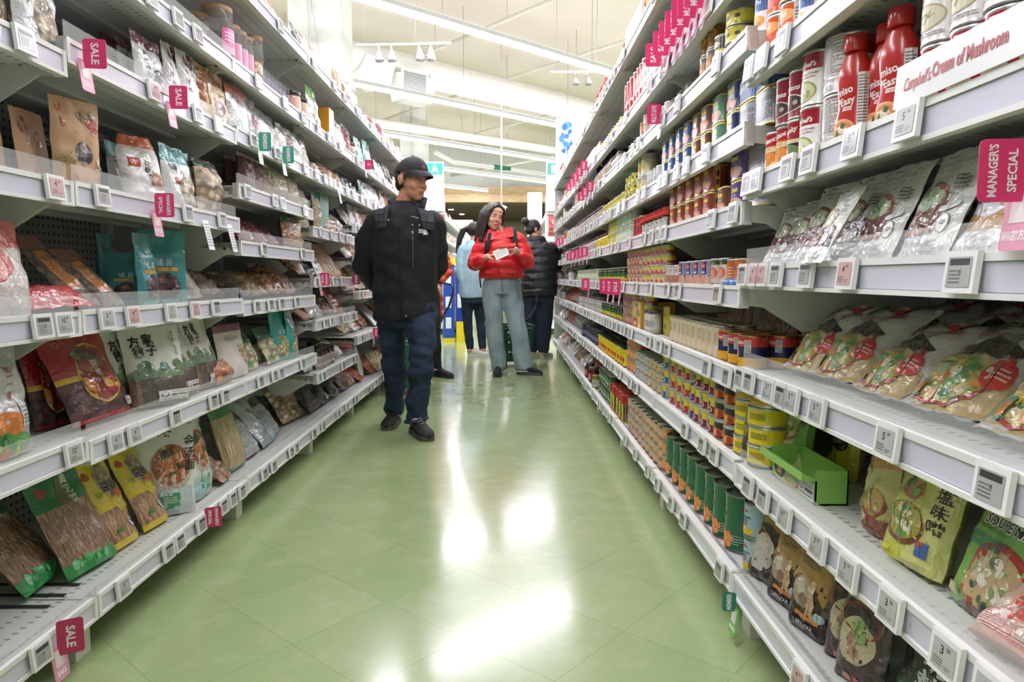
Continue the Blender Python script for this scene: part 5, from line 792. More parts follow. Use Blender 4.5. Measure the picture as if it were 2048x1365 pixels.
# ------------------------------------------------------------------ goods on the shelves
# S kind side s off z turn lean width height | C kinds side s_far/near s z levels rows off
TABLE = '''
S greennoodle L 1.814 0.1 0.155 -6 25 0.195 0.277
S greennoodle L 1.711 0.16 0.155 8 38 0.194 0.304
S yellownoodle L 1.969 0.1 0.155 -4 23 0.137 0.274
S yellownoodle L 2.129 0.089 0.155 -6 25 0.133 0.27
S mushbrown L 3.744 0.145 0.155 -6 33 0.295 0.259
S bowlnoodle L 2.41 0.09 0.155 0 6 0.225 0.31
S bowlnoodle L 2.24 0.12 0.155 -60 4 0.2 0.3
S vermicelli L 2.79 0.1 0.155 0 14 0.2 0.265
S tan L 2.62 0.06 0.155 10 55 0.13 0.16
S greyback L 2.98 0.1 0.155 0 34 0.19 0.25
S greymisc L 3.2 0.1 0.155 4 36 0.21 0.27
S greyback L 3.36 0.14 0.155 -4 36 0.2 0.25
S fungdark L 4 0.1 0.155 0 45 0.24 0.27
S fungus L 4.24 0.1 0.155 0 50 0.2 0.24
S fungus L 4.5 0.1 0.155 6 50 0.2 0.24
S dried L 4.78 0.1 0.155 -4 52 0.2 0.24
S nuts L 5 0.1 0.155 0 55 0.16 0.22
S redorange L 5.2 0.08 0.155 0 60 0.16 0.2
S whitebag L 5.36 0.13 0.155 10 8 0.2 0.3
S redorange L 5.62 0.08 0.155 0 45 0.16 0.2
S greennoodle L 1.5 0.3 0.155 20 30 0.2 0.26
S lotus L 1.505 0.06 0.857 0 8 0.142 0.216
S redflat L 1.66 0.04 0.855 -4 62 0.25 0.1
S brownlabel L 1.792 0.06 0.857 0 42 0.118 0.252
S brownlabel L 1.91 0.06 0.857 0 42 0.11 0.21
S teal L 2.241 0.26 0.857 12 2 0.144 0.227
S teal L 2.222 0.2 0.857 -40 4 0.122 0.166
S teal L 2.123 0.08 0.857 6 2 0.137 0.219
S teal L 2.271 0.1 0.857 -55 2 0.139 0.24
S clearbag L 2.417 0.08 0.857 0 36 0.199 0.198
S dried L 2.599 0.07 0.857 0 66 0.179 0.226
S dried L 2.923 0.07 0.845 0 66 0.147 0.234
S grain L 3.099 0.07 0.845 0 66 0.203 0.219
S peanut L 3.294 0.06 0.845 0 66 0.246 0.242
S nuts L 3.516 0.06 0.845 0 55 0.198 0.251
S nuts L 3.697 0.06 0.845 0 52 0.164 0.256
S datered L 1.914 0.107 0.54 -2 22 0.273 0.263
S datered L 1.843 0.2 0.54 -10 10 0.13 0.236
S carrot L 1.462 0.06 0.554 0 6 0.165 0.256
S fangjia L 2.409 0.07 0.54 -6 14 0.362 0.27
S fangjia L 2.142 0.06 0.54 -32 14 0.196 0.254
S fangjia L 2.121 0.13 0.54 -10 12 0.156 0.244
S maroonwhite L 2.773 0.08 0.54 -4 8 0.237 0.216
S orangenet L 2.604 0.05 0.54 5 20 0.187 0.086
S bfback L 2.966 0.08 0.54 0 24 0.17 0.183
S bfback L 3.227 0.12 0.54 0 24 0.127 0.145
S bfback L 3.219 0.07 0.54 0 24 0.174 0.179
S tealpasta L 3.38 0.09 0.54 -12 4 0.162 0.234
S tealpasta L 3.486 0.07 0.54 6 4 0.164 0.244
S tealpasta L 3.656 0.26 0.54 0 4 0.199 0.199
S tealpasta L 4.032 0.28 0.54 0 4 0.183 0.173
S kraft L 1.8 0.078 1.16 -19 -1 0.138 0.234
S kraftflat L 1.743 0.14 1.158 0 6 0.121 0.193
S kraftflat L 1.62 0.16 1.158 0 6 0.108 0.141
S orangewhite L 2.084 0.05 1.16 -30 14 0.132 0.205
S tealwhite L 2.137 0.14 1.16 0 4 0.154 0.185
S tealwhite L 2.312 0.06 1.16 0 3 0.202 0.207
S tealwhite L 2.458 0.2 1.16 0 3 0.146 0.224
S mushclear L 2.548 0.06 1.16 0 4 0.195 0.202
S mushclear L 2.639 0.16 1.16 0 4 0.125 0.21
S darkfoil L 2.3 0.36 1.16 0 2 0.17 0.25
S darkfoil L 2.5 0.36 1.16 0 2 0.17 0.25
S darkfoil L 2.1 0.36 1.16 0 2 0.17 0.25
S chip L 1.634 0.05 1.45 0 2 0.154 0.192
S chip L 1.532 0.08 1.45 0 2 0.114 0.203
S blackgoji L 2.162 0.06 1.486 0 4 0.171 0.18
S blackgoji L 2.168 0.12 1.486 0 4 0.118 0.176
S blackgoji L 2.225 0.19 1.486 0 4 0.131 0.198
S blackgoji L 2.25 0.26 1.486 0 4 0.135 0.213
S goji L 2.305 0.06 1.486 0 3 0.101 0.207
S goji L 2.395 0.05 1.486 0 3 0.136 0.234
S rose L 2.602 0.06 1.486 0 2 0.241 0.245
S orsil L 2.815 0.05 1.486 0 2 0.205 0.272
S silverR L 2.995 0.06 1.5 0 3 0.132 0.232
S silver L 3.175 0.05 1.5 0 8 0.248 0.179
S silverR L 3.428 0.05 1.5 0 6 0.229 0.172
S greensil L 3.676 0.06 1.5 0 3 0.236 0.204
S nuts L 4.016 0.06 1.5 0 30 0.271 0.102
S peanut L 4.414 0.06 1.5 0 30 0.367 0.146
S darkfoil L 4.886 0.06 1.5 0 25 0.466 0.142
S plaid L 5.282 0.06 1.5 0 5 0.291 0.16
S silver L 5.655 0.06 1.5 0 5 0.418 0.171
S storage L 2.731 0.08 1.745 0 0 0 0
S storagesmall L 2.703 0.14 1.745 0 0 0 0
S storagesmall L 2.743 0.2 1.745 0 0 0 0
S storagesmall L 2.831 0.07 1.745 0 0 0 0
S storagesmall L 2.897 0.07 1.745 0 0 0 0
S storagesmall L 2.961 0.07 1.745 0 0 0 0
S storagegrain L 3.052 0.07 1.745 0 0 0 0
S cup L 3.102 0.06 1.745 0 0 0 0
S cup L 3.151 0.06 1.745 0 0 0 0
S cup L 3.202 0.06 1.745 0 0 0 0
S cup L 3.255 0.06 1.745 0 0 0 0
S cup L 3.31 0.06 1.745 0 0 0 0
S cup L 3.367 0.06 1.745 0 0 0 0
S cup L 3.425 0.06 1.745 0 0 0 0
S saltjar L 3.582 0.06 1.745 0 0 0 0
S saltjar L 3.717 0.06 1.745 0 0 0 0
S limetop L 3.945 0.06 1.745 0 3 0.199 0.243
S orangebox L 4.243 0.06 1.745 0 0 0 0
S silver L 4.55 0.06 1.745 0 5 0.253 0.193
S creamjar L 4.867 0.06 1.745 0 0 0 0
S tealbag L 5.136 0.06 1.745 0 4 0.222 0.202
S tealbag L 5.454 0.06 1.745 0 4 0.27 0.242
S silver L 5.963 0.06 1.745 0 6 0.415 0.162
S silver L 3.254 0.06 2.07 0 3 0.145 0.111
S redbean L 2.98 0.14 1.29 0 3 0.123 0.202
S redbean L 2.916 0.06 1.29 0 3 0.144 0.199
S redbean L 3.051 0.06 1.29 0 3 0.115 0.199
S oats L 3.16 0.06 1.29 0 3 0.091 0.201
S beangreen L 3.324 0.06 1.29 0 3 0.209 0.221
S beangreen L 3.52 0.06 1.29 0 3 0.17 0.189
S oats L 3.757 0.08 1.29 0 3 0.154 0.205
S tealbox L 4.241 0.1 1.205 0 0 0 0
S whitebag L 4.163 0.1 1.205 0 4 0.088 0.119
S spring L 4.359 0.06 1.205 0 40 0.312 0.163
S clearbag L 4.696 0.06 1.205 0 35 0.334 0.174
S rosebud L 2.941 0.06 1.076 0 58 0.171 0.229
S rosebud L 3.113 0.06 1.076 0 60 0.16 0.247
S rosebud L 3.273 0.06 1.076 0 62 0.148 0.243
S lidded L 3.484 0.05 1.076 0 5 0.291 0.21
S redbean L 3.853 0.08 1.076 0 30 0.116 0.165
S kraftpink L 4.413 0.08 0.94 0 32 0.432 0.245
S greensil L 4.097 0.08 0.94 0 20 0.153 0.121
S silverR L 4.72 0.06 0.94 0 40 0.296 0.15
S spring L 4.183 0.08 0.71 0 58 0.369 0.24
S redbox L 4.473 0.07 0.71 0 30 0.24 0.221
S redbox L 4.733 0.07 0.71 0 28 0.224 0.199
S blackjar L 3.899 0.06 0.425 0 0 0 0
S blackjar L 3.984 0.06 0.425 0 0 0 0
S blackjar L 4.072 0.06 0.425 0 0 0 0
S blackjar L 4.164 0.06 0.425 0 0 0 0
S blackjar L 4.308 0.2 0.425 0 0 0 0
S blackjar L 4.411 0.2 0.425 0 0 0 0
S blackjar L 4.506 0.2 0.425 0 0 0 0
S tub L 4.608 0.08 0.425 0 0 0 0
S peanut L 4.312 0.06 0.425 0 50 0.152 0.141
S corn L 4.85 0.1 0.54 0 55 0.2 0.2
S whitered L 5.15 0.1 0.54 0 55 0.2 0.22
S peanut L 5.45 0.1 0.54 0 55 0.2 0.2
S sachet R 1.288 -0.035 0.966 3 30 0.077 0.163
S sachet R 1.56 0.04 0.966 8 26 0.12 0.165
S sachet R 1.66 0.04 0.966 12 26 0.12 0.16
S sachet R 1.47 0.035 0.966 8 26 0.14 0.19
S sachet R 1.33 0.035 0.966 2 26 0.145 0.19
S sachetspin R 1.21 0.03 0.966 0 24 0.14 0.195
S sachetspin R 1.06 0.03 0.966 -4 23 0.15 0.2
S sachetwak R 0.93 0.03 0.966 -6 26 0.15 0.2
S sachetwak R 0.8 0.03 0.966 -6 28 0.15 0.2
S sachetwak R 0.675 0.03 0.966 -6 28 0.15 0.2
S noodle8 R 1.6 0.08 0.71 6 50 0.16 0.23
S noodle8 R 1.46 0.09 0.71 6 52 0.18 0.24
S noodle8 R 1.27 0.08 0.71 -2 55 0.18 0.22
S noodle8 R 1.07 0.08 0.71 8 58 0.19 0.25
S noodle8 R 0.86 0.08 0.71 14 60 0.2 0.26
S noodle8 R 1.55 0.27 0.71 0 50 0.18 0.25
S noodle8 R 1.33 0.28 0.71 10 48 0.18 0.25
S noodle8 R 1.1 0.3 0.71 -10 50 0.18 0.25
S noodle8 R 0.86 0.3 0.71 -10 50 0.18 0.25
S noodle8 R 0.64 0.1 0.71 10 50 0.18 0.25
S noodle8 R 1.4 0.38 0.78 20 35 0.17 0.23
S noodle8 R 1.05 0.4 0.78 -20 35 0.17 0.23
S misosmall R 1.7 0.1 0.46 28 18 0.13 0.21
S packdark R 1.78 0.06 0.46 40 8 0.1 0.22
S yelbag R 1.64 0.22 0.46 0 6 0.13 0.2
S trough R 1.546 0.09 0.46 0 0 0 0
S misotan R 1.27 0.1 0.46 -4 10 0.1 0.2
S misotan R 1.4 0.24 0.46 -4 6 0.1 0.2
S miso12 R 1.1 0.07 0.46 6 16 0.14 0.21
S onion R 0.93 0.07 0.46 -2 18 0.15 0.21
S onion R 0.77 0.1 0.46 -2 22 0.15 0.2
S pinkmiso R 0.8 0.03 0.46 10 52 0.17 0.15
S rice R 1.71 0.06 0.165 18 10 0.13 0.245
S ginseng R 1.58 0.06 0.165 14 12 0.13 0.22
S ginseng R 1.45 0.06 0.165 14 10 0.13 0.235
S gomtang R 1.33 0.09 0.165 30 8 0.11 0.22
S gomtang R 1.25 0.07 0.165 14 8 0.125 0.225
S seaweedgreen R 1.08 0.1 0.165 4 10 0.19 0.24
S seaweedgreen R 0.9 0.1 0.165 4 10 0.19 0.24
C peach R 1.873 2.81 0.165 1 2 0.075
C dole R 1.708 1.824 0.165 2 1 0.06
C redlid R 3.627 4.125 0.165 1 2 0.06
C tunapink R 3.063 3.507 0.165 4 1 0.05
C tunapeach R 2.716 3.04 0.165 4 1 0.05
C orangecan R 2.69 2.857 0.165 3 1 0.06
C greencan R 4.145 4.673 0.165 2 1 0.06
S browncrock R 5.105 0.05 0.165 0 0 0 0
S browncrock R 5.354 0.05 0.165 0 0 0 0
S olivejar R 4.805 0.03 0.165 0 0 0 0
S redorange R 7.312 0.08 0.465 0 30 0.859 0.149
S clearbag R 6.518 0.08 0.465 0 30 0.729 0.137
C darkjar R 4.777 5.551 0.465 1 2 0.06
C cherrycan R 3.637 4.725 0.465 1 2 0.06
C orangecan R 3.364 3.607 0.465 3 1 0.06
C tunawhite R 3.049 3.351 0.465 3 2 0.06
C tunagold R 2.788 3.028 0.465 3 2 0.06
C palmblue R 2.656 2.788 0.465 3 1 0.06
C palmred R 2.365 2.648 0.465 3 2 0.06
C palmpurple R 2.288 2.358 0.465 2 1 0.06
C palmmaroon R 2.052 2.281 0.465 3 2 0.06
C meatsauce R 1.885 2.042 0.465 3 1 0.06
C whitejar R 4.643 5.643 0.7 1 2 0.06
C corncan R 3.787 4.618 0.7 1 2 0.06
C tunaorange R 3.345 3.77 0.7 4 1 0.06
C tunared R 3.115 3.332 0.7 4 1 0.06
S sardbox R 3.296 0.1 0.7 0 0 0 0
C cream R 2.035 2.659 0.7 1 2 0.05
C oxford R 1.801 2.063 0.7 1 3 0.06
C corncan R 3.693 4.79 0.915 1 2 0.06
C tunaorange R 3.224 3.619 0.915 4 1 0.05
C tunared R 2.756 3.199 0.915 4 1 0.05
C boxmeat R 2.536 2.739 0.915 1 2 0.05
C bluemeat R 2.176 2.561 0.915 1 1 0.06
C greenmeat R 1.973 2.136 0.915 1 2 0.05
C orangemeat R 1.851 1.996 0.915 1 1 0.06
S crumple R 1.86 0.05 0.915 0 0 0.2 0.03
C palegreen R 4.843 6.141 0.915 1 1 0.06
C fishbig R 2.393 3.457 0.915 2 1 0.22
C whitejar R 4.944 6.073 1.125 1 2 0.06
C yellowjar R 4.377 4.889 1.125 1 2 0.06
C yellowcan R 4.017 4.334 1.125 2 1 0.06
C palegreen R 3.532 3.998 1.125 2 1 0.06
C redtall R 3.258 3.504 1.125 1 1 0.06
C clothjar R 2.801 3.273 1.125 1 2 0.07
C spamred R 2.163 2.741 1.125 2 1 0.06
C spambrown R 2.006 2.152 1.125 1 1 0.06
C spampurple R 1.902 1.997 1.125 2 1 0.06
C spamback R 1.715 1.908 1.125 2 1 0.07
C redcapjar R 4.989 6.446 1.32 1 2 0.06
C redcapjar R 4.623 4.961 1.32 1 1 0.06
C yellowcan R 3.76 4.576 1.32 1 1 0.06
C yellowstack R 3.413 3.697 1.32 3 1 0.06
C oatbox R 3.193 3.387 1.32 2 1 0.06
C whitecan R 2.901 3.181 1.32 1 1 0.06
C spamblue R 2.442 2.892 1.32 2 1 0.06
C spambrown R 2.218 2.435 1.32 2 1 0.06
C spamlite R 2.079 2.213 1.32 2 1 0.06
C spamnavy R 1.92 2.075 1.32 2 1 0.06
C spamback+spambig R 1.716 1.925 1.32 2 1 0.07
C bottle R 4.22 5.014 1.548 1 2 0.05
C whitejar R 3.919 4.199 1.548 1 1 0.05
C yellowstack R 3.657 3.947 1.548 1 1 0.06
C browncan R 3.382 3.642 1.548 1 1 0.06
C orangecan R 3.271 3.369 1.548 2 1 0.06
C tunapink R 3.135 3.259 1.548 3 1 0.06
C whitecan R 2.778 3.113 1.548 1 1 0.06
C metaltin R 2.615 2.942 1.548 1 1 0.1
C spice R 2.18 2.324 1.548 2 1 0.06
C blackstack R 2.076 2.17 1.548 2 1 0.06
C yellowstack R 1.94 2.067 1.548 3 1 0.06
C whitebox R 5.06 5.716 1.74 1 1 0.05
C orangebox2 R 4.734 5.031 1.74 1 1 0.05
C yellowcan R 3.862 4.759 1.74 1 1 0.06
C redtall R 3.587 3.829 1.74 2 1 0.06
C pinktall R 3.288 3.573 1.74 2 1 0.06
C whitecan R 3.016 3.276 1.74 2 1 0.06
C pinktall R 2.847 3.006 1.74 2 1 0.06
C coraltall R 2.591 2.83 1.74 1 1 0.06
C whitecan R 2.272 2.576 1.74 2 1 0.06
C yellowcan R 3.897 4.186 2.07 1 1 0.05
C redbottle R 4.592 5.118 2.07 1 1 0.05
C whitejar R 5.352 6.51 2.07 1 1 0.06
C yellowbeef+yellowtop R 1.689 1.907 0.465 4 1 0.07
C chunkred R 1.642 1.706 1.185 1 1 0.05
C chunkred+timh R 1.58 1.639 1.185 2 1 0.05
C chunkblack+timh R 1.51 1.577 1.185 2 1 0.05
C chowder R 1.445 1.518 1.185 2 1 0.06
C chowderside R 1.33 1.449 1.185 2 1 0.07
S miso_easy R 1.323 0.05 1.185 32 0 0 0
S miso_easy R 1.268 0.08 1.185 32 0 0 0
S miso_easy R 1.194 0.06 1.185 32 0 0 0
S miso_easy R 1.321 0.13 1.185 32 0 0 0
C mushred+mushwhite R 0.809 1.082 1.185 2 2 0.05
C bluesoup R 1.737 1.825 1.457 2 1 0.05
C orangesoup R 1.574 1.731 1.457 2 1 0.05
C bluesoup+whitesoup R 1.456 1.569 1.457 2 1 0.05
C orangesoup R 1.26 1.451 1.457 2 1 0.05
S brownbox R 3.074 0.32 0.7 0 0 0 0
S brownbox R 2.708 0.32 0.7 0 0 0 0
S brownbox R 2.396 0.32 0.7 0 0 0 0
S brownsachet R 2.55 0.14 0.8 10 4 0.07 0.1
S yellowsachet R 2.93 0.08 0.8 6 0 0.08 0.12
S brownsachet R 1.85 0.2 0.7 -15 4 0.08 0.16
S brownsachet R 1.93 0.2 0.7 -8 4 0.08 0.16
S brownsachet R 2 0.2 0.7 -1 4 0.08 0.16
S brownsachet R 2.08 0.2 0.7 6 4 0.08 0.16
S brownsachet R 2.15 0.2 0.7 13 4 0.08 0.16
S brownsachet R 2.23 0.2 0.7 -10 4 0.08 0.16
S brownsachet R 2.3 0.2 0.7 -3 4 0.08 0.16
S brownsachet R 2.38 0.2 0.7 4 4 0.08 0.16
S brownsachet R 2.45 0.2 0.7 11 4 0.08 0.16
'''
DESC = {'chip': 'silver dried slice pouch', 'blackgoji': 'maroon-topped white berry pouch', 'goji': 'white wolfberry pouch', 'rose': 'kraft rose petal pouch', 'orsil': 'orange-topped silver pouch', 'silver': 'plain silver pouch', 'silverR': 'silver red-bean pouch', 'greensil': 'green-topped silver pouch', 'limetop': 'lime-topped silver pouch',
 'kraft': 'kraft pouch with oval window', 'kraftflat': 'shaded kraft pouch', 'orangewhite': 'orange-topped white longan pouch', 'tealwhite': 'teal-topped white mushroom pouch', 'mushclear': 'clear bag of mushrooms', 'redbean': 'bag of dark red beans', 'oats': 'bag of pale oats', 'nuts': 'bag of brown nuts', 'peanut': 'bag of peanuts', 'dried': 'bag of dried brown slices', 'rosebud': 'pink bag of dried buds', 'corn': 'bag of yellow corn', 'grain': 'bag of pale grain', 'date': 'bag of dates', 'fungus': 'glinting black fungus bag', 'spring': 'bag of mixed herbs', 'tan': 'bag of tan roots', 'beangreen': 'bean bag with green label',
 'lotus': 'pink and white sweet pouch', 'brownlabel': 'clear bag with orange label', 'redflat': 'flat glossy red bag', 'teal': 'teal date pouch', 'clearbag': 'crinkly clear bag', 'datered': 'red-topped date bag', 'carrot': 'silver carrot snack bag', 'fangjia': 'white ink-brush vegetable pouch', 'maroonwhite': 'tall white maroon-topped pouch', 'orangenet': 'small orange fruit bag', 'bfback': 'green-topped white fungus bag', 'tealpasta': 'turquoise shell pasta pouch', 'greennoodle': 'green-topped brown noodle bag', 'yellownoodle': 'yellow bean noodle bag', 'bowlnoodle': 'white noodle pouch with bowl picture', 'vermicelli': 'green-topped vermicelli bag', 'greymisc': 'silver-grey pouch with blue corner', 'greyback': 'grey foil pouch', 'mushbrown': 'brown-topped mushroom bag', 'fungdark': 'dark green-labelled fungus bag', 'lidded': 'green-topped almond bag', 'kraftpink': 'brown paper walnut bag', 'redbox': 'tall red packet', 'whitebag': 'pale grey-white pouch', 'whitered': 'red-topped white cracker pouch', 'tealbag': 'small teal pouch', 'darkfoil': 'black foil pouch', 'plaid': 'green plaid pouch',
 'sachet': 'grey tofu soup sachet', 'sachetspin': 'grey spinach soup sachet', 'sachetwak': 'grey seaweed soup sachet', 'noodle8': 'white soup bag, red number', 'miso12': 'lime green miso pack', 'misotan': 'tan miso pack', 'misosmall': 'green-edged miso pack', 'onion': 'green onion soup pack', 'pinkmiso': 'pink soup pack', 'ginseng': 'gold-topped chicken soup pouch', 'rice': 'gold-topped rice porridge pouch', 'gomtang': 'white-topped bone soup pouch', 'seaweedgreen': 'dark green-black pouch', 'packdark': 'dark olive pouch', 'yelbag': 'yellow bag in shade', 'yellowsachet': 'yellow fish sachet', 'brownsachet': 'dark brown fish sachet', 'redorange': 'red chilli bag', 'crumple': 'crumpled blue plastic wrap',
 'spamblue': 'blue luncheon meat tin', 'spamdark': 'black luncheon meat tin', 'spamlite': 'green luncheon meat tin', 'spamred': 'red-brown luncheon meat tin', 'spambrown': 'brown luncheon meat tin', 'spampurple': 'purple luncheon meat tin', 'spamnavy': 'navy luncheon meat tin', 'spambig': 'big blue meat tin', 'spamback': 'back-turned meat tin', 'chowder': 'red-banded chowder can', 'chowderside': 'chowder can showing small print', 'mushred': 'red mushroom soup can', 'mushwhite': 'white mushroom soup can', 'chunkred': 'orange and red soup can', 'chunkblack': 'dark ready soup can', 'timh': 'dark red chilli can', 'orangesoup': 'orange soup can', 'bluesoup': 'blue and white can', 'whitesoup': 'white and red can',
 'tunared': 'yellow and red sardine can', 'tunaorange': 'orange sardine can', 'fishbig': 'wide yellow fish can', 'tunawhite': 'white-labelled tuna can', 'tunagold': 'gold tuna can', 'tunapeach': 'peach-coloured tuna can', 'tunapink': 'pinkish tuna can', 'palmred': 'yellow and red can', 'palmmaroon': 'yellow and maroon can', 'palmblue': 'yellow and blue can', 'palmpurple': 'yellow and purple can', 'meatsauce': 'black meatball can', 'yellowbeef': 'bright yellow beef can', 'yellowtop': 'yellow can with picture', 'peach': 'big green peach can', 'dole': 'blue pineapple can', 'cream': 'slim cream-coloured can', 'oxford': 'red, navy and yellow can', 'boxmeat': 'pale square meat tin', 'bluemeat': 'blue square meat tin', 'greenmeat': 'green-banded square tin', 'orangemeat': 'orange square tin', 'corncan': 'dark green corn can', 'greencan': 'green bean can', 'yellowcan': 'yellow can', 'cherrycan': 'yellow cherry can', 'orangecan': 'peach-orange fruit can', 'whitecan': 'white can', 'palegreen': 'pale green can', 'redtall': 'tall red can', 'pinktall': 'tall pink can', 'coraltall': 'coral crisp tube', 'metaltin': 'grey metal tin', 'yellowstack': 'shallow yellow can', 'blackstack': 'black and yellow can', 'spice': 'brown peanut tin', 'browncan': 'brown paste can', 'oatbox': 'beige oat tin',
 'miso_easy': 'red squeeze bottle', 'blackjar': 'black-lidded cream label jar', 'browncrock': 'brown glass pickle jar', 'olivejar': 'gold-lidded olive jar', 'redlid': 'red-lidded spread jar', 'clothjar': 'jar with red cloth cover', 'darkjar': 'dark blue jar', 'redcapjar': 'maroon-lidded jar', 'whitejar': 'white-labelled jar', 'yellowjar': 'yellow mustard jar', 'saltjar': 'black-lidded pink salt jar', 'creamjar': 'dark-lidded cream jar', 'bottle': 'dark sauce bottle', 'redbottle': 'red sauce bottle', 'storage': 'big glass jar, pink label', 'storagesmall': 'slim glass jar, pink label', 'storagegrain': 'glass jar of yellow grain', 'cup': 'small lilac-filled glass', 'tub': 'round clear fruit tub', 'orangebox': 'orange tea carton', 'orangebox2': 'orange biscuit box', 'whitebox': 'slim white box', 'tealbox': 'teal patterned tea box', 'sardbox': 'yellow display carton', 'brownbox': 'brown carton', 'trough': 'green soup display tray'}
HAND = {}
PLACED = []
def bay_of(side, s):
    B = RB if side == 'R' else LB
    for i in range(len(B)-1):
        if B[i] <= s < B[i+1]: return i
    return len(B)-2
def shelf_of(side, b, z):
    zs = zset(side, b); k = min(range(len(zs)), key=lambda i: abs(zs[i]-z)); return k
def put(key, side, s, off, z, rz=0, lean=0, W=0, H=0, lvl=0, nlv=1, row=0):
    nm, cat, me, parts, d = product(key)
    b = bay_of(side, s); k = shelf_of(side, b, z); zs = zset(side, b)
    sc = (W/d[0] if W else 1, 1, H/d[2] if H else 1)
    if W or H: m = (sc[0]*sc[2])**.5; sc = (sc[0], min(1.15, max(.6, m)), sc[2])
    if lvl == 0: z = zs[k]-.0085
    T = d[1]*sc[1]
    if lean: z += 0.0005+T/2*math.sin(R(lean))*.62*(1 if lean < 80 else 1)
    o = place(key, side, s, off, z, rz, lean, 0, sc)
    PLACED.append(dict(o=o, key=key, side=side, s=s, b=b, k=k, lvl=lvl, nlv=nlv, row=row, w=(d[0] if not W else W), off=off))
    return o
def goods():
    rnd = random.Random(11)
    for ln in TABLE.strip().split('\n'):
        t = ln.split(); key, side = t[1], t[2]; v = [float(a) for a in t[3:]]
        if t[0] == 'S':
            s, off, z, rz, lean, W, H = v
            n = 1
            if W > .3 and key not in ('tealbox',): n = round(W/.21)
            b = bay_of(side, s); zs = zset(side, b); k = shelf_of(side, b, z)
            if H and k+1 < len(zs): H = min(H, (zs[k+1]-zs[k]-.05)/max(.35, math.cos(R(lean))))
            for q in range(n):
                put(key, side, s-W/2+W*(q+.5)/n if n > 1 else s, off, z, rz+(rnd.uniform(-5, 5) if n > 1 else 0), lean, (W/n*.97 if n > 1 else W), H)
        else:
            keys = key.split('+'); s0, s1, z, lv, rows, off = v; lv = int(lv); dims = [product(k)[4] for k in keys]; w = max(d[0] for d in dims)*1.04; dp = max(d[1] for d in dims)*1.06
            n = max(1, int((s1-s0)/w+.35)); pitch = max(w, (s1-s0)/n)
            if w > .085: rows = min(rows, 3)
            off = max(off, dp/2+.012)
            for i in range(n):
                s = (s0+s1)/2 if n == 1 else min(s0+pitch*(i+.5), s1+.03)
                for r in range(int(rows)):
                    b = bay_of(side, s); k = shelf_of(side, b, z); zz = zset(side, b)[k]-.0085
                    for l in range(lv):
                        ky = keys[-1] if (l == lv-1 and len(keys) > 1) else keys[0]
                        kk = ky; o = put(kk, side, s+rnd.uniform(-.0015, .0015), off+r*dp+rnd.uniform(0, .004), zz if l else z, rnd.uniform(-9, 9) if product(kk)[4][0] == product(kk)[4][1] else rnd.uniform(-2, 2), 0, 0, 0, l, lv, r)
                        o.location.z = zz; zz += product(kk)[4][2]+.0003
    fill()
    name_goods()
FL = ['nuts', 'peanut', 'silver', 'silverR', 'greensil', 'orsil', 'dried', 'grain', 'spring', 'tan', 'redbean', 'whitered', 'tealbag', 'darkfoil', 'beangreen', 'corn', 'redbox', 'whitebag', 'limetop', 'kraftpink', 'fungus', 'rosebud']
FRU = {0: ['redorange', 'whitebag', 'greensil', 'clearbag', 'darkjar', 'nuts'], 1: ['redorange', 'clearbag', 'darkjar', 'silver'], 2: ['silver', 'redorange', 'tan', 'whitejar', 'redcapjar'], 3: ['silver', 'corn', 'orsil', 'whitejar', 'clearbag'], 4: ['whitejar', 'redcapjar', 'greencan', 'palegreen', 'whitebag'],
       5: ['redcapjar', 'whitecan', 'redtall', 'yellowcan', 'whitejar'], 6: ['bottle', 'whitejar', 'redbottle', 'orangecan', 'whitebox'], 7: ['whitebox', 'yellowcan', 'orangebox2', 'pinktall', 'whitejar'], 8: ['whitejar', 'redbottle', 'yellowcan', 'whitejar', 'whitebox']}
def fill():
    rnd = random.Random(23)
    for side in 'LR':
        B = RB if side == 'R' else LB
        for b in range(3, len(B)-1):
            zs = zset(side, b)
            for k, z in enumerate(zs):
                occ = sorted([(p['s']-p['w']/2-.01, p['s']+p['w']/2+.01) for p in PLACED if p['side'] == side and p['k'] == k and p['b'] in (b-1, b, b+1) and p['off'] < .2])
                cur = B[b]+.03; gaps = []
                for a, c in occ:
                    if c < cur: continue
                    if a > B[b+1]: break
                    if a > cur: gaps.append((cur, min(a, B[b+1]-.02)))
                    cur = max(cur, c)
                if cur < B[b+1]-.02: gaps.append((cur, B[b+1]-.02))
                hmax = (zs[k+1]-z-.045) if k+1 < len(zs) else .2
                for a, c in gaps:
                    while c-a > .09:
                        if side == 'L': key = rnd.choice(FL)
                        else: key = rnd.choice(FRU[k])
                        nm, cat, me, parts, d = product(key); n = rnd.choice((1, 2, 3)) if side == 'L' else rnd.choice((2, 3, 4))
                        isb = key in DP_KEYS
                        for q in range(n):
                            if isb:
                                W = rnd.uniform(.12, .16); lean = (rnd.uniform(35, 55) if k < 4 else rnd.uniform(4, 24)); H = min(rnd.uniform(.17, .22), hmax/math.cos(R(lean)))
                            else: W = d[0]; lean = 0; H = 0
                            if a+W > c: break
                            if not isb and d[2] > hmax: a += W; break
                            put(key, side, a+W/2, .06 if isb else d[1]/2+.015, z, rnd.uniform(-6, 6), lean, W if isb else 0, H); a += W+.006
                        if c-a <= .09 or a+.16 > c: break
                        a += .004
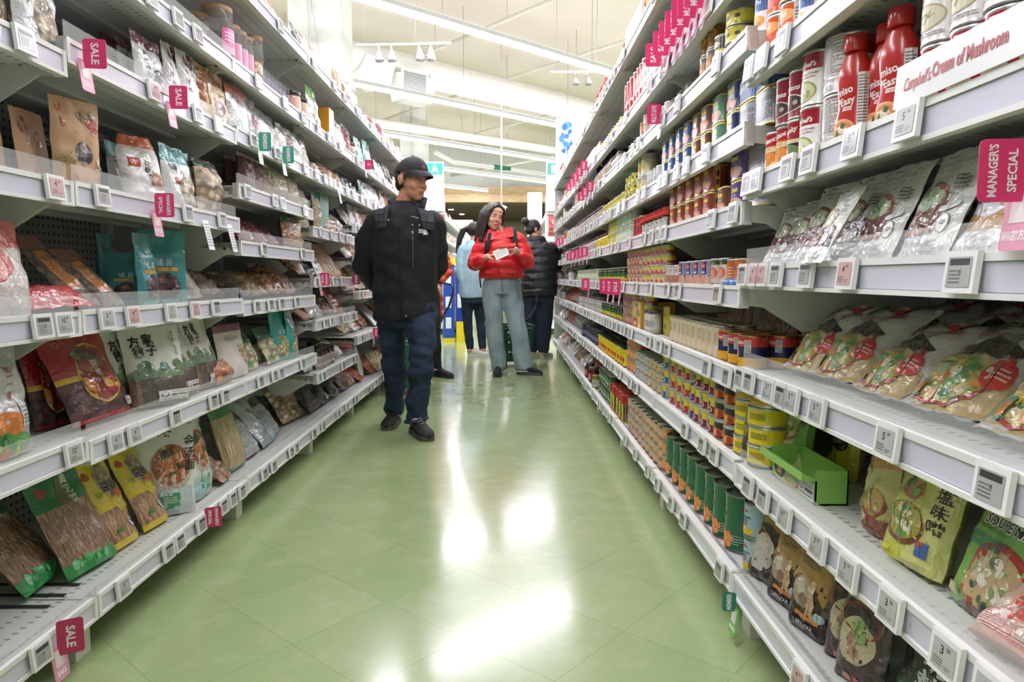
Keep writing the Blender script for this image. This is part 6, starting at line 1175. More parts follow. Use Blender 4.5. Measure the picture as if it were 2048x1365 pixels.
    # goods standing on the top boards
DP_KEYS = set(D_pouches().keys())
NTH = ['nearest', 'second', 'third', 'fourth', 'fifth', 'sixth', 'seventh', 'eighth', 'ninth', 'tenth', 'eleventh', 'twelfth', 'thirteenth', 'fourteenth', 'fifteenth', 'sixteenth', 'seventeenth', 'eighteenth', 'nineteenth', 'twentieth']
BAYS = ['viewer\'s', 'nearest', 'second', 'third', 'fourth', 'fifth', 'sixth', 'seventh', 'farthest']
SHN = ['lowest', 'second', 'third', 'fourth', 'fifth', 'sixth', 'seventh', 'eighth', 'top']
def name_goods():
    from collections import defaultdict
    G = defaultdict(list)
    for p in PLACED: G[(p['key'], p['side'], p['b'], p['k'])].append(p)
    for (key, side, b, k), ps in G.items():
        sd = 'left' if side == 'L' else 'right'; zs = zset(side, b); sh = 'top' if k == len(zs)-1 else SHN[k]
        where = '%s shelf, %s %s bay' % (sh, sd, BAYS[b]); d = DESC[key]
        if len(ps) > 1:
            for p in ps: p['o']['group'] = '%s on the %s' % (d.replace(',', ''), where.replace(',', ' of the'))
        cols = sorted(set(round(p['s'], 1 if False else 2) for p in ps)); cl = []
        for c in cols:
            if not cl or c-cl[-1][-1] > .02: cl.append([c])
            else: cl[-1].append(c)
        def col(p):
            for i, g in enumerate(cl):
                if g[0]-.006 <= p['s'] <= g[-1]+.006: return i
            return 0
        offs = sorted(set(p['row'] for p in ps)); multi = len(offs) > 1
        for p in ps:
            a = ''
            if p['nlv'] > 1:
                same = [q for q in ps if q['nlv'] > 1]; lv = p['lvl']
                if len(set(q['lvl'] for q in same)) > 1: a += 'lowest' if lv == 0 else ('topmost' if lv == p['nlv']-1 else ['', 'second-lowest', 'third-lowest'][lv])
                a += ' in ' if a else ''
                if len(cl) > 1: a += '%s stack' % NTH[min(col(p), 19)]
                elif a: a += 'stack'
                if a.endswith('in '): a = a[:-4]
            elif len(cl) > 1: a = '%s one' % NTH[min(col(p), 19)] if col(p) else 'nearest one'
            if multi: a = (a+' ' if a else '')+('front' if p['row'] == 0 else 'behind')
            elif not a and len(ps) > 1: a = 'one of several'
            lab = '%s, %s, %s' % (d, a, where) if a else '%s, %s' % (d, where)
            if multi and a: lab = '%s, %s row, %s' % (d, a, where) if p['row'] == 0 else '%s, %s, %s' % (d, a, where)
            w = lab.split()
            if len(w) > 16: lab = lab.replace(' shelf,', ',')
            p['o']['label'] = lab
goods()

# ------------------------------------------------------------------ promotion flags and shelf strips
PK = 'd6336f'
def round_poly(w, h, r):
    return [(w/2+sx*(w/2-r)+r*math.cos(a), h/2+sy*(h/2-r)+r*math.sin(a)) for sx, sy, a0 in ((1, 1, 0), (-1, 1, PI/2), (-1, -1, PI), (1, -1, 3*PI/2)) for a in (a0, a0+PI/4, a0+PI/2)]
_FG = {}
def flag_mesh(text, col, W, H, rot, t2=None):
    k = (text, col, W, H, rot)
    if k in _FG: return _FG[k]
    mb = MB(); pts = [(x-W/2, z-H) for x, z in round_poly(W, H, .006)]; mb.prism(pts, -.0006, .0006, M(col, 'ink'), axis=1)
    lines = text.split('|'); n = len(lines); art = []
    for i, l in enumerate(lines):
        f = (i+.5)/n
        if rot: art.append(('text', l, (f*.8+.1) if rot < 0 else (1-(f*.8+.1)) if False else (.1+f*.8), .5, (.3 if n == 1 else .17)*(W/H)/(.66), 'f6eef0', {'rot': 90 if rot > 0 else -90, 'bold': .03, 'w': .84*H/W}))
        else: art.append(('text', l, .5, 1-f, .26/n, 'f6eef0', {'bold': .03, 'w': .84}))
    if rot < 0: art = [(a[0], a[1], 1-a[2])+a[3:] for a in art]
    S = Surf([[Vector((W*(u-.5), -.0007, H*(v-1))) for u in (0, 1)] for v in (0, 1)], [0, 1], [0, 1], W, H); S.art(mb, art, .0002, .0001)
    S = Surf([[Vector((-W*(u-.5), .0007, H*(v-1))) for u in (0, 1)] for v in (0, 1)], [0, 1], [0, 1], W, H); S.art(mb, art, .0002, .0001)
    _FG[k] = mb.mesh('promotion_flag'); return _FG[k]
def flag(side, s, z, text, label, col=PK, W=.052, H=.068, ang=0, group=None, dz=.02, card=True, kind='promotion_flag', cc=None):
    """a card standing out from the shelf edge into the aisle, with a paper card below it on the rail"""
    sg = 1 if side == 'R' else -1; rot = 1 if side == 'R' else -1
    X = FRONT[side]-sg*(W/2+.016)
    o = link(kind, flag_mesh(text, col, W, H, rot), None, (X, s, z+dz), (0, 0, R(ang*sg)), None, label, 'promotion tag', group or 'promotion flags on the shelf edges')
    if card:
        k = ('card', text, col)
        if k not in _FG:
            mb = MB(); w, h = .05, .075; mb.prism([(x-w/2, zz-h) for x, zz in round_poly(w, h, .005)], -.0005, .0005, M(cc or 'e29ab4', 'ink'), axis=1)
            flat = Surf([[Vector((w*(u-.5), -.0006, h*(v-1))) for u in (0, 1)] for v in (0, 1)], [0, 1], [0, 1], w, h); flat.art(mb, [('text', text.replace('|', ' '), .5, .22, .2, 'faf0f2', {'bold': .04, 'w': .85}), ('rect', .2, .42, .8, .9, 'e9dfe0')], .0002, .0001); _FG[k] = mb.mesh('hanging_card')
        link('hanging_card', _FG[k], o, (sg*(W/2), -.0, -H*.72), (R(-8), 0, R(-90*sg-ang*sg)))
    return o
def flags():
    nt = 'on the left shelving'
    flag('L', 1.70, 1.478, 'SALE', 'upper pink SALE flag, nearest one on the left shelving', group='SALE flags', ang=-8)
    flag('L', 2.12, 1.484, 'SALE', 'second pink SALE flag on the left, before the white wolfberry pouch', group='SALE flags', ang=-8)
    flag('L', 2.005, 1.155, "MANAGER'S|SPECIAL", "pink MANAGER'S SPECIAL flag on the left below the teal-topped pouches", ang=-8)
    flag('L', 2.86, 1.50, 'MEMBER', 'first teal MEMBER flag above the bags of red beans', col='3f9d8c', cc='b8dcb8', group='teal MEMBER flags', W=.05, H=.075)
    flag('L', 3.16, 1.50, 'MEMBER', 'second teal MEMBER flag, above the green-labelled bean bags', col='3f9d8c', cc='b8dcb8', group='teal MEMBER flags', W=.05, H=.075)
    flag('L', 4.98, 1.745, 'E', 'small pink flag by the teal pouches on a high left shelf')
    flag('L', 3.72, .94, "MANAGER'S|SPECIAL", 'pink flag left of the black-jacketed man at hip height', ang=0)
    flag('L', 4.5, .94, 'SALE', 'dark pink flag right beside the sleeve of the black jacket', col='a8285a')
    flag('L', 5.15, .54, 'SALE', 'pink flag behind the thigh of the man in black')
    flag('L', 2.24, .155, "MANAGER'S|SPECIAL", "pink MANAGER'S SPECIAL flag on the lowest left shelf", ang=-20, card=False, col='c42a62')
    flag('L', 1.485, .155, 'SALE', 'pink SALE flag at the bottom left, over the shelf foot', ang=-30, group='SALE flags', col='b82a5c', H=.08, card=True)
    flag('R', .787, 1.09, "MANAGER'S|SPECIAL", "big pink MANAGER'S SPECIAL flag at the right edge", W=.052, H=.07, ang=-6, dz=0)
    flag('R', 1.69, .165, 'MEMBER', 'teal MEMBER flag at the lowest right shelf', col='1f7a70', cc='6cc04a', W=.034, H=.05, ang=-10, dz=-.03)
    for i, (s, t) in enumerate(((2.69, 'SALE'), (2.56, 'SALE'), (2.46, 'MULTI S'), (2.37, 'MULTI S'), (2.28, 'MULTI S'), (2.2, 'MULTI SA'), (2.12, 'MULTI SA'))):
        flag('R', s, 1.74, t, 'pink %s flag, %s in the high right-hand row of seven' % (t.split()[0], ['farthest', 'second farthest', 'third farthest', 'middle', 'third nearest', 'second nearest', 'nearest'][i]), group='overlapping pink flags on the high right shelf', W=.06, H=.085, dz=.075)
    flag('R', 2.67, 1.548, 'MULTI SAVE', 'single pink flag below the row of seven pink flags', W=.055, H=.075, dz=.04)
    for i, s in enumerate((5.1, 5.4, 5.7, 6.0, 6.3)): flag('R', s, 1.74, 'SALE', 'distant pink flag high on the right shelving', group='distant pink flags on the high right shelf', dz=.04)
    for i, s in enumerate((4.7, 5.0, 5.25)): flag('R', s, 1.548, 'SALE', 'distant pink flag on the seventh right shelf', group='distant pink flags on the seventh right shelf', dz=.03)
    for i, s in enumerate((5.0, 5.25, 5.5, 5.9, 6.2)): flag('R', s, 1.125, 'SALE', 'distant pink flag on the fifth right shelf', group='distant pink flags on the fifth right shelf', dz=.03)
    for i, s in enumerate((7.2, 7.6, 8.1)): flag('R', s, 1.32, 'SALE', 'tiny pink flag near the far end of the right shelving', group='far end pink flags', dz=.03)
    for i, s in enumerate((4.9, 3.95, 3.75, 3.55)): flag('R', s, .915, 'SALE', 'pink flag with strip, %s of four beside the corn cans' % ['farthest', 'third', 'second', 'nearest'][i], group='pink flags beside the corn cans', W=.055, H=.085, dz=.015)
    for i, (s, z) in enumerate(((2.32, 1.155), (2.52, 1.155), (4.15, 1.50))):
        mb = MB(); mb.box(-.022, .022, 0, .001, -.1, 0, M('eceeee', 'ink')); Surf([[Vector((.044*(u-.5), -.0002, .1*(v-1))) for u in (0, 1)] for v in (0, 1)], [0, 1], [0, 1], .044, .1).art(mb, [('lines', .1, .1, .9, .9, 8, '9a9c9c')], .0003, .0001)
        link('paper_price_slip', mb.mesh('paper_price_slip'), None, (-1.0, s, z-.03), (R(-12), 0, R(90)), None, 'white paper slip hanging from a left shelf rail, %s' % ['below the mushrooms', 'left of the red beans', 'farther up the aisle'][i], 'paper slip', 'white paper slips')
    # printed strip clipped over the rail in front of the mushroom soup
    mb = MB(); W, H = .55, .062; mb.box(-W/2, W/2, 0, .002, 0, H, M('d9dcda', 'gloss'))
    Surf([[Vector((W*(u-.5), 0, H*v)) for u in (0, 1)] for v in (0, 1)], [0, 1], [0, 1], W, H).art(mb, [('text', "Campbell's.", .105, .46, .42, 'b03a44', {'shear': .35, 'bold': .015, 'w': .12}), ('text', 'Cream of Mushroom', .3, .5, .44, 'a02c38', {'bold': .035, 'w': .265})], .0004, .0002)
    link('printed_shelf_strip', mb.mesh('printed_shelf_strip'), None, (.584, 1.068-W/2, 1.187), (R(-4), 0, R(-90)), None, 'pale strip with red lettering in front of the mushroom soup cans', 'shelf sign')
    mb = MB(); mb.box(-.02, .02, 0, .3, 0, .0015, M('2a2c2e', 'ink')); me = mb.mesh('divider_strip')
    for i, s in enumerate((1.6, 1.66, 1.72)): link('divider_strip', me, None, (-1.1, s, .1475), (0, 0, R(90)), (.3, 1, 1), 'thin black strip lying on the empty lowest left shelf', 'strip', 'black strips on the empty lowest left shelf')
flags()
# ------------------------------------------------------------------ people
def ellloft(mb, secs, m, seg=20, mat=None):
    """secs: (cx,cy,z,rx,ry) stacked ellipses, capped"""
    vs = []
    for cx, cy, z, rx, ry in secs:
        for k in range(seg):
            a = 2*PI*k/seg; vs.append(Vector((cx+rx*math.cos(a), cy+ry*math.sin(a), z)))
    if mat: vs = [mat @ v for v in vs]
    n = len(secs)
    fs = [(i*seg+k, i*seg+(k+1) % seg, (i+1)*seg+(k+1) % seg, (i+1)*seg+k) for i in range(n-1) for k in range(seg)]
    fs += [tuple(range(seg))[::-1], tuple((n-1)*seg+k for k in range(seg))]
    mb.add(vs, fs, m, True)
def limb(mb, pts, rs, m, seg=14):
    """a tapered limb with round joints"""
    mb.tube(pts, rs, m, seg)
    for p, r in zip(pts, rs): mb.ball(p, r*.995, m, 12, 8)
def remesh(mb, name, voxel, mat, smooth=4, disp=None):
    me = mb.mesh(name); o = bpy.data.objects.new(name, me); COL.objects.link(o)
    md = o.modifiers.new('r', 'REMESH'); md.mode = 'VOXEL'; md.voxel_size = voxel; md.use_smooth_shade = True
    if smooth: s = o.modifiers.new('s', 'SMOOTH'); s.iterations = smooth; s.factor = .5
    dg = bpy.context.evaluated_depsgraph_get(); out = bpy.data.meshes.new_from_object(o.evaluated_get(dg)); out.name = name
    bpy.data.objects.remove(o); bpy.data.meshes.remove(me)
    out.materials.clear(); out.materials.append(mat)
    if disp:
        co = [v.co.copy() for v in out.vertices]; no = [v.normal.copy() for v in out.vertices]
        for v, c, n in zip(out.vertices, co, no): v.co = c+n*disp(c)
    for p in out.polygons: p.use_smooth = True
    out.update(); return out
def skin_mat(c='c68f72', d='b27a60'):
    m, nt, b = base_mat('skin_'+c); tc = nd(nt, 'ShaderNodeTexCoord'); n = nd(nt, 'ShaderNodeTexNoise'); n.inputs['Scale'].default_value = 18; cr = nd(nt, 'ShaderNodeValToRGB')
    cr.color_ramp.elements[0].color = C(d); cr.color_ramp.elements[0].position = .3; cr.color_ramp.elements[1].color = C(c); cr.color_ramp.elements[1].position = .6
    nt.links.new(tc.outputs['Object'], n.inputs[0]); nt.links.new(n.outputs[0], cr.inputs[0]); nt.links.new(cr.outputs[0], b.inputs['Base Color'])
    b.inputs['Roughness'].default_value = .5; b.inputs['Subsurface Weight'].default_value = .08; b.inputs['Subsurface Radius'].default_value = (.01, .004, .002); return m
def cloth_mat(a, c=None, rough=.85, sc=120, sheen=0, coat=0, bs=.3, name='cloth', big=None):
    m, nt, b = base_mat(name+'_'+a); tc = nd(nt, 'ShaderNodeTexCoord'); n = nd(nt, 'ShaderNodeTexNoise'); n.inputs['Scale'].default_value = big or 7; n.inputs['Detail'].default_value = 6; cr = nd(nt, 'ShaderNodeValToRGB')
    cr.color_ramp.elements[0].color = C(a); cr.color_ramp.elements[0].position = .35; cr.color_ramp.elements[1].color = C(c or a); cr.color_ramp.elements[1].position = .68
    n2 = nd(nt, 'ShaderNodeTexNoise'); n2.inputs['Scale'].default_value = sc; bu = nd(nt, 'ShaderNodeBump'); bu.inputs['Strength'].default_value = bs; bu.inputs['Distance'].default_value = .003
    for q in (n, n2): nt.links.new(tc.outputs['Object'], q.inputs[0])
    nt.links.new(n.outputs[0], cr.inputs[0]); nt.links.new(cr.outputs[0], b.inputs['Base Color']); nt.links.new(n2.outputs[0], bu.inputs['Height']); nt.links.new(bu.outputs[0], b.inputs['Normal'])
    b.inputs['Roughness'].default_value = rough; b.inputs['Coat Weight'].default_value = coat; b.inputs['Coat Roughness'].default_value = .3; return m
def head(mb, T, m, sc=1.0):
    """head about the ears' centre, facing -Y"""
    S = T @ Matrix.Scale(sc, 4); R3 = S.to_3x3()
    def b(c, r, seg=16, rings=12): mb.ball(S @ Vector(c), r, m, seg, rings, mat=R3)
    b((0, .012, .03), (.075, .094, .088), 24, 16); b((0, -.028, -.012), (.066, .062, .078), 20, 14); b((0, -.036, -.062), (.056, .05, .046), 18, 12); b((0, -.06, -.09), (.027, .022, .02))
    b((.03, -.062, -.028), (.03, .024, .028)); b((-.03, -.062, -.028), (.03, .024, .028)); b((0, -.074, .034), (.046, .016, .016)); b((0, -.06, .062), (.052, .03, .03))
    b((0, -.088, .004), (.0075, .011, .024)); b((0, -.099, -.018), (.011, .013, .011)); b((.011, -.09, -.023), (.008, .008, .007)); b((-.011, -.09, -.023), (.008, .008, .007))
    b((0, -.081, -.052), (.021, .010, .0055)); b((0, -.080, -.061), (.018, .010, .006)); b((0, -.075, -.045), (.02, .012, .012))
    for s in (-1, 1): b((s*.076, .012, -.004), (.008, .018, .03), 12, 10); b((s*.082, .02, .006), (.006, .014, .02), 12, 10); b((s*.029, -.073, .012), (.015, .011, .008))
def face_parts(par, T, sc=1.0, brow='1c1816', lips='a8645a', closed=False, spread=.6):
    S = T @ Matrix.Scale(sc, 4); R3 = S.to_3x3()
    for s in (-1, 1):
        mb = MB(); mb.ball(S @ Vector((s*.029, -.0825, .0105)), (.0095, .0032, .0026 if closed else .0034), M('cfc4bc', 'gloss'), 12, 8, mat=R3); mb.ball(S @ Vector((s*.029+.003, -.0855, .0105)), (.0044, .0022, .003 if closed else .0037), M('1a1412', 'gloss'), 10, 8, mat=R3)
        mb.tube([S @ Vector((s*.029-.012, -.081, .012)), S @ Vector((s*.029, -.0872, .0158)), S @ Vector((s*.029+.012, -.081, .012))], .0014*sc, M('2a1c18', 'soft'), 6); mb.obj('eye', par)
        mb = MB(); mb.tube([S @ Vector((s*.014, -.0875, .030)), S @ Vector((s*.029, -.0885, .035)), S @ Vector((s*.046, -.0765, .030))], [.0024*sc, .0032*sc, .0015*sc], M(brow, 'soft'), 6); mb.obj('eyebrow', par)
    mb = MB(); mb.tube([S @ Vector((-.021, -.083, -.0575)), S @ Vector((-.008, -.0905, -.0555)), S @ Vector((0, -.0915, -.0565)), S @ Vector((.008, -.0905, -.0555)), S @ Vector((.021, -.083, -.0575))], [.0018*sc, .004*sc, .0045*sc, .004*sc, .0018*sc], M(lips, 'soft'), 8, ry=.7); mb.obj('lips', par)
def hand(mb, w, d, n, m, s=1.0, curl=.8, side=1):
    """hand from wrist w along d; n = back-of-hand normal; fingers curl away from n"""
    d = Vector(d).normalized(); n = Vector(n); n = (n-d*n.dot(d)).normalized(); x = d.cross(n)*side; w = Vector(w)
    P = lambda a, b, c: w+(d*a+x*b+n*c)*s
    mb.tube([P(-.01, 0, 0), P(.03, 0, 0), P(.06, 0, 0), P(.088, 0, 0)], [.024*s, .033*s, .038*s, .036*s], m, 12, ry=.45)
    for i, (b, L) in enumerate(((.029, .072), (.010, .08), (-.009, .074), (-.027, .058))):
        p = P(.084, b, 0); pts = [P(.07, b*.95, 0), p]; a = 0.12
        for q, f in enumerate((.45, .32, .23)):
            a += curl*(.5+.15*i) if q else curl*.4
            p = p+(d*math.cos(a)-n*math.sin(a))*L*f*s; pts.append(p)
        mb.tube(pts, [.0095*s, .0095*s, .0088*s, .0082*s, .0068*s], m, 8); mb.ball(pts[-1], .0068*s, m, 8, 6)
    pts = [P(.015, .026, -.004), P(.042, .045, -.014), P(.066, .05, -.03), P(.085, .042, -.042)]; mb.tube(pts, [.014*s, .012*s, .0105*s, .0085*s], m, 8); mb.ball(pts[-1], .0085*s, m, 8, 6)
def shoe(par, p, ang, m, sole, L=.28, lace=None, white=False):
    """shoe pointing along ang (0 = toward the camera), heel near p"""
    T = Matrix.Translation(Vector(p)) @ Matrix.Rotation(ang, 4, 'Z'); mb = MB(); vs = []; seg = 14
    st = [(-.045, .026, .055), (-.03, .036, .085), (.0, .04, .1), (.05, .041, .095), (.1, .045, .07), (.15, .05, .055), (.2, .048, .046), (.235, .036, .034), (.25, .015, .018)]
    k_ = L/.3
    for t, w, h in st:
        for k in range(seg):
            a = 2*PI*k/seg; vs.append(T @ Vector((w*math.cos(a)*k_*(1-.15*max(0, math.sin(a))), -t*k_, .028+h*k_*.5*(1+math.sin(a))-.012)))
    fs = [(i*seg+k, i*seg+(k+1) % seg, (i+1)*seg+(k+1) % seg, (i+1)*seg+k) for i in range(len(st)-1) for k in range(seg)]+[tuple(range(seg))[::-1], tuple((len(st)-1)*seg+k for k in range(seg))]
    mb.add(vs, fs, m, True); sh = mb.obj('shoe', par)
    mb = MB(); pts = [(s*w*1.04*k_, -t*k_) for s, arr in ((1, st), (-1, st[::-1])) for t, w, h in arr]
    vs = [T @ Vector((x, y, z)) for z in (0.001, .03) for x, y in pts]; n = len(pts); mb.add(vs, [tuple(range(n)), tuple(range(n, 2*n))[::-1]]+[(i, n+i, n+(i+1) % n, (i+1) % n) for i in range(n)], sole); mb.obj('sole', sh)
    mb = MB()
    for i in range(4):
        y = -.055-.022*i; z = .118*k_-.012*i; mb.tube([T @ Vector((-.022*k_, y*k_, z-.012)), T @ Vector((0, y*k_-.004, z+.002)), T @ Vector((.022*k_, y*k_, z-.012))], .0028, lace or M('2a2c2e', 'soft'), 6)
    mb.obj('laces', sh); return sh
def strands(mb, pts_list, rs, m):
    for pts in pts_list: mb.tube(pts, rs, m, 8); mb.ball(pts[0], rs[0], m, 8, 6); mb.ball(pts[-1], rs[-1], m, 8, 6)
def on_mesh_patch(me, pts, off=.004):
    pass
V = Vector
HAIRM = cloth_mat('17130f', '2a211c', .42, 300, bs=.5, name='hair', big=40)
SKIN = skin_mat(); SKIN2 = skin_mat('d3a088', 'c28c74')
def folds(amp, fx=6, fz=9, seed=0):
    return lambda c: amp*(NZ(c.x*fx+seed, c.y*fx, c.z*fz)+.6*NZ(c.x*fx*2.3, c.y*2.3*fx+seed, c.z*fz*2.1))
def quilt(amp, pitch, seed=0):
    return lambda c: amp*(abs(math.sin(PI*(c.z+.25*abs(c.x)*.3)/pitch))**.6-.5)+amp*.8*NZ(c.x*14+seed, c.y*14, c.z*18)
def human(name_label, root, rz, J, skin, clothes, headT, hsc=1.0, voxel=.005, fem=False, hands=None):
    o = empty('person', root, rz, label=name_label, cat='person')
    mb = MB(); head(mb, headT, skin, hsc); hc = headT.translation
    nk = V(J['neck']); limb(mb, [hc+V((0, .02, -.06)), nk.lerp(hc, .45), nk, nk+V((0, .01, -.06))], [.055, .052, .06, .07], skin)
    t = J['torso']; ellloft(mb, t, skin)
    for s in ('L', 'R'):
        a = [V(p) for p in J['arm'+s]]; limb(mb, a, [.05, .042, .03], skin)
        if hands and s in hands:
            h = hands[s]; hand(mb, a[-1], h[0], h[1], skin, h[2] if len(h) > 2 else 1, h[3] if len(h) > 3 else .8, h[4] if len(h) > 4 else 1)
        l = [V(p) for p in J['leg'+s]]; limb(mb, l, [.075, .05, .035], skin)
        mb.tube([l[-1], l[-1]+V((0, -.02, -.05))], [.035, .04], skin)
    link('body', remesh(mb, 'body', voxel, skin, 3), o); return o

# --- man in the black jacket
def man():
    root = (-.603, 4.15, 0)
    hT = Matrix.Translation((.045, -.03, 1.50)) @ Matrix.Rotation(R(52), 4, 'Z') @ Matrix.Rotation(R(9), 4, 'X')
    J = dict(neck=(.005, .0, 1.385), torso=[(0, .02, .78, .14, .1), (0, .02, .9, .15, .105), (0, .01, 1.05, .15, .1), (0, .0, 1.2, .16, .105), (-.005, 0, 1.3, .15, .09), (0, 0, 1.36, .07, .065)],
             armL=[(-.17, .01, 1.27), (-.265, .08, 1.0), (-.14, .2, .83)], armR=[(.15, .03, 1.27), (.18, .12, 1.01), (.03, .21, .84)],
             legL=[(-.095, .03, .83), (-.105, .12, .47), (-.115, .215, .1)], legR=[(.095, .0, .83), (.1, -.1, .48), (.06, -.07, .11)])
    o = human('person in black zip jacket, black cap and blue jeans, hands behind back, looking right', root, 0, J, SKIN, None, hT, 1.0, .0042, hands={'L': ((.8, .15, -.35), (.1, .9, .2), 1, .8), 'R': ((-.8, .15, -.35), (.1, .9, .2), 1, .8, -1)})
    o['label'] = 'person in black jacket, cap and blue jeans walking toward the viewer, looking right'
    face_parts(o, hT, 1.0)
    # short hair under the cap
    S = hT; mb = MB(); mb.ball(S @ V((0, .035, .02)), (.077, .078, .085), HAIRM, 20, 14, mat=S.to_3x3()); mb.ball(S @ V((0, .06, -.03)), (.062, .045, .045), HAIRM, 16, 12, mat=S.to_3x3())
    for s in (-1, 1): mb.ball(S @ V((s*.071, -.012, .018)), (.007, .014, .024), HAIRM, 10, 8, mat=S.to_3x3())
    link('hair', remesh(mb, 'hair', .004, HAIRM, 2), o)
    # cap
    CP = cloth_mat('15161b', '1c1e25', .7, 220, name='cap_twill'); mb = MB(); vs = []; seg = 28; rings = 10
    for i in range(rings+1):
        ph = (PI/2)*i/rings
        for k in range(seg):
            a = 2*PI*k/seg; rr = 1+.02*math.cos(6*a)*math.cos(ph); vs.append(S @ V((.087*math.cos(ph)*math.cos(a)*rr, .012+.104*math.cos(ph)*math.sin(a)*rr, .046+.092*math.sin(ph)-.022*math.sin(a)*-1*math.cos(ph)*-.8)))
    mb.add(vs, [(i*seg+k, i*seg+(k+1) % seg, (i+1)*seg+(k+1) % seg, (i+1)*seg+k) for i in range(rings) for k in range(seg)], CP, True); mb.ball(S @ V((0, .012, .139)), .007, CP, 8, 6)
    cap = mb.obj('cap', o)
    mb = MB(); vs = []; nu_, nv_ = 16, 6
    for j in range(nv_+1):
        for i in range(nu_+1):
            a = PI+.42+(PI-.84)*i/nu_; t = j/nv_; r = 1+t*.66*max(0, (abs(math.sin(a))-.40)/.6)**.55; vs.append(S @ V((.086*math.cos(a), .012+.103*math.sin(a)*r, .047-.0176*math.sin(a)-.026*t-.012*t*math.cos(a)**2+.008*math.sin(PI*t))))
    n = nu_+1; top = [(j*n+i, j*n+i+1, (j+1)*n+i+1, (j+1)*n+i) for j in range(nv_) for i in range(nu_)]; mb.add(vs, top, CP, True); mb.add([v-V((0, 0, .004)) for v in vs], [f[::-1] for f in top], CP, True); mb.obj('brim', cap)
    mb = MB()
    for w, c in ((.024, '6a3440'), (.019, '1a1c22'), (.014, '7a4450')): mb.ball(S @ V((0, -.083-.002*(.024-w)*400*.1, .085)), (w, .004+.001*(.024-w)*100, w*.9), M(c, 'soft'), 16, 8, mat=S.to_3x3() @ Matrix.Rotation(R(-28), 3, 'X'))
    mb.obj('round_emblem', cap)
    # jacket
    JK = cloth_mat('0d0f13', '14171d', .8, 260, name='jacket_fabric'); mb = MB()
    ellloft(mb, [(.005, .02, .685, .2, .145), (.0, .02, .71, .205, .148), (-.005, .02, .85, .2, .145), (-.005, .01, 1.0, .195, .14), (-.005, 0, 1.15, .2, .14), (-.005, 0, 1.25, .195, .13), (-.005, 0, 1.31, .165, .11), (0, .005, 1.355, .11, .09), (0, .01, 1.385, .085, .08)], JK, 28)
    limb(mb, [(-.165, .01, 1.265), (-.235, .04, 1.15), (-.275, .085, 1.0), (-.22, .15, .9), (-.13, .2, .84)], [.082, .078, .07, .062, .055], JK); limb(mb, [(.145, .03, 1.265), (.17, .07, 1.14), (.178, .12, 1.0), (.11, .18, .91), (.03, .21, .85)], [.08, .072, .066, .06, .054], JK)
    jk = link('jacket', remesh(mb, 'jacket', .007, JK, 4, folds(.016, 6, 7, 2)), o)
    # grey shoulder yokes, standing collar, placket, pocket zip, buttons, logo
    GY = cloth_mat('2a2d33', '33363d', .75, 260, name='yoke_fabric')
    mb = MB(); ellloft(mb, [(.01, -.01, 1.335, .098, .086), (.01, -.015, 1.37, .092, .084), (.012, -.008, 1.405, .088, .08), (.012, .004, 1.43, .086, .078)], JK, 24)
    c0 = remesh(mb, 'collar', .006, JK, 3, folds(.006, 12, 12, 7)); mbc = MB()
    def ringband(z0, z1, rx, ry, th, a0, a1, cx, cy, tilt, m, n=26, flare=.0):
        mb_ = MB(); vs = []
        for i in range(n+1):
            a = a0+(a1-a0)*i/n
            for (z, r_) in ((z0, 0), (z1, flare), (z1, flare-th), (z0, -th)):
                vs.append(V((cx+(rx+r_)*math.cos(a), cy+(ry+r_)*math.sin(a), z+tilt*math.sin(a)*-1)))
        fs = [(i*4+k, i*4+(k+1) % 4, (i+1)*4+(k+1) % 4, (i+1)*4+k) for i in range(n) for k in range(4)]+[(0, 3, 2, 1), (n*4, n*4+1, n*4+2, n*4+3)]
        mb_.add(vs, fs, m, True); return mb_
    bpy.data.meshes.remove(c0)
    ringband(1.325, 1.40, .1, .09, .009, R(-40), R(215), .012, .005, -.03, JK, flare=.02).obj('collar', jk)
    def front(x, z, off=.0): # point on the jacket front
        rx, ry = .2, .143
        if z > 1.25: q = (z-1.25)/.12; rx -= .1*q*q+.03*q; ry -= .045*q
        c = max(-.98, min(.98, (x+.005)/rx)); return V((x, -ry*math.sqrt(1-c*c)+.003-.012-off, z))
    def patch(pts, m, nm, off=.004):
        # polygon draped over the front
        us = [i/12 for i in range(13)]; x0, x1 = -.2, .2; z0, z1 = .7, 1.38; vs2 = [j/16 for j in range(17)]
        Sf = Surf([[front(x0+(x1-x0)*u, z0+(z1-z0)*v) for u in us] for v in vs2], us, vs2, x1-x0, z1-z0); mb_ = MB()
        Sf.fan(mb_, [((x-x0)/(x1-x0), (z-z0)/(z1-z0)) for x, z in pts], m, off); return mb_.obj(nm, jk)
    patch([(-.175, 1.315), (-.07, 1.345), (-.085, 1.225), (-.135, 1.22)], GY, 'shoulder_yoke', .010); patch([(.085, 1.335), (.165, 1.31), (.17, 1.21), (.12, 1.215)], GY, 'shoulder_yoke', .010)
    mb = MB(); pts = [front(.062, z, .008) for z in (1.19, 1.13, 1.06, .99)]; mb.tube(pts, .0028, M('6d7074', 'metal'), 6); mb.tube([front(.062, 1.2, .012), front(.062, 1.18, .014)], .006, M('9a9c9e', 'metal'), 8); mb.obj('zip', jk)
    mb = MB(); mb.tube([front(-.01, z, .008) for z in (1.3, 1.2, 1.05, .9, .75, .7)], .004, M('08090b', 'soft'), 6); mb.obj('placket', jk)
    mb = MB(); mb.tube([front(.055, 1.285, .012), front(.095, 1.275, .012)], .002, M('c8ccd0', 'soft'), 5); mb.obj('collar_trim', jk)
    mb = MB()
    for x, z in ((-.075, 1.262), (.062, 1.235), (.1, 1.235), (.02, .715)): mb.ball(front(x, z, .012), (.006, .004, .006), M('9a9c9e', 'metal'), 10, 6)
    mb.obj('snap_button', jk)
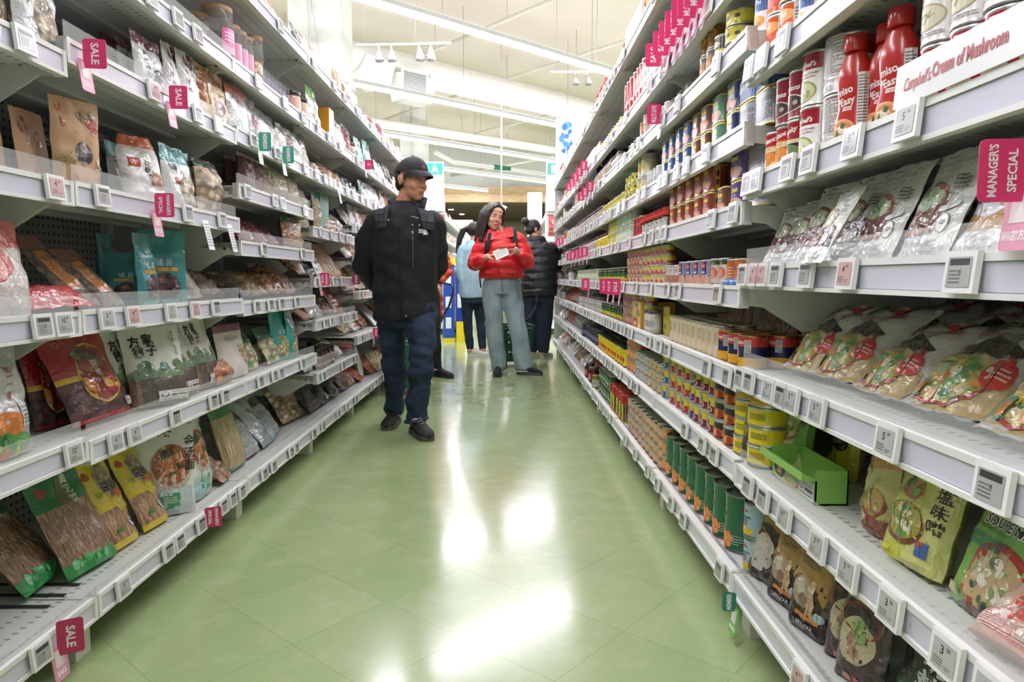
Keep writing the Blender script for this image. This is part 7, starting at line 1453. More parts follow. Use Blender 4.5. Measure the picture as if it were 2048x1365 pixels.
    us = [i/4 for i in range(5)]; Sf = Surf([[front(.09+.05*u, 1.175+.04*v) for u in us] for v in (0, .5, 1)], us, [0, .5, 1], .05, .04); mb = MB()
    Sf.art(mb, [('poly', [(.5, .15), (.98, .15), (.96, .5), (.8, .82), (.5, .9)], 'e8eaec'), ('ring', .52, .16, .4, .62, .12, '14171d'), ('lines', .02, .35, .46, .95, 3, 'e8eaec', .6)], .011, .0006); mb.obj('chest_logo', jk)
    mb = MB(); mb.lathe([(.074, 1.3), (.07, 1.335), (.062, 1.36)], M('0b0c0f', 'cloth'), 18, cx=.008, cy=-.008); mb.obj('shirt_neckline', o)
    # jeans
    JN = cloth_mat('141f35', '2b3f5c', .85, 300, name='dark_denim', big=4); mb = MB()
    ellloft(mb, [(0, .02, .64, .15, .1), (0, .02, .72, .175, .125), (0, .02, .8, .175, .125), (0, .02, .9, .16, .12)], JN, 24)
    limb(mb, [(-.09, .03, .76), (-.1, .08, .62), (-.108, .13, .47), (-.11, .17, .3), (-.118, .215, .14), (-.118, .22, .1)], [.1, .092, .08, .07, .062, .064], JN); limb(mb, [(.09, .0, .76), (.098, -.06, .62), (.1, -.1, .48), (.08, -.08, .3), (.06, -.06, .14), (.058, -.06, .11)], [.1, .09, .078, .072, .062, .064], JN)
    jn = link('jeans', remesh(mb, 'jeans', .007, JN, 3, folds(.018, 7, 12, 5)), o)
    mb = MB(); mb.tube([(.058+.068*math.cos(a), -.06+.068*math.sin(a), .085+.012*math.cos(a)) for a in [2*PI*i/16 for i in range(17)]], .009, JN, 6); mb.obj('hem', jn)
    SH = cloth_mat('101114', '191b1f', .7, 200, name='trainer_mesh'); shoe(o, (.055, -.045, 0), R(24), SH, M('4a4a44', 'soft'), .3, M('a8a8a4', 'soft')); shoe(o, (-.12, .24, 0), R(-4), SH, M('55554f', 'soft'), .28)
man()

# --- woman in the red puffer
def woman():
    root = (-.053, 6.62, 0)
    hT = Matrix.Translation((-.072, -.03, 1.505)) @ Matrix.Rotation(R(12), 4, 'Y') @ Matrix.Rotation(R(26), 4, 'Z') @ Matrix.Rotation(R(6), 4, 'X')
    J = dict(neck=(-.03, .0, 1.385), torso=[(0, .02, .86, .14, .1), (0, .02, .95, .13, .1), (0, .01, 1.1, .135, .1), (0, .0, 1.22, .15, .1), (0, 0, 1.31, .14, .085), (-.02, 0, 1.36, .06, .055)],
             armL=[(-.155, .01, 1.29), (-.245, -.02, 1.07), (-.125, -.235, 1.125)], armR=[(.155, .01, 1.29), (.235, -.04, 1.08), (.135, -.235, 1.185)],
             legL=[(-.09, .02, .92), (-.075, .01, .5), (-.03, .03, .1)], legR=[(.09, .02, .92), (.14, .01, .5), (.215, .03, .1)])
    o = human('person in red puffer jacket', root, 0, J, SKIN2, None, hT, 1.04, .0042, hands={'L': ((.93, -.25, .2), (-.1, -.3, .9), .92, .5, 1), 'R': ((-.92, -.3, -.05), (.1, -.3, .9), .92, .6, -1)})
    o['label'] = 'person in red puffer jacket and pale wide jeans holding a packet'
    face_parts(o, hT, 1.04, '6a5148', 'b26a62', closed=True)
    S = hT @ Matrix.Scale(1.04, 4); q = S.to_3x3(); mb = MB(); rnd = random.Random(3)
    mb.ball(S @ V((0, .034, .036)), (.09, .094, .092), HAIRM, 20, 14, mat=q); mb.ball(S @ V((0, .005, .075)), (.078, .078, .05), HAIRM, 20, 12, mat=q)
    for s in (-1, 1):
        for i in range(9):
            y = -.045+.016*i; x = s*(.07+.006*min(i, 4)*.6); w = .017
            p0 = S @ V((x*.8, y, .07)); p1 = S @ V((x*1.08, y, .0)); p2 = S @ V((x*1.1, y+.01, -.06)); p3 = V((p2.x+s*.014+rnd.uniform(-.01, .01), p2.y+.0, p2.z-.075)); p4 = V((p3.x+s*.02+rnd.uniform(-.02, .02), p3.y+rnd.uniform(-.01, .02), p3.z-.06-(.06 if s < 0 else .0)+rnd.uniform(-.02, .02)))
            mb.tube([p0, p1, p2, p3, p4], [w, w*1.15, w*1.1, w, w*.45], HAIRM, 8); mb.ball(p0, w, HAIRM, 8, 6)
    for s in (-1, 1):
        for q in range(4): mb.tube([S @ V((s*.004, -.045+.03*q, .118-.003*q)), S @ V((s*.046, -.07+.03*q, .092)), S @ V((s*.077, -.05+.025*q, .045)), S @ V((s*.084, -.032+.02*q, -.02))], [.012, .013, .012, .011], HAIRM, 8)
    for i in range(7):
        p = S @ V((-.05+.016*i, .11, 0)); mb.tube([S @ V((-.04+.014*i, .08, .05)), p, p+V((0, .02, -.1)), p+V((0, .02, -.2))], [.03, .032, .03, .018], HAIRM, 8)
    link('hair', remesh(mb, 'hair', .005, HAIRM, 3, folds(.004, 30, 9, 1)), o)
    mb = MB(); mb.tube([V((-.045, -.01, 1.352)), V((-.055, -.012, 1.375)), V((-.06, -.015, 1.398))], [.07, .064, .06], cloth_mat('6b4a42', '8a6a60', .9, 100, name='ribbed_knit', big=60), 18); mb.obj('roll_neck', o)
    RD = cloth_mat('c5161d', 'd81e24', .42, 60, coat=.25, bs=.35, name='red_nylon', big=5); mb = MB()
    ellloft(mb, [(0, .01, .925, .2, .14), (0, .01, .945, .215, .155), (0, 0, 1.05, .205, .15), (0, 0, 1.17, .195, .14), (0, 0, 1.27, .185, .125), (-.005, 0, 1.33, .14, .1), (-.02, .005, 1.375, .09, .08)], RD, 28)
    limb(mb, [(-.15, .01, 1.285), (-.205, .0, 1.18), (-.25, -.02, 1.07), (-.215, -.11, 1.08), (-.175, -.165, 1.1)], [.082, .08, .075, .066, .058], RD); limb(mb, [(.15, .01, 1.285), (.2, .0, 1.18), (.24, -.03, 1.085), (.215, -.11, 1.115), (.185, -.16, 1.145)], [.082, .08, .076, .066, .058], RD)
    jk = link('puffer_jacket', remesh(mb, 'puffer_jacket', .007, RD, 3, quilt(.010, .085, 3)), o)
    for s, pts in ((-1, [(-.012, -.112, 1.3), (-.15, -.135, 1.275), (-.125, -.09, 1.38), (-.075, -.06, 1.41), (-.045, -.085, 1.34)]), (1, [(.02, -.115, 1.3), (.12, -.13, 1.315), (.1, -.08, 1.41), (.045, -.055, 1.405), (.01, -.09, 1.34)])):
        mb = MB(); a = [V(p) for p in pts]; b = [p+V((0, .02, -.004)) for p in a]; n = len(a); mb.add(a+b, [tuple(range(n)), tuple(range(n, 2*n))[::-1]]+[(i, n+i, n+(i+1) % n, (i+1) % n) for i in range(n)], RD); link('collar', remesh(mb, 'collar', .005, RD, 2), jk)
    mb = MB()
    for z in (1.245, 1.16, 1.07, .99): mb.ball((.0, -.152+.0*(z), z), (.006, .004, .006), M('e08a8a', 'gloss'), 8, 6)
    mb.obj('snap_button', jk)
    for s in (-1, 1):
        mb = MB(); mb.prism([(s*.05, 1.03), (s*.14, 1.0), (s*.15, .975), (s*.04, .975)][::s], -.166, -.155, RD, axis=1); mb.obj('pocket_flap', jk)
    BK = cloth_mat('131316', '1c1c20', .8, 200, name='strap_webbing')
    for s in (-1, 1):
        mb = MB(); mb.tube([(s*.1, .09, 1.37), (s*.112, .0, 1.405), (s*.118, -.09, 1.345), (s*.128, -.142, 1.24), (s*.15, -.14, 1.13)], [.026, .028, .028, .025, .018], BK, 10, ry=.35); mb.obj('strap', None, loc=None) if False else None
        if s < 0: PACK = []
        PACK.append(mb)
    bp = MB(); bp.ball((0, .24, 1.15), (.14, .09, .19), BK, 20, 14); bo = bp.obj('backpack', None); bo.location = root; bo['label'] = 'black backpack worn by the person in the red jacket'; bo['category'] = 'backpack'
    for mb in PACK: mb.obj('strap', bo)
    mb = MB(); mb.tube([(-.16, .2, 1.0), (-.215, .14, .95), (-.2, .1, .84)], .008, BK, 6); mb.obj('loose_strap', bo)
    LJ = cloth_mat('7b8f98', 'a2b3b9', .85, 300, name='washed_denim', big=5); mb = MB()
    ellloft(mb, [(0, .02, .78, .165, .12), (0, .02, .88, .178, .125), (0, .02, .96, .16, .12)], LJ, 24)
    limb(mb, [(-.088, .02, .86), (-.085, .01, .7), (-.072, .01, .5), (-.05, .02, .3), (-.03, .03, .09)], [.1, .098, .088, .085, .082], LJ); limb(mb, [(.09, .02, .86), (.105, .01, .7), (.14, .01, .5), (.178, .02, .3), (.212, .03, .09)], [.1, .098, .088, .086, .088], LJ)
    jn = link('wide_jeans', remesh(mb, 'wide_jeans', .007, LJ, 3, folds(.014, 9, 4, 9)), o)
    mb = MB()
    for x, z, w in ((-.03, .03, .08), (.212, .03, .085)): mb.tube([(x+w*math.cos(a), z+w*math.sin(a), .035) for a in [2*PI*i/16 for i in range(17)]], .006, LJ, 6)
    mb.obj('hem', jn); mb = MB(); mb.tube([(.0, -.108, .93), (.008, -.12, .86), (.012, -.11, .8)], .003, M('55686c', 'soft'), 5); mb.obj('fly_seam', jn)
    BS = M('17171a', 'cloth'); shoe(o, (-.03, .0, 0), R(-4), BS, M('3a3a3c', 'soft'), .25); shoe(o, (.19, .03, 0), R(62), BS, M('4a4a4c', 'soft'), .27)
    mb = MB(); w = V((-.128, -.228, 1.122)); mb.tube([w+V((.006*math.sin(a)*-1, .03*math.cos(a), .03*math.sin(a))) for a in [2*PI*i/14 for i in range(15)]], .004, M('2a2420', 'soft'), 6); mb.ball(w+V((.0, -.03, .0)), (.012, .006, .012), M('d8c8a0', 'metal'), 12, 8); mb.obj('wristwatch', o)
    mb = MB(); w = V((.128, -.24, 1.184)); mb.tube([w+V((.004, .032*math.cos(a), .032*math.sin(a))) for a in [2*PI*i/14 for i in range(15)]], .004, M('e4dcc8', 'gloss'), 6); mb.obj('bracelet', o)
    # what the hands hold
    def held(nm, cat, lab, c, W, H, loc, rot, art):
        mb = MB(); mb.box(-W/2, W/2, -.004, .004, -H/2, H/2, M(c, 'ink')); Surf([[V((W*(u-.5), -.0041, H*(v-.5))) for u in (0, 1)] for v in (0, 1)], [0, 1], [0, 1], W, H).art(mb, art, .0004, .0002)
        link(nm, mb.mesh(nm), None, (root[0]+loc[0], root[1]+loc[1], loc[2]), rot, None, lab, cat)
    held('paper_packet', 'packet', 'pale grey paper packet held in both hands of the person in red', 'cfd0c6', .13, .1, (.0, -.335, 1.155), (R(-30), R(-24), 0), [('lines', .1, .15, .9, .85, 5, '8a8c84')])
    held('red_packet', 'packet', 'flat red packet held above the grey paper by the person in red', 'd8281f', .16, .05, (.055, -.31, 1.225), (R(-50), R(-4), 0), [('rect', .0, .0, 1, .2, '8a2a24')])
woman()

def simple_person(label, root, rz, P):
    hT = P['hT']; o = human(label, root, rz, P['J'], P.get('skin', SKIN2), None, hT, P.get('hs', 1), .006, hands=P.get('hands')); o['label'] = label
    if P.get('face'): face_parts(o, hT)
    mb = MB(); P['hair'](mb, hT); link('hair', remesh(mb, 'hair', .006, HAIRM, 3, folds(.003, 30, 12, 1)), o)
    top = P['top']; mb = MB(); ellloft(mb, top['secs'], top['m'], 24)
    for a in top['arms']: limb(mb, [V(p[:3]) for p in a], [p[3] for p in a], top['m'])
    link(top['name'], remesh(mb, top['name'], .008, top['m'], 3, top.get('disp')), o)
    tr = P['tr']; mb = MB(); ellloft(mb, tr['secs'], tr['m'], 20)
    for a in tr['legs']: limb(mb, [V(p[:3]) for p in a], [p[3] for p in a], tr['m'])
    link('trousers', remesh(mb, 'trousers', .008, tr['m'], 3, folds(.007, 6, 9, 4)), o)
    for p, a in P['shoes']: shoe(o, p, a, P['shoem'], P['sole'], .26, P['shoem'])
    return o
def others():
    BJ = cloth_mat('0f1114', '181b20', .5, 60, coat=.15, name='black_nylon', big=5); NV = cloth_mat('1a2433', '26344a', .9, 200, name='navy_cotton'); WS = M('e6e4de', 'soft')
    def hair3(mb, T):
        q = T.to_3x3(); mb.ball(T @ V((0, .02, .035)), (.083, .096, .09), HAIRM, 20, 12, mat=q); mb.ball(T @ V((0, .06, -.02)), (.066, .05, .05), HAIRM, 14, 10, mat=q); mb.ball(T @ V((0, .135, .06)), .048, HAIRM, 14, 10); mb.ball(T @ V((0, .1, .05)), .035, HAIRM, 12, 8)
    hT = Matrix.Translation((-.06, .04, 1.475)) @ Matrix.Rotation(R(118), 4, 'Z') @ Matrix.Rotation(R(16), 4, 'X')
    J = dict(neck=(-.04, .02, 1.37), torso=[(0, 0, .8, .15, .12), (0, 0, .95, .15, .12), (0, 0, 1.2, .15, .11), (0, 0, 1.3, .13, .09), (-.03, 0, 1.35, .06, .06)], armL=[(-.15, .02, 1.26), (-.18, .15, 1.05), (-.05, .3, 1.1)], armR=[(.14, .0, 1.27), (.2, .1, 1.08), (.09, .2, 1.3)],
             legL=[(-.09, 0, .82), (-.09, .02, .46), (-.07, .05, .1)], legR=[(.08, 0, .82), (.06, -.02, .46), (.05, -.02, .1)])
    simple_person('person in black puffer jacket with hair in a bun, turned away', (.365, 7.95, 0), 0, dict(J=J, hT=hT, face=True, hair=hair3, hands={'R': ((-.3, -.1, .9), (.8, .2, .1), .9, .6, 1)},
        top=dict(name='puffer_jacket', m=BJ, disp=quilt(.011, .09, 1), secs=[(0, 0, .73, .2, .17), (0, 0, .78, .215, .18), (0, 0, .95, .205, .17), (0, 0, 1.15, .2, .155), (0, 0, 1.27, .185, .14), (-.02, .01, 1.34, .12, .11), (-.035, .02, 1.4, .095, .095)],
                 arms=[[(.13, .0, 1.26, .088), (.18, .04, 1.16, .084), (.205, .1, 1.08, .078), (.15, .15, 1.18, .066), (.11, .19, 1.25, .056)], [(-.14, .02, 1.26, .088), (-.18, .15, 1.06, .075), (-.06, .3, 1.1, .06)]]),
        tr=dict(m=NV, secs=[(0, 0, .66, .16, .13), (0, 0, .76, .18, .15), (0, 0, .84, .16, .13)], legs=[[(-.09, 0, .74, .105), (-.09, .02, .46, .085), (-.07, .05, .12, .07)], [(.08, 0, .74, .105), (.075, -.02, .46, .088), (.055, -.02, .12, .072)]]),
        shoes=[((.05, -.0, 0), R(150)), ((-.07, .07, 0), R(150))], shoem=WS, sole=M('cfcdc6', 'soft')))
    LB_ = cloth_mat('9fc6d8', 'b3d6e4', .8, 120, name='pale_blue_fleece'); DJ = cloth_mat('1a2738', '2a3c50', .9, 200, name='slim_denim')
    def hair4(mb, T):
        q = T.to_3x3(); mb.ball(T @ V((0, .02, .035)), (.083, .096, .09), HAIRM, 20, 12, mat=q); p = T @ V((0, .1, .05)); mb.tube([p, p+V((-.06, .02, -.03)), p+V((-.1, .02, -.12)), p+V((-.12, .02, -.24)), p+V((-.14, .02, -.3))], [.03, .038, .036, .028, .012], HAIRM, 10)
    hT = Matrix.Translation((.045, .02, 1.46)) @ Matrix.Rotation(R(120), 4, 'Z')
    J = dict(neck=(.03, .0, 1.35), torso=[(0, 0, .8, .14, .11), (0, 0, .95, .14, .11), (0, 0, 1.2, .14, .1), (0, 0, 1.3, .12, .09), (.02, 0, 1.34, .06, .06)], armL=[(-.1, -.02, 1.26), (-.13, -.04, 1.0), (-.06, -.05, .78)], armR=[(.13, .05, 1.26), (.16, .2, 1.06), (.1, .35, 1.1)],
             legL=[(-.05, 0, .82), (-.06, .0, .46), (-.03, .03, .1)], legR=[(.08, .05, .82), (.09, .08, .46), (.12, .06, .1)])
    simple_person('person in pale blue hooded jacket with ponytail, behind the red jacket', (-.41, 8.15, 0), 0, dict(J=J, hT=hT, hair=hair4, hands={'L': ((.1, 0, -.9), (-.9, 0, 0), .9, .5, 1)},
        top=dict(name='hooded_jacket', m=LB_, disp=folds(.01, 6, 7, 3), secs=[(0, 0, .7, .15, .14), (0, 0, .74, .155, .145), (0, 0, .95, .15, .14), (0, 0, 1.15, .155, .13), (0, 0, 1.25, .145, .12), (.01, .0, 1.32, .1, .1), (.02, .03, 1.37, .09, .09)], arms=[[(-.1, -.02, 1.25, .075), (-.135, -.04, 1.02, .066), (-.07, -.06, .82, .05)], [(.13, .05, 1.25, .07), (.16, .2, 1.06, .06), (.1, .33, 1.1, .05)]]),
        tr=dict(m=DJ, secs=[(0, 0, .64, .13, .12), (0, 0, .74, .15, .13), (0, 0, .82, .13, .11)], legs=[[(-.055, 0, .72, .088), (-.06, 0, .46, .062), (-.03, .03, .1, .045)], [(.07, .04, .72, .088), (.09, .08, .46, .062), (.12, .06, .1, .045)]]),
        shoes=[((-.02, .03, 0), R(80)), ((.13, .07, 0), R(80))], shoem=WS, sole=WS))
    OR = cloth_mat('c8471f', 'd9562a', .6, 60, coat=.1, name='orange_nylon', big=5)
    def hair5(mb, T): q = T.to_3x3(); mb.ball(T @ V((0, .02, .03)), (.085, .098, .092), HAIRM, 20, 12, mat=q); mb.ball(T @ V((0, .05, -.03)), (.07, .06, .06), HAIRM, 14, 10, mat=q)
    hT = Matrix.Translation((.0, -.03, 1.42))
    J = dict(neck=(0, .0, 1.3), torso=[(0, 0, .76, .15, .11), (0, 0, .95, .15, .11), (0, 0, 1.15, .15, .1), (0, 0, 1.25, .13, .09), (0, 0, 1.29, .06, .06)], armL=[(-.15, 0, 1.2), (-.2, -.03, .95), (-.15, -.15, .8)], armR=[(.15, 0, 1.2), (.215, .0, 1.0), (.15, -.16, .875)],
             legL=[(-.09, 0, .78), (-.09, .0, .44), (-.09, .02, .1)], legR=[(.09, 0, .78), (.11, -.02, .44), (.125, .0, .1)])
    simple_person('person in orange puffer jacket hidden behind the black-jacketed person', (-.80, 6.5, 0), 0, dict(J=J, hT=hT, face=True, hair=hair5, skin=SKIN, hands={'R': ((.35, -.5, -.5), (.5, -.4, .6), .9, 1.0, -1), 'L': ((0, -.5, -.7), (-.9, 0, 0), .9, .6)},
        top=dict(name='puffer_jacket', m=OR, disp=quilt(.012, .08, 2), secs=[(0, 0, .55, .19, .15), (0, 0, .6, .2, .16), (0, 0, .8, .19, .15), (0, 0, 1.05, .185, .14), (0, 0, 1.18, .17, .125), (0, 0, 1.27, .1, .1)], arms=[[(.14, 0, 1.18, .08), (.2, 0, 1.08, .08), (.218, -.01, .99, .074), (.175, -.11, .92, .058)], [(-.14, 0, 1.18, .08), (-.2, -.03, .95, .072), (-.155, -.13, .83, .056)]]),
        tr=dict(m=M('1a1c22', 'cloth'), secs=[(0, 0, .62, .15, .12), (0, 0, .72, .16, .13)], legs=[[(-.09, 0, .66, .095), (-.09, 0, .44, .07), (-.09, .02, .1, .055)], [(.09, 0, .66, .095), (.11, -.02, .44, .07), (.125, 0, .1, .055)]]),
        shoes=[((.13, .0, 0), R(50)), ((-.09, .03, 0), R(-10))], shoem=M('1c1c1e', 'soft'), sole=M('2a2a2c', 'soft')))
others()

def basket(loc, rz, label, handle, col='1a6b52', dark='0f4636'):
    o = empty('rolling_basket', loc, rz, label=label, cat='basket', group='green rolling shopping baskets'); g = M(col, 'gloss'); d = M(dark, 'gloss')
    def ringz(z, w, dp): return [V((sx*w/2, sy*dp/2, z)) for sx, sy in ((-1, -1), (1, -1), (1, 1), (-1, 1))]
    mb = MB(); a = ringz(.06, .25, .34); b = ringz(.43, .33, .44)
    n = 7; m_ = 9
    def wall(p0, p1, q0, q1):
        # slatted wall: solid bands with rows of slots
        for j in range(n):
            t0, t1 = j/n, (j+1)/n; A0, A1, B0, B1 = p0.lerp(q0, t0), p1.lerp(q1, t0), p0.lerp(q0, t1), p1.lerp(q1, t1)
            slot = j in (1, 3, 5)
            for i in range(m_):
                s0, s1 = i/m_, (i+1)/m_
                if slot and 0 < i < m_-1: s1 = s0+(s1-s0)*.45
                mb.add([A0.lerp(A1, s0), A0.lerp(A1, s1), B0.lerp(B1, s1), B0.lerp(B1, s0)], [(0, 1, 2, 3)], g)
    for i in range(4): wall(a[i], a[(i+1) % 4], b[i], b[(i+1) % 4])
    mb.add(a, [(0, 1, 2, 3)], d); bo = mb.obj('body', o); so = bo.modifiers.new('solid', 'SOLIDIFY'); so.thickness = .004
    mb = MB(); r = ringz(.43, .345, .455); mb.tube(r+[r[0], r[1]], .012, g, 8); mb.tube([V((-.15, -.21, .415)), V((.15, -.21, .415))], .012, M('9aa09c', 'gloss'), 8); mb.obj('rim', o)
    for sx, sy in ((-1, -1), (1, -1), (1, 1), (-1, 1)):
        mb = MB(); mb.tube([(sx*.12-.012, sy*.16, .028), (sx*.12+.012, sy*.16, .028)], .027, M('1a1a1c', 'soft'), 14); mb.box(sx*.12-.006, sx*.12+.006, sy*.16-.01, sy*.16+.01, .03, .065, d); mb.obj('wheel', o)
    mb = MB(); mb.tube(handle, .009, M('5a5e60', 'metal'), 8); mb.tube(handle[-2:], .013, M('1a1a1c', 'soft'), 8); mb.tube(handle[:2], .014, M('1a1a1c', 'soft'), 8); mb.obj('handle', o); return o
basket((-.78, 5.62, 0), R(0), 'green wheeled basket standing behind the legs of the person in black', [(.14, .2, .44), (.2, .16, .52), (.3, .1, .7), (.345, .06, .84), (.33, .04, .875), (.22, .25, .895), (.16, .62, .89)])
basket((.085, 7.35, 0), R(8), 'dark green wheeled basket between the legs of the person in red', [(.1, .1, .43), (.17, .1, .5), (.24, .08, .62), (.25, .06, .74), (.2, .05, .79), (.1, .05, .79), (.02, .05, .78)], '15463a', '0c2c24')
# ------------------------------------------------------------------ store beyond the aisle
def back():
    PL = blotch_mat('dfe1dc', 'cfd1cb', 5, .5, .7, .8, 'painted_concrete', .15)
    for i, (x, y, lab) in enumerate(((-2.42, 9.35, 'white painted concrete pillar, nearer one, carrying the emergency light'), (-2.42, 18.5, 'white painted concrete pillar farther off'))):
        o = empty('concrete_pillar', (x, y, 0), label=lab, cat='pillar', group='white concrete pillars'); mb = MB(); mb.box(-.33, .33, -.33, .33, 0, 5.6, PL); mb.obj('shaft', o)
        mb = MB(); mb.tube([(-.05, -.345, 5.5), (-.05, -.345, 2.95)], .012, M('d8dad6'), 6); mb.tube([(-.02, -.345, 5.5), (-.02, -.345, 4.4), (.08, -.345, 3.6), (.1, -.345, 3.0)], .006, M('c8cac6'), 6); mb.obj('conduit', o)
    o = empty('emergency_light', (-2.06, 8.93, 3.15), label='white twin-head emergency light box on the nearer pillar', cat='light'); mb = MB(); mb.box(-.13, .16, -.08, .07, -.32, .06, M('d4dce4', 'gloss')); mb.obj('housing', o)
    for x in (-.09, .11):
        mb = MB(); mb.tube([(x, 0, .06), (x, 0, .09)], .015, M('a8acac'), 8); mb.tube([(x-.01, .02, .16), (x-.02, -.06, .15)], [.06, .085], M('c4c8c6', 'gloss'), 16); mb.ball((x-.02, -.065, .15), (.07, .012, .07), M('8f9492', 'gloss'), 14, 8); mb.obj('lamp_head', o)
    # round duct with its diffuser
    o = empty('ventilation_duct', (0, 14.1, 4.6), math.atan2(LU.y, LU.x), label='thick round white ventilation duct with a square grille', cat='duct'); D = M('e4e4de', 'gloss')
    mb = MB(); mb.tube([(-9, 0, 0), (9, 0, 0)], .25, D, 32); 
    for x in (-6.2, -4, -1.1, 1.4, 3.6): mb.tube([(x-.02, 0, 0), (x+.02, 0, 0)], .262, D, 32)
    mb.obj('round_duct', o)
    mb = MB(); mb.prism([(-2.75, -.2), (-1.95, -.2), (-2.05, -.62), (-2.65, -.62)], -.36, -.0, D, axis=1); mb.prism([(-3.3, .0), (-2.75, -.05), (-2.85, -.42), (-3.1, -.52), (-3.45, -.3)], -.3, .1, D, axis=1); bx = mb.obj('branch_box', o)
    mb = MB(); mb.box(-2.7, -2.15, -.39, -.36, -.6, -.12, M('e8e8e4')); mb.box(-2.65, -2.2, -.395, -.385, -.55, -.17, M('6f7270'))
    for q in range(13): mb.box(-2.65, -2.2, -.405, -.393, -.545+q*.03, -.53+q*.03, M('b4b6b2'))
    mb.obj('grille', bx)
    o = empty('ceiling_pipe', (0, 19.0, 4.55), math.atan2(LU.y, LU.x)-R(3), label='long white pipe below the far ceiling with a small green mark', cat='pipe'); mb = MB(); mb.tube([(-8, 0, 0), (12, 0, 0)], .11, D, 14); mb.obj('pipe', o); 
    o2 = empty('sprinkler_pipe', (0, 20.5, 4.1), math.atan2(LU.y, LU.x)-R(2), label='thin white sprinkler pipe with green marker', cat='pipe'); mb = MB(); mb.tube([(-2.5, 0, .2), (-1.9, 0, 0), (6, 0, 0)], .06, D, 10); mb.obj('pipe', o2); mb = MB(); mb.tube([(-.5, 0, 0), (.1, 0, 0)], .072, M('2f7a5a'), 12); mb.obj('marker_band', o2)
    for i, (yy, z, r) in enumerate(((8.2, 5.2, .03), (11.6, 5.1, .035), (15.0, 5.1, .035), (19.0, 5.0, .04), (23, 4.6, .05))):
        o = empty('sprinkler_pipe', (0, yy, z), math.atan2(LV.y, LV.x), label='thin white pipe crossing the ceiling toward the left, %s' % ['nearest', 'second', 'third', 'fourth', 'farthest'][i], cat='pipe', group='thin ceiling pipes'); mb = MB(); mb.tube([(-9, 0, 0), (9, 0, 0)], r, M('d6d4ca'), 8)
        for q in range(-8, 9, 2): mb.tube([(q, 0, 0), (q, 0, 5.6-z)], .008, M('c0beb4'), 5)
        mb.obj('pipe', o)
    for i, (x, y, z, a, lab) in enumerate(((-1.3, 9.0, 3.86, -4, 'white track with four spotlights beside the pillar'), (1.3, 11.5, 4.25, 0, 'small white light track over the right shelving'))):
        o = empty('light_track', (x, y, z), R(a), label=lab, cat='track light'); mb = MB(); mb.box(-.6, .6, -.015, .015, -.015, .015, M('dcdcd8')); mb.tube([(-.5, 0, 0), (-.5, 0, 1.7)], .005, M('b8b8b4'), 5); mb.tube([(.15, 0, 0), (.15, 0, 1.7)], .005, M('b8b8b4'), 5); mb.obj('rail', o)
        for q in (-.32, -.16, .2, .34) if i == 0 else (-.2, .0):
            mb = MB(); mb.tube([(q, 0, 0), (q, 0, -.06)], .012, M('d8d8d4'), 8); mb.tube([(q, 0, -.06), (q+.02, -.03, -.2)], [.03, .06], M('c4c4c0', 'gloss'), 12); mb.ball((q+.02, -.035, -.205), (.045, .02, .02), M('6a6c6a', 'gloss'), 10, 6); mb.obj('spotlight', o)
    # camera on its pole
    o = empty('security_camera', (-.11, 14.0, 2.28), label='white dome camera hanging on a pole above the person in red', cat='camera'); mb = MB(); mb.tube([(0, 0, .08), (0, 0, 3.3)], .015, M('e4e4e0'), 8); mb.lathe([(.03, .1), (.09, .08), (.09, .0), (.06, -.01)], M('e8e8e4', 'gloss'), 18); mb.obj('mount', o); mb = MB(); mb.ball((0, 0, 0), .06, M('2a2c2e', 'gloss'), 14, 10); mb.obj('dome', o)
    # wood fascia, low ceiling and service wall
    WD = wood_mat('cdb08a', 'b5946a'); mb = MB(); mb.box(-9, 10, 25, 25.3, 3.62, 4.15, WD); o = mb.obj('trim_1', kind='structure')
    mb = MB(); mb.box(-9, 10, 25.3, 33.5, 3.6, 3.7, wood_mat('7d6a5c', '6a594d')); mb.obj('trim_2', kind='structure')
    mb = MB(); mb.box(-9, 10, 32.9, 33.1, 0, 3.6, M('a39380', 'paper')); mb.obj('trim_3', kind='structure')
    mb = MB(); mb.box(-9, 10, 25.3, 33, 4.15, 5.6, M('c9ccc6', 'paper')) if False else mb.box(-9, 10, 25.3, 25.4, 4.15, 5.6, M('bfc2bc', 'paper')); mb.obj('trim_4', kind='structure')
    for i, (x, y) in enumerate(((-2.2, 27.5), (-1.9, 29.5), (-.1, 26.6), (1.1, 31), (-3.2, 31))):
        mb = MB(); mb.lathe([(.1, -.012), (.11, 0)], EMIT('fff6e8', 14), 16); mb.obj('downlight', None, loc=(x, y, 3.598), label='small round downlight in the dark wood ceiling', cat='downlight', group='downlights in the wood ceiling')
    mb = MB(); S = flat_surf(3.4, .6); S.art(mb, [('text', 'SERVICE', .5, .5, .9, '26221e', {'bold': .02, 'space': 1.1})], .001, .001); mb.box(-1.7, 1.7, .012, .02, .0, .6, M('9d8e7c', 'paper')); mb.obj('wall_lettering', None, loc=(-2.9, 32.85, 2.75), label='dark capital letters on the service wall at the far end', cat='sign')
    mb = MB(); mb.box(-1.3, 1.3, -.3, .3, 0, 1.1, M('e4e4e2')); o = mb.obj('service_counter', None, loc=(-1.6, 30, 0), label='white service counter at the far end of the store', cat='counter'); mb = MB(); mb.box(-.6, -.1, -.32, -.3, 1.35, 1.75, M('2c4a9a', 'gloss')); mb.box(-.4, -.3, -.31, -.25, 1.1, 1.4, M('6a6c6e')); mb.obj('screen', o)
    # blocks across the cross-aisle
    peg = perf_mat('ecedeb', .0254, .0254, '9a9e9a', .2, name='pegboard_endcap', axes=(0, 2))
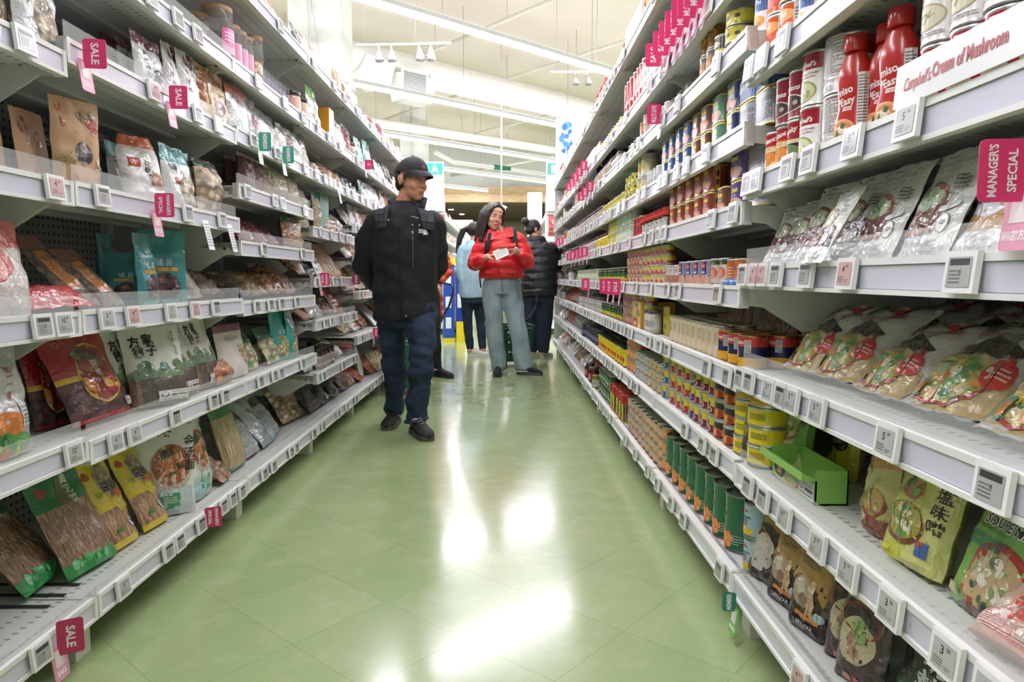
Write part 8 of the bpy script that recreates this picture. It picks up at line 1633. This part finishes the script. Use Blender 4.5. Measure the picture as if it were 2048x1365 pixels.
    for sgn, nm, letter, x0, x1 in ((-1, 'left', 'A', -2.2, -1.0), (1, 'right', 'B', .62, 1.9)):
        o = empty('endcap_unit', ((x0+x1)/2, 11.3, 0), label='white end unit across the cross aisle on the %s' % nm, cat='shelving'); w = x1-x0
        mb = MB(); mb.box(-w/2, w/2, 0, .02, .1, 2.2, peg); mb.obj('pegboard', o)
        for k, z in enumerate((.15, .5, .85, 1.2, 1.55, 1.9)): mb = MB(); mb.box(-w/2, w/2, .1, 5.5, z-.03, z, WH2); mb.box(w/2*(-sgn)-.02, w/2*(-sgn)+.02, .1, 5.5, z-.045, z+.015, WHT); mb.obj('shelf_board', o)
        mb = MB(); mb.box(-.03, .03, .1, 5.5, 0, 2.15, M('c8ccc8')); mb.obj('back_panel', o)
        for e in (-w/2, w/2-.04): mb = MB(); mb.box(e, e+.04, -.01, .04, 0, 2.25, WHT); mb.obj('post', o)
        edge = w/2 if sgn < 0 else -w/2
        sb = MB(); cx = edge-.26 if sgn < 0 else edge+.26; sb.box(cx-.25, cx+.25, -.05, -.02, 2.0, 2.78, M('f2f4f3')); S = Surf([[V((cx+.5*(u-.5), -.0505, 2.0+.78*v)) for u in (0, 1)] for v in (0, 1)], [0, 1], [0, 1], .5, .78)
        lx = .72 if sgn < 0 else .25
        S.art(sb, [('rect', .04, .74, .96, .97, '14b5a5' if sgn < 0 else '2f9284'), ('text', letter, lx, .845, .2, 'f6faf8', {'bold': .06}), ('text', 'NUTS' if sgn < 0 else 'SEAFOOD', .7 if sgn < 0 else .36, .6, .05, '9aa09c'), ('text', '果仁' if sgn < 0 else '海鲜零食', .72 if sgn < 0 else .36, .53, .05, '9aa09c'), ('rect', .5 if sgn < 0 else .06, .47, .94 if sgn < 0 else .5, .474, 'b8bcb8'), ('rect', .5 if sgn < 0 else .06, .3, .94 if sgn < 0 else .5, .304, 'b8bcb8'), ('rect', .5 if sgn < 0 else .06, .14, .94 if sgn < 0 else .5, .144, 'b8bcb8')], .002, .001)
        link('aisle_sign', sb.mesh('aisle_sign'), None, ((x0+x1)/2, 11.3, 0), None, None, 'white aisle sign with teal %s panel on the %s end unit' % (letter, nm), 'sign')
        rnd = random.Random(4 if sgn < 0 else 5)
        # packets hanging on the pegboard
        for k, z in enumerate((.45, .85, 1.25, 1.62)):
            for q in range(4):
                xx = (x1-.1-q*.2) if sgn < 0 else (x0+.12+q*.2); key = ('whitered', 'redorange', 'silverR', 'redbox')[(k+q) % 4]; nmk, cat, me, pr, d = product(key)
                link(nmk, me, None, (xx, 11.272, z), (0, 0, rnd.uniform(-.1, .1)), (1.1, 1, 1.1), 'red and white packet hanging on the %s pegboard end' % nm, cat, 'packets on the %s pegboard end' % nm)
        for k, z in enumerate((.15, .5, .85, 1.2, 1.55, 1.9)):
            for q in range(13 if sgn < 0 else 6):
                key = rnd.choice(['nuts', 'peanut', 'orsil', 'corn', 'greensil', 'kraftpink', 'oats', 'limetop', 'grain']); nmk, cat, me, pr, d = product(key); xx = x1-.07 if sgn < 0 else x0+.07
                link(nmk, me, None, (xx, 11.5+q*.36+rnd.uniform(-.03, .03), z), (-R(rnd.uniform(4, 14)), 0, R(90 if sgn < 0 else -90)), (1.5, 1, 1.05), 'snack bag on the %s shelf of the far %s block' % (SHN[k], nm), cat, 'snack bags on the %s shelf of the far %s block' % (SHN[k], nm))
        mb = MB(); mb.box(-.42, .42, 0, .03, 0, 2.5, M('eef0ee')); mb.obj('tall_divider_panel', None, loc=(-1.35 if sgn < 0 else 1.2, 19, 0), label='tall plain white panel far down the %s side' % nm, cat='panel', group='tall white far panels')
    mb = MB(); mb.box(-.2, .2, 0, .4, 0, 3.3, M('f0f1ef')); mb.obj('white_cabinet', None, loc=(.78, 19.5, 0), label='tall white cabinet beyond the person in the black puffer jacket', cat='cabinet')
    # blue and yellow display stand
    o = empty('display_stand', (-.78, 10.1, 0), R(12), label='blue and yellow cardboard display stand at the cross aisle', cat='display stand')
    mb = MB(); mb.box(-.16, .0, -.1, .1, .06, 1.12, M('2c4fa8', 'gloss')); mb.box(.02, .14, -.12, .08, .06, 1.05, M('2444a0', 'gloss')); mb.obj('side_panel', o); mb = MB(); mb.box(-.17, .01, -.12, .1, 1.12, 1.22, M('e8cf2c', 'gloss')); mb.box(-.16, .0, -.12, .1, 0, .06, M('e8cf2c', 'gloss')); mb.box(.02, .15, -.14, .08, 0, .3, M('e8cf2c', 'gloss')); mb.obj('yellow_trim', o)
    mb = MB(); [mb.box(-.13, -.05, -.106, -.1, z, z+.16, M('dfe6f0', 'ink')) for z in (.85, .5, .2)]; mb.box(.04, .1, -.126, -.12, .5, .7, M('dfe6f0', 'ink')); mb.obj('white_card', o)
    # tall sign on the far end of the right shelving
    mb = MB(); mb.box(-.01, .42, 0, .02, 0, .62, M('f2f5f7', 'gloss')); S = Surf([[V((.41*u, -.001, .62*v)) for u in (0, 1)] for v in (0, 1)], [0, 1], [0, 1], .41, .62); S.art(mb, [('blobs', .32, .5, .2, .42, 26, .09, ['1f6fc8', '2f8ae0', '57a8ee', '1a5ab0']), ('rect', .7, .1, .9, .9, 'd8e8f4')], .001, .0006); mb.obj('tall_sign', None, loc=(.62, 8.755, 2.281), label='white and blue sign at the far end of the right shelving top', cat='sign')
    for i, (x, s, z) in enumerate(((.6, 8.3, .915), (.6, 8.5, .7), (.6, 8.2, 1.13))):
        mb = MB(); [mb.ball((random.Random(i*9+q).uniform(-.06, .06), random.Random(i*7+q).uniform(-.03, .03), .06+q*.016), (.05, .04, .05), M('e8a0b8', 'soft'), 10, 8) for q in range(7)]; link('pink_plush_bundle', mb.mesh('pink_plush_bundle'), None, (x-.04, s, z-.02), None, None, 'pink fluffy bundle at the far right shelf edge, %s' % ['middle', 'lowest', 'upper'][i], 'bundle', 'pink bundles')
back()
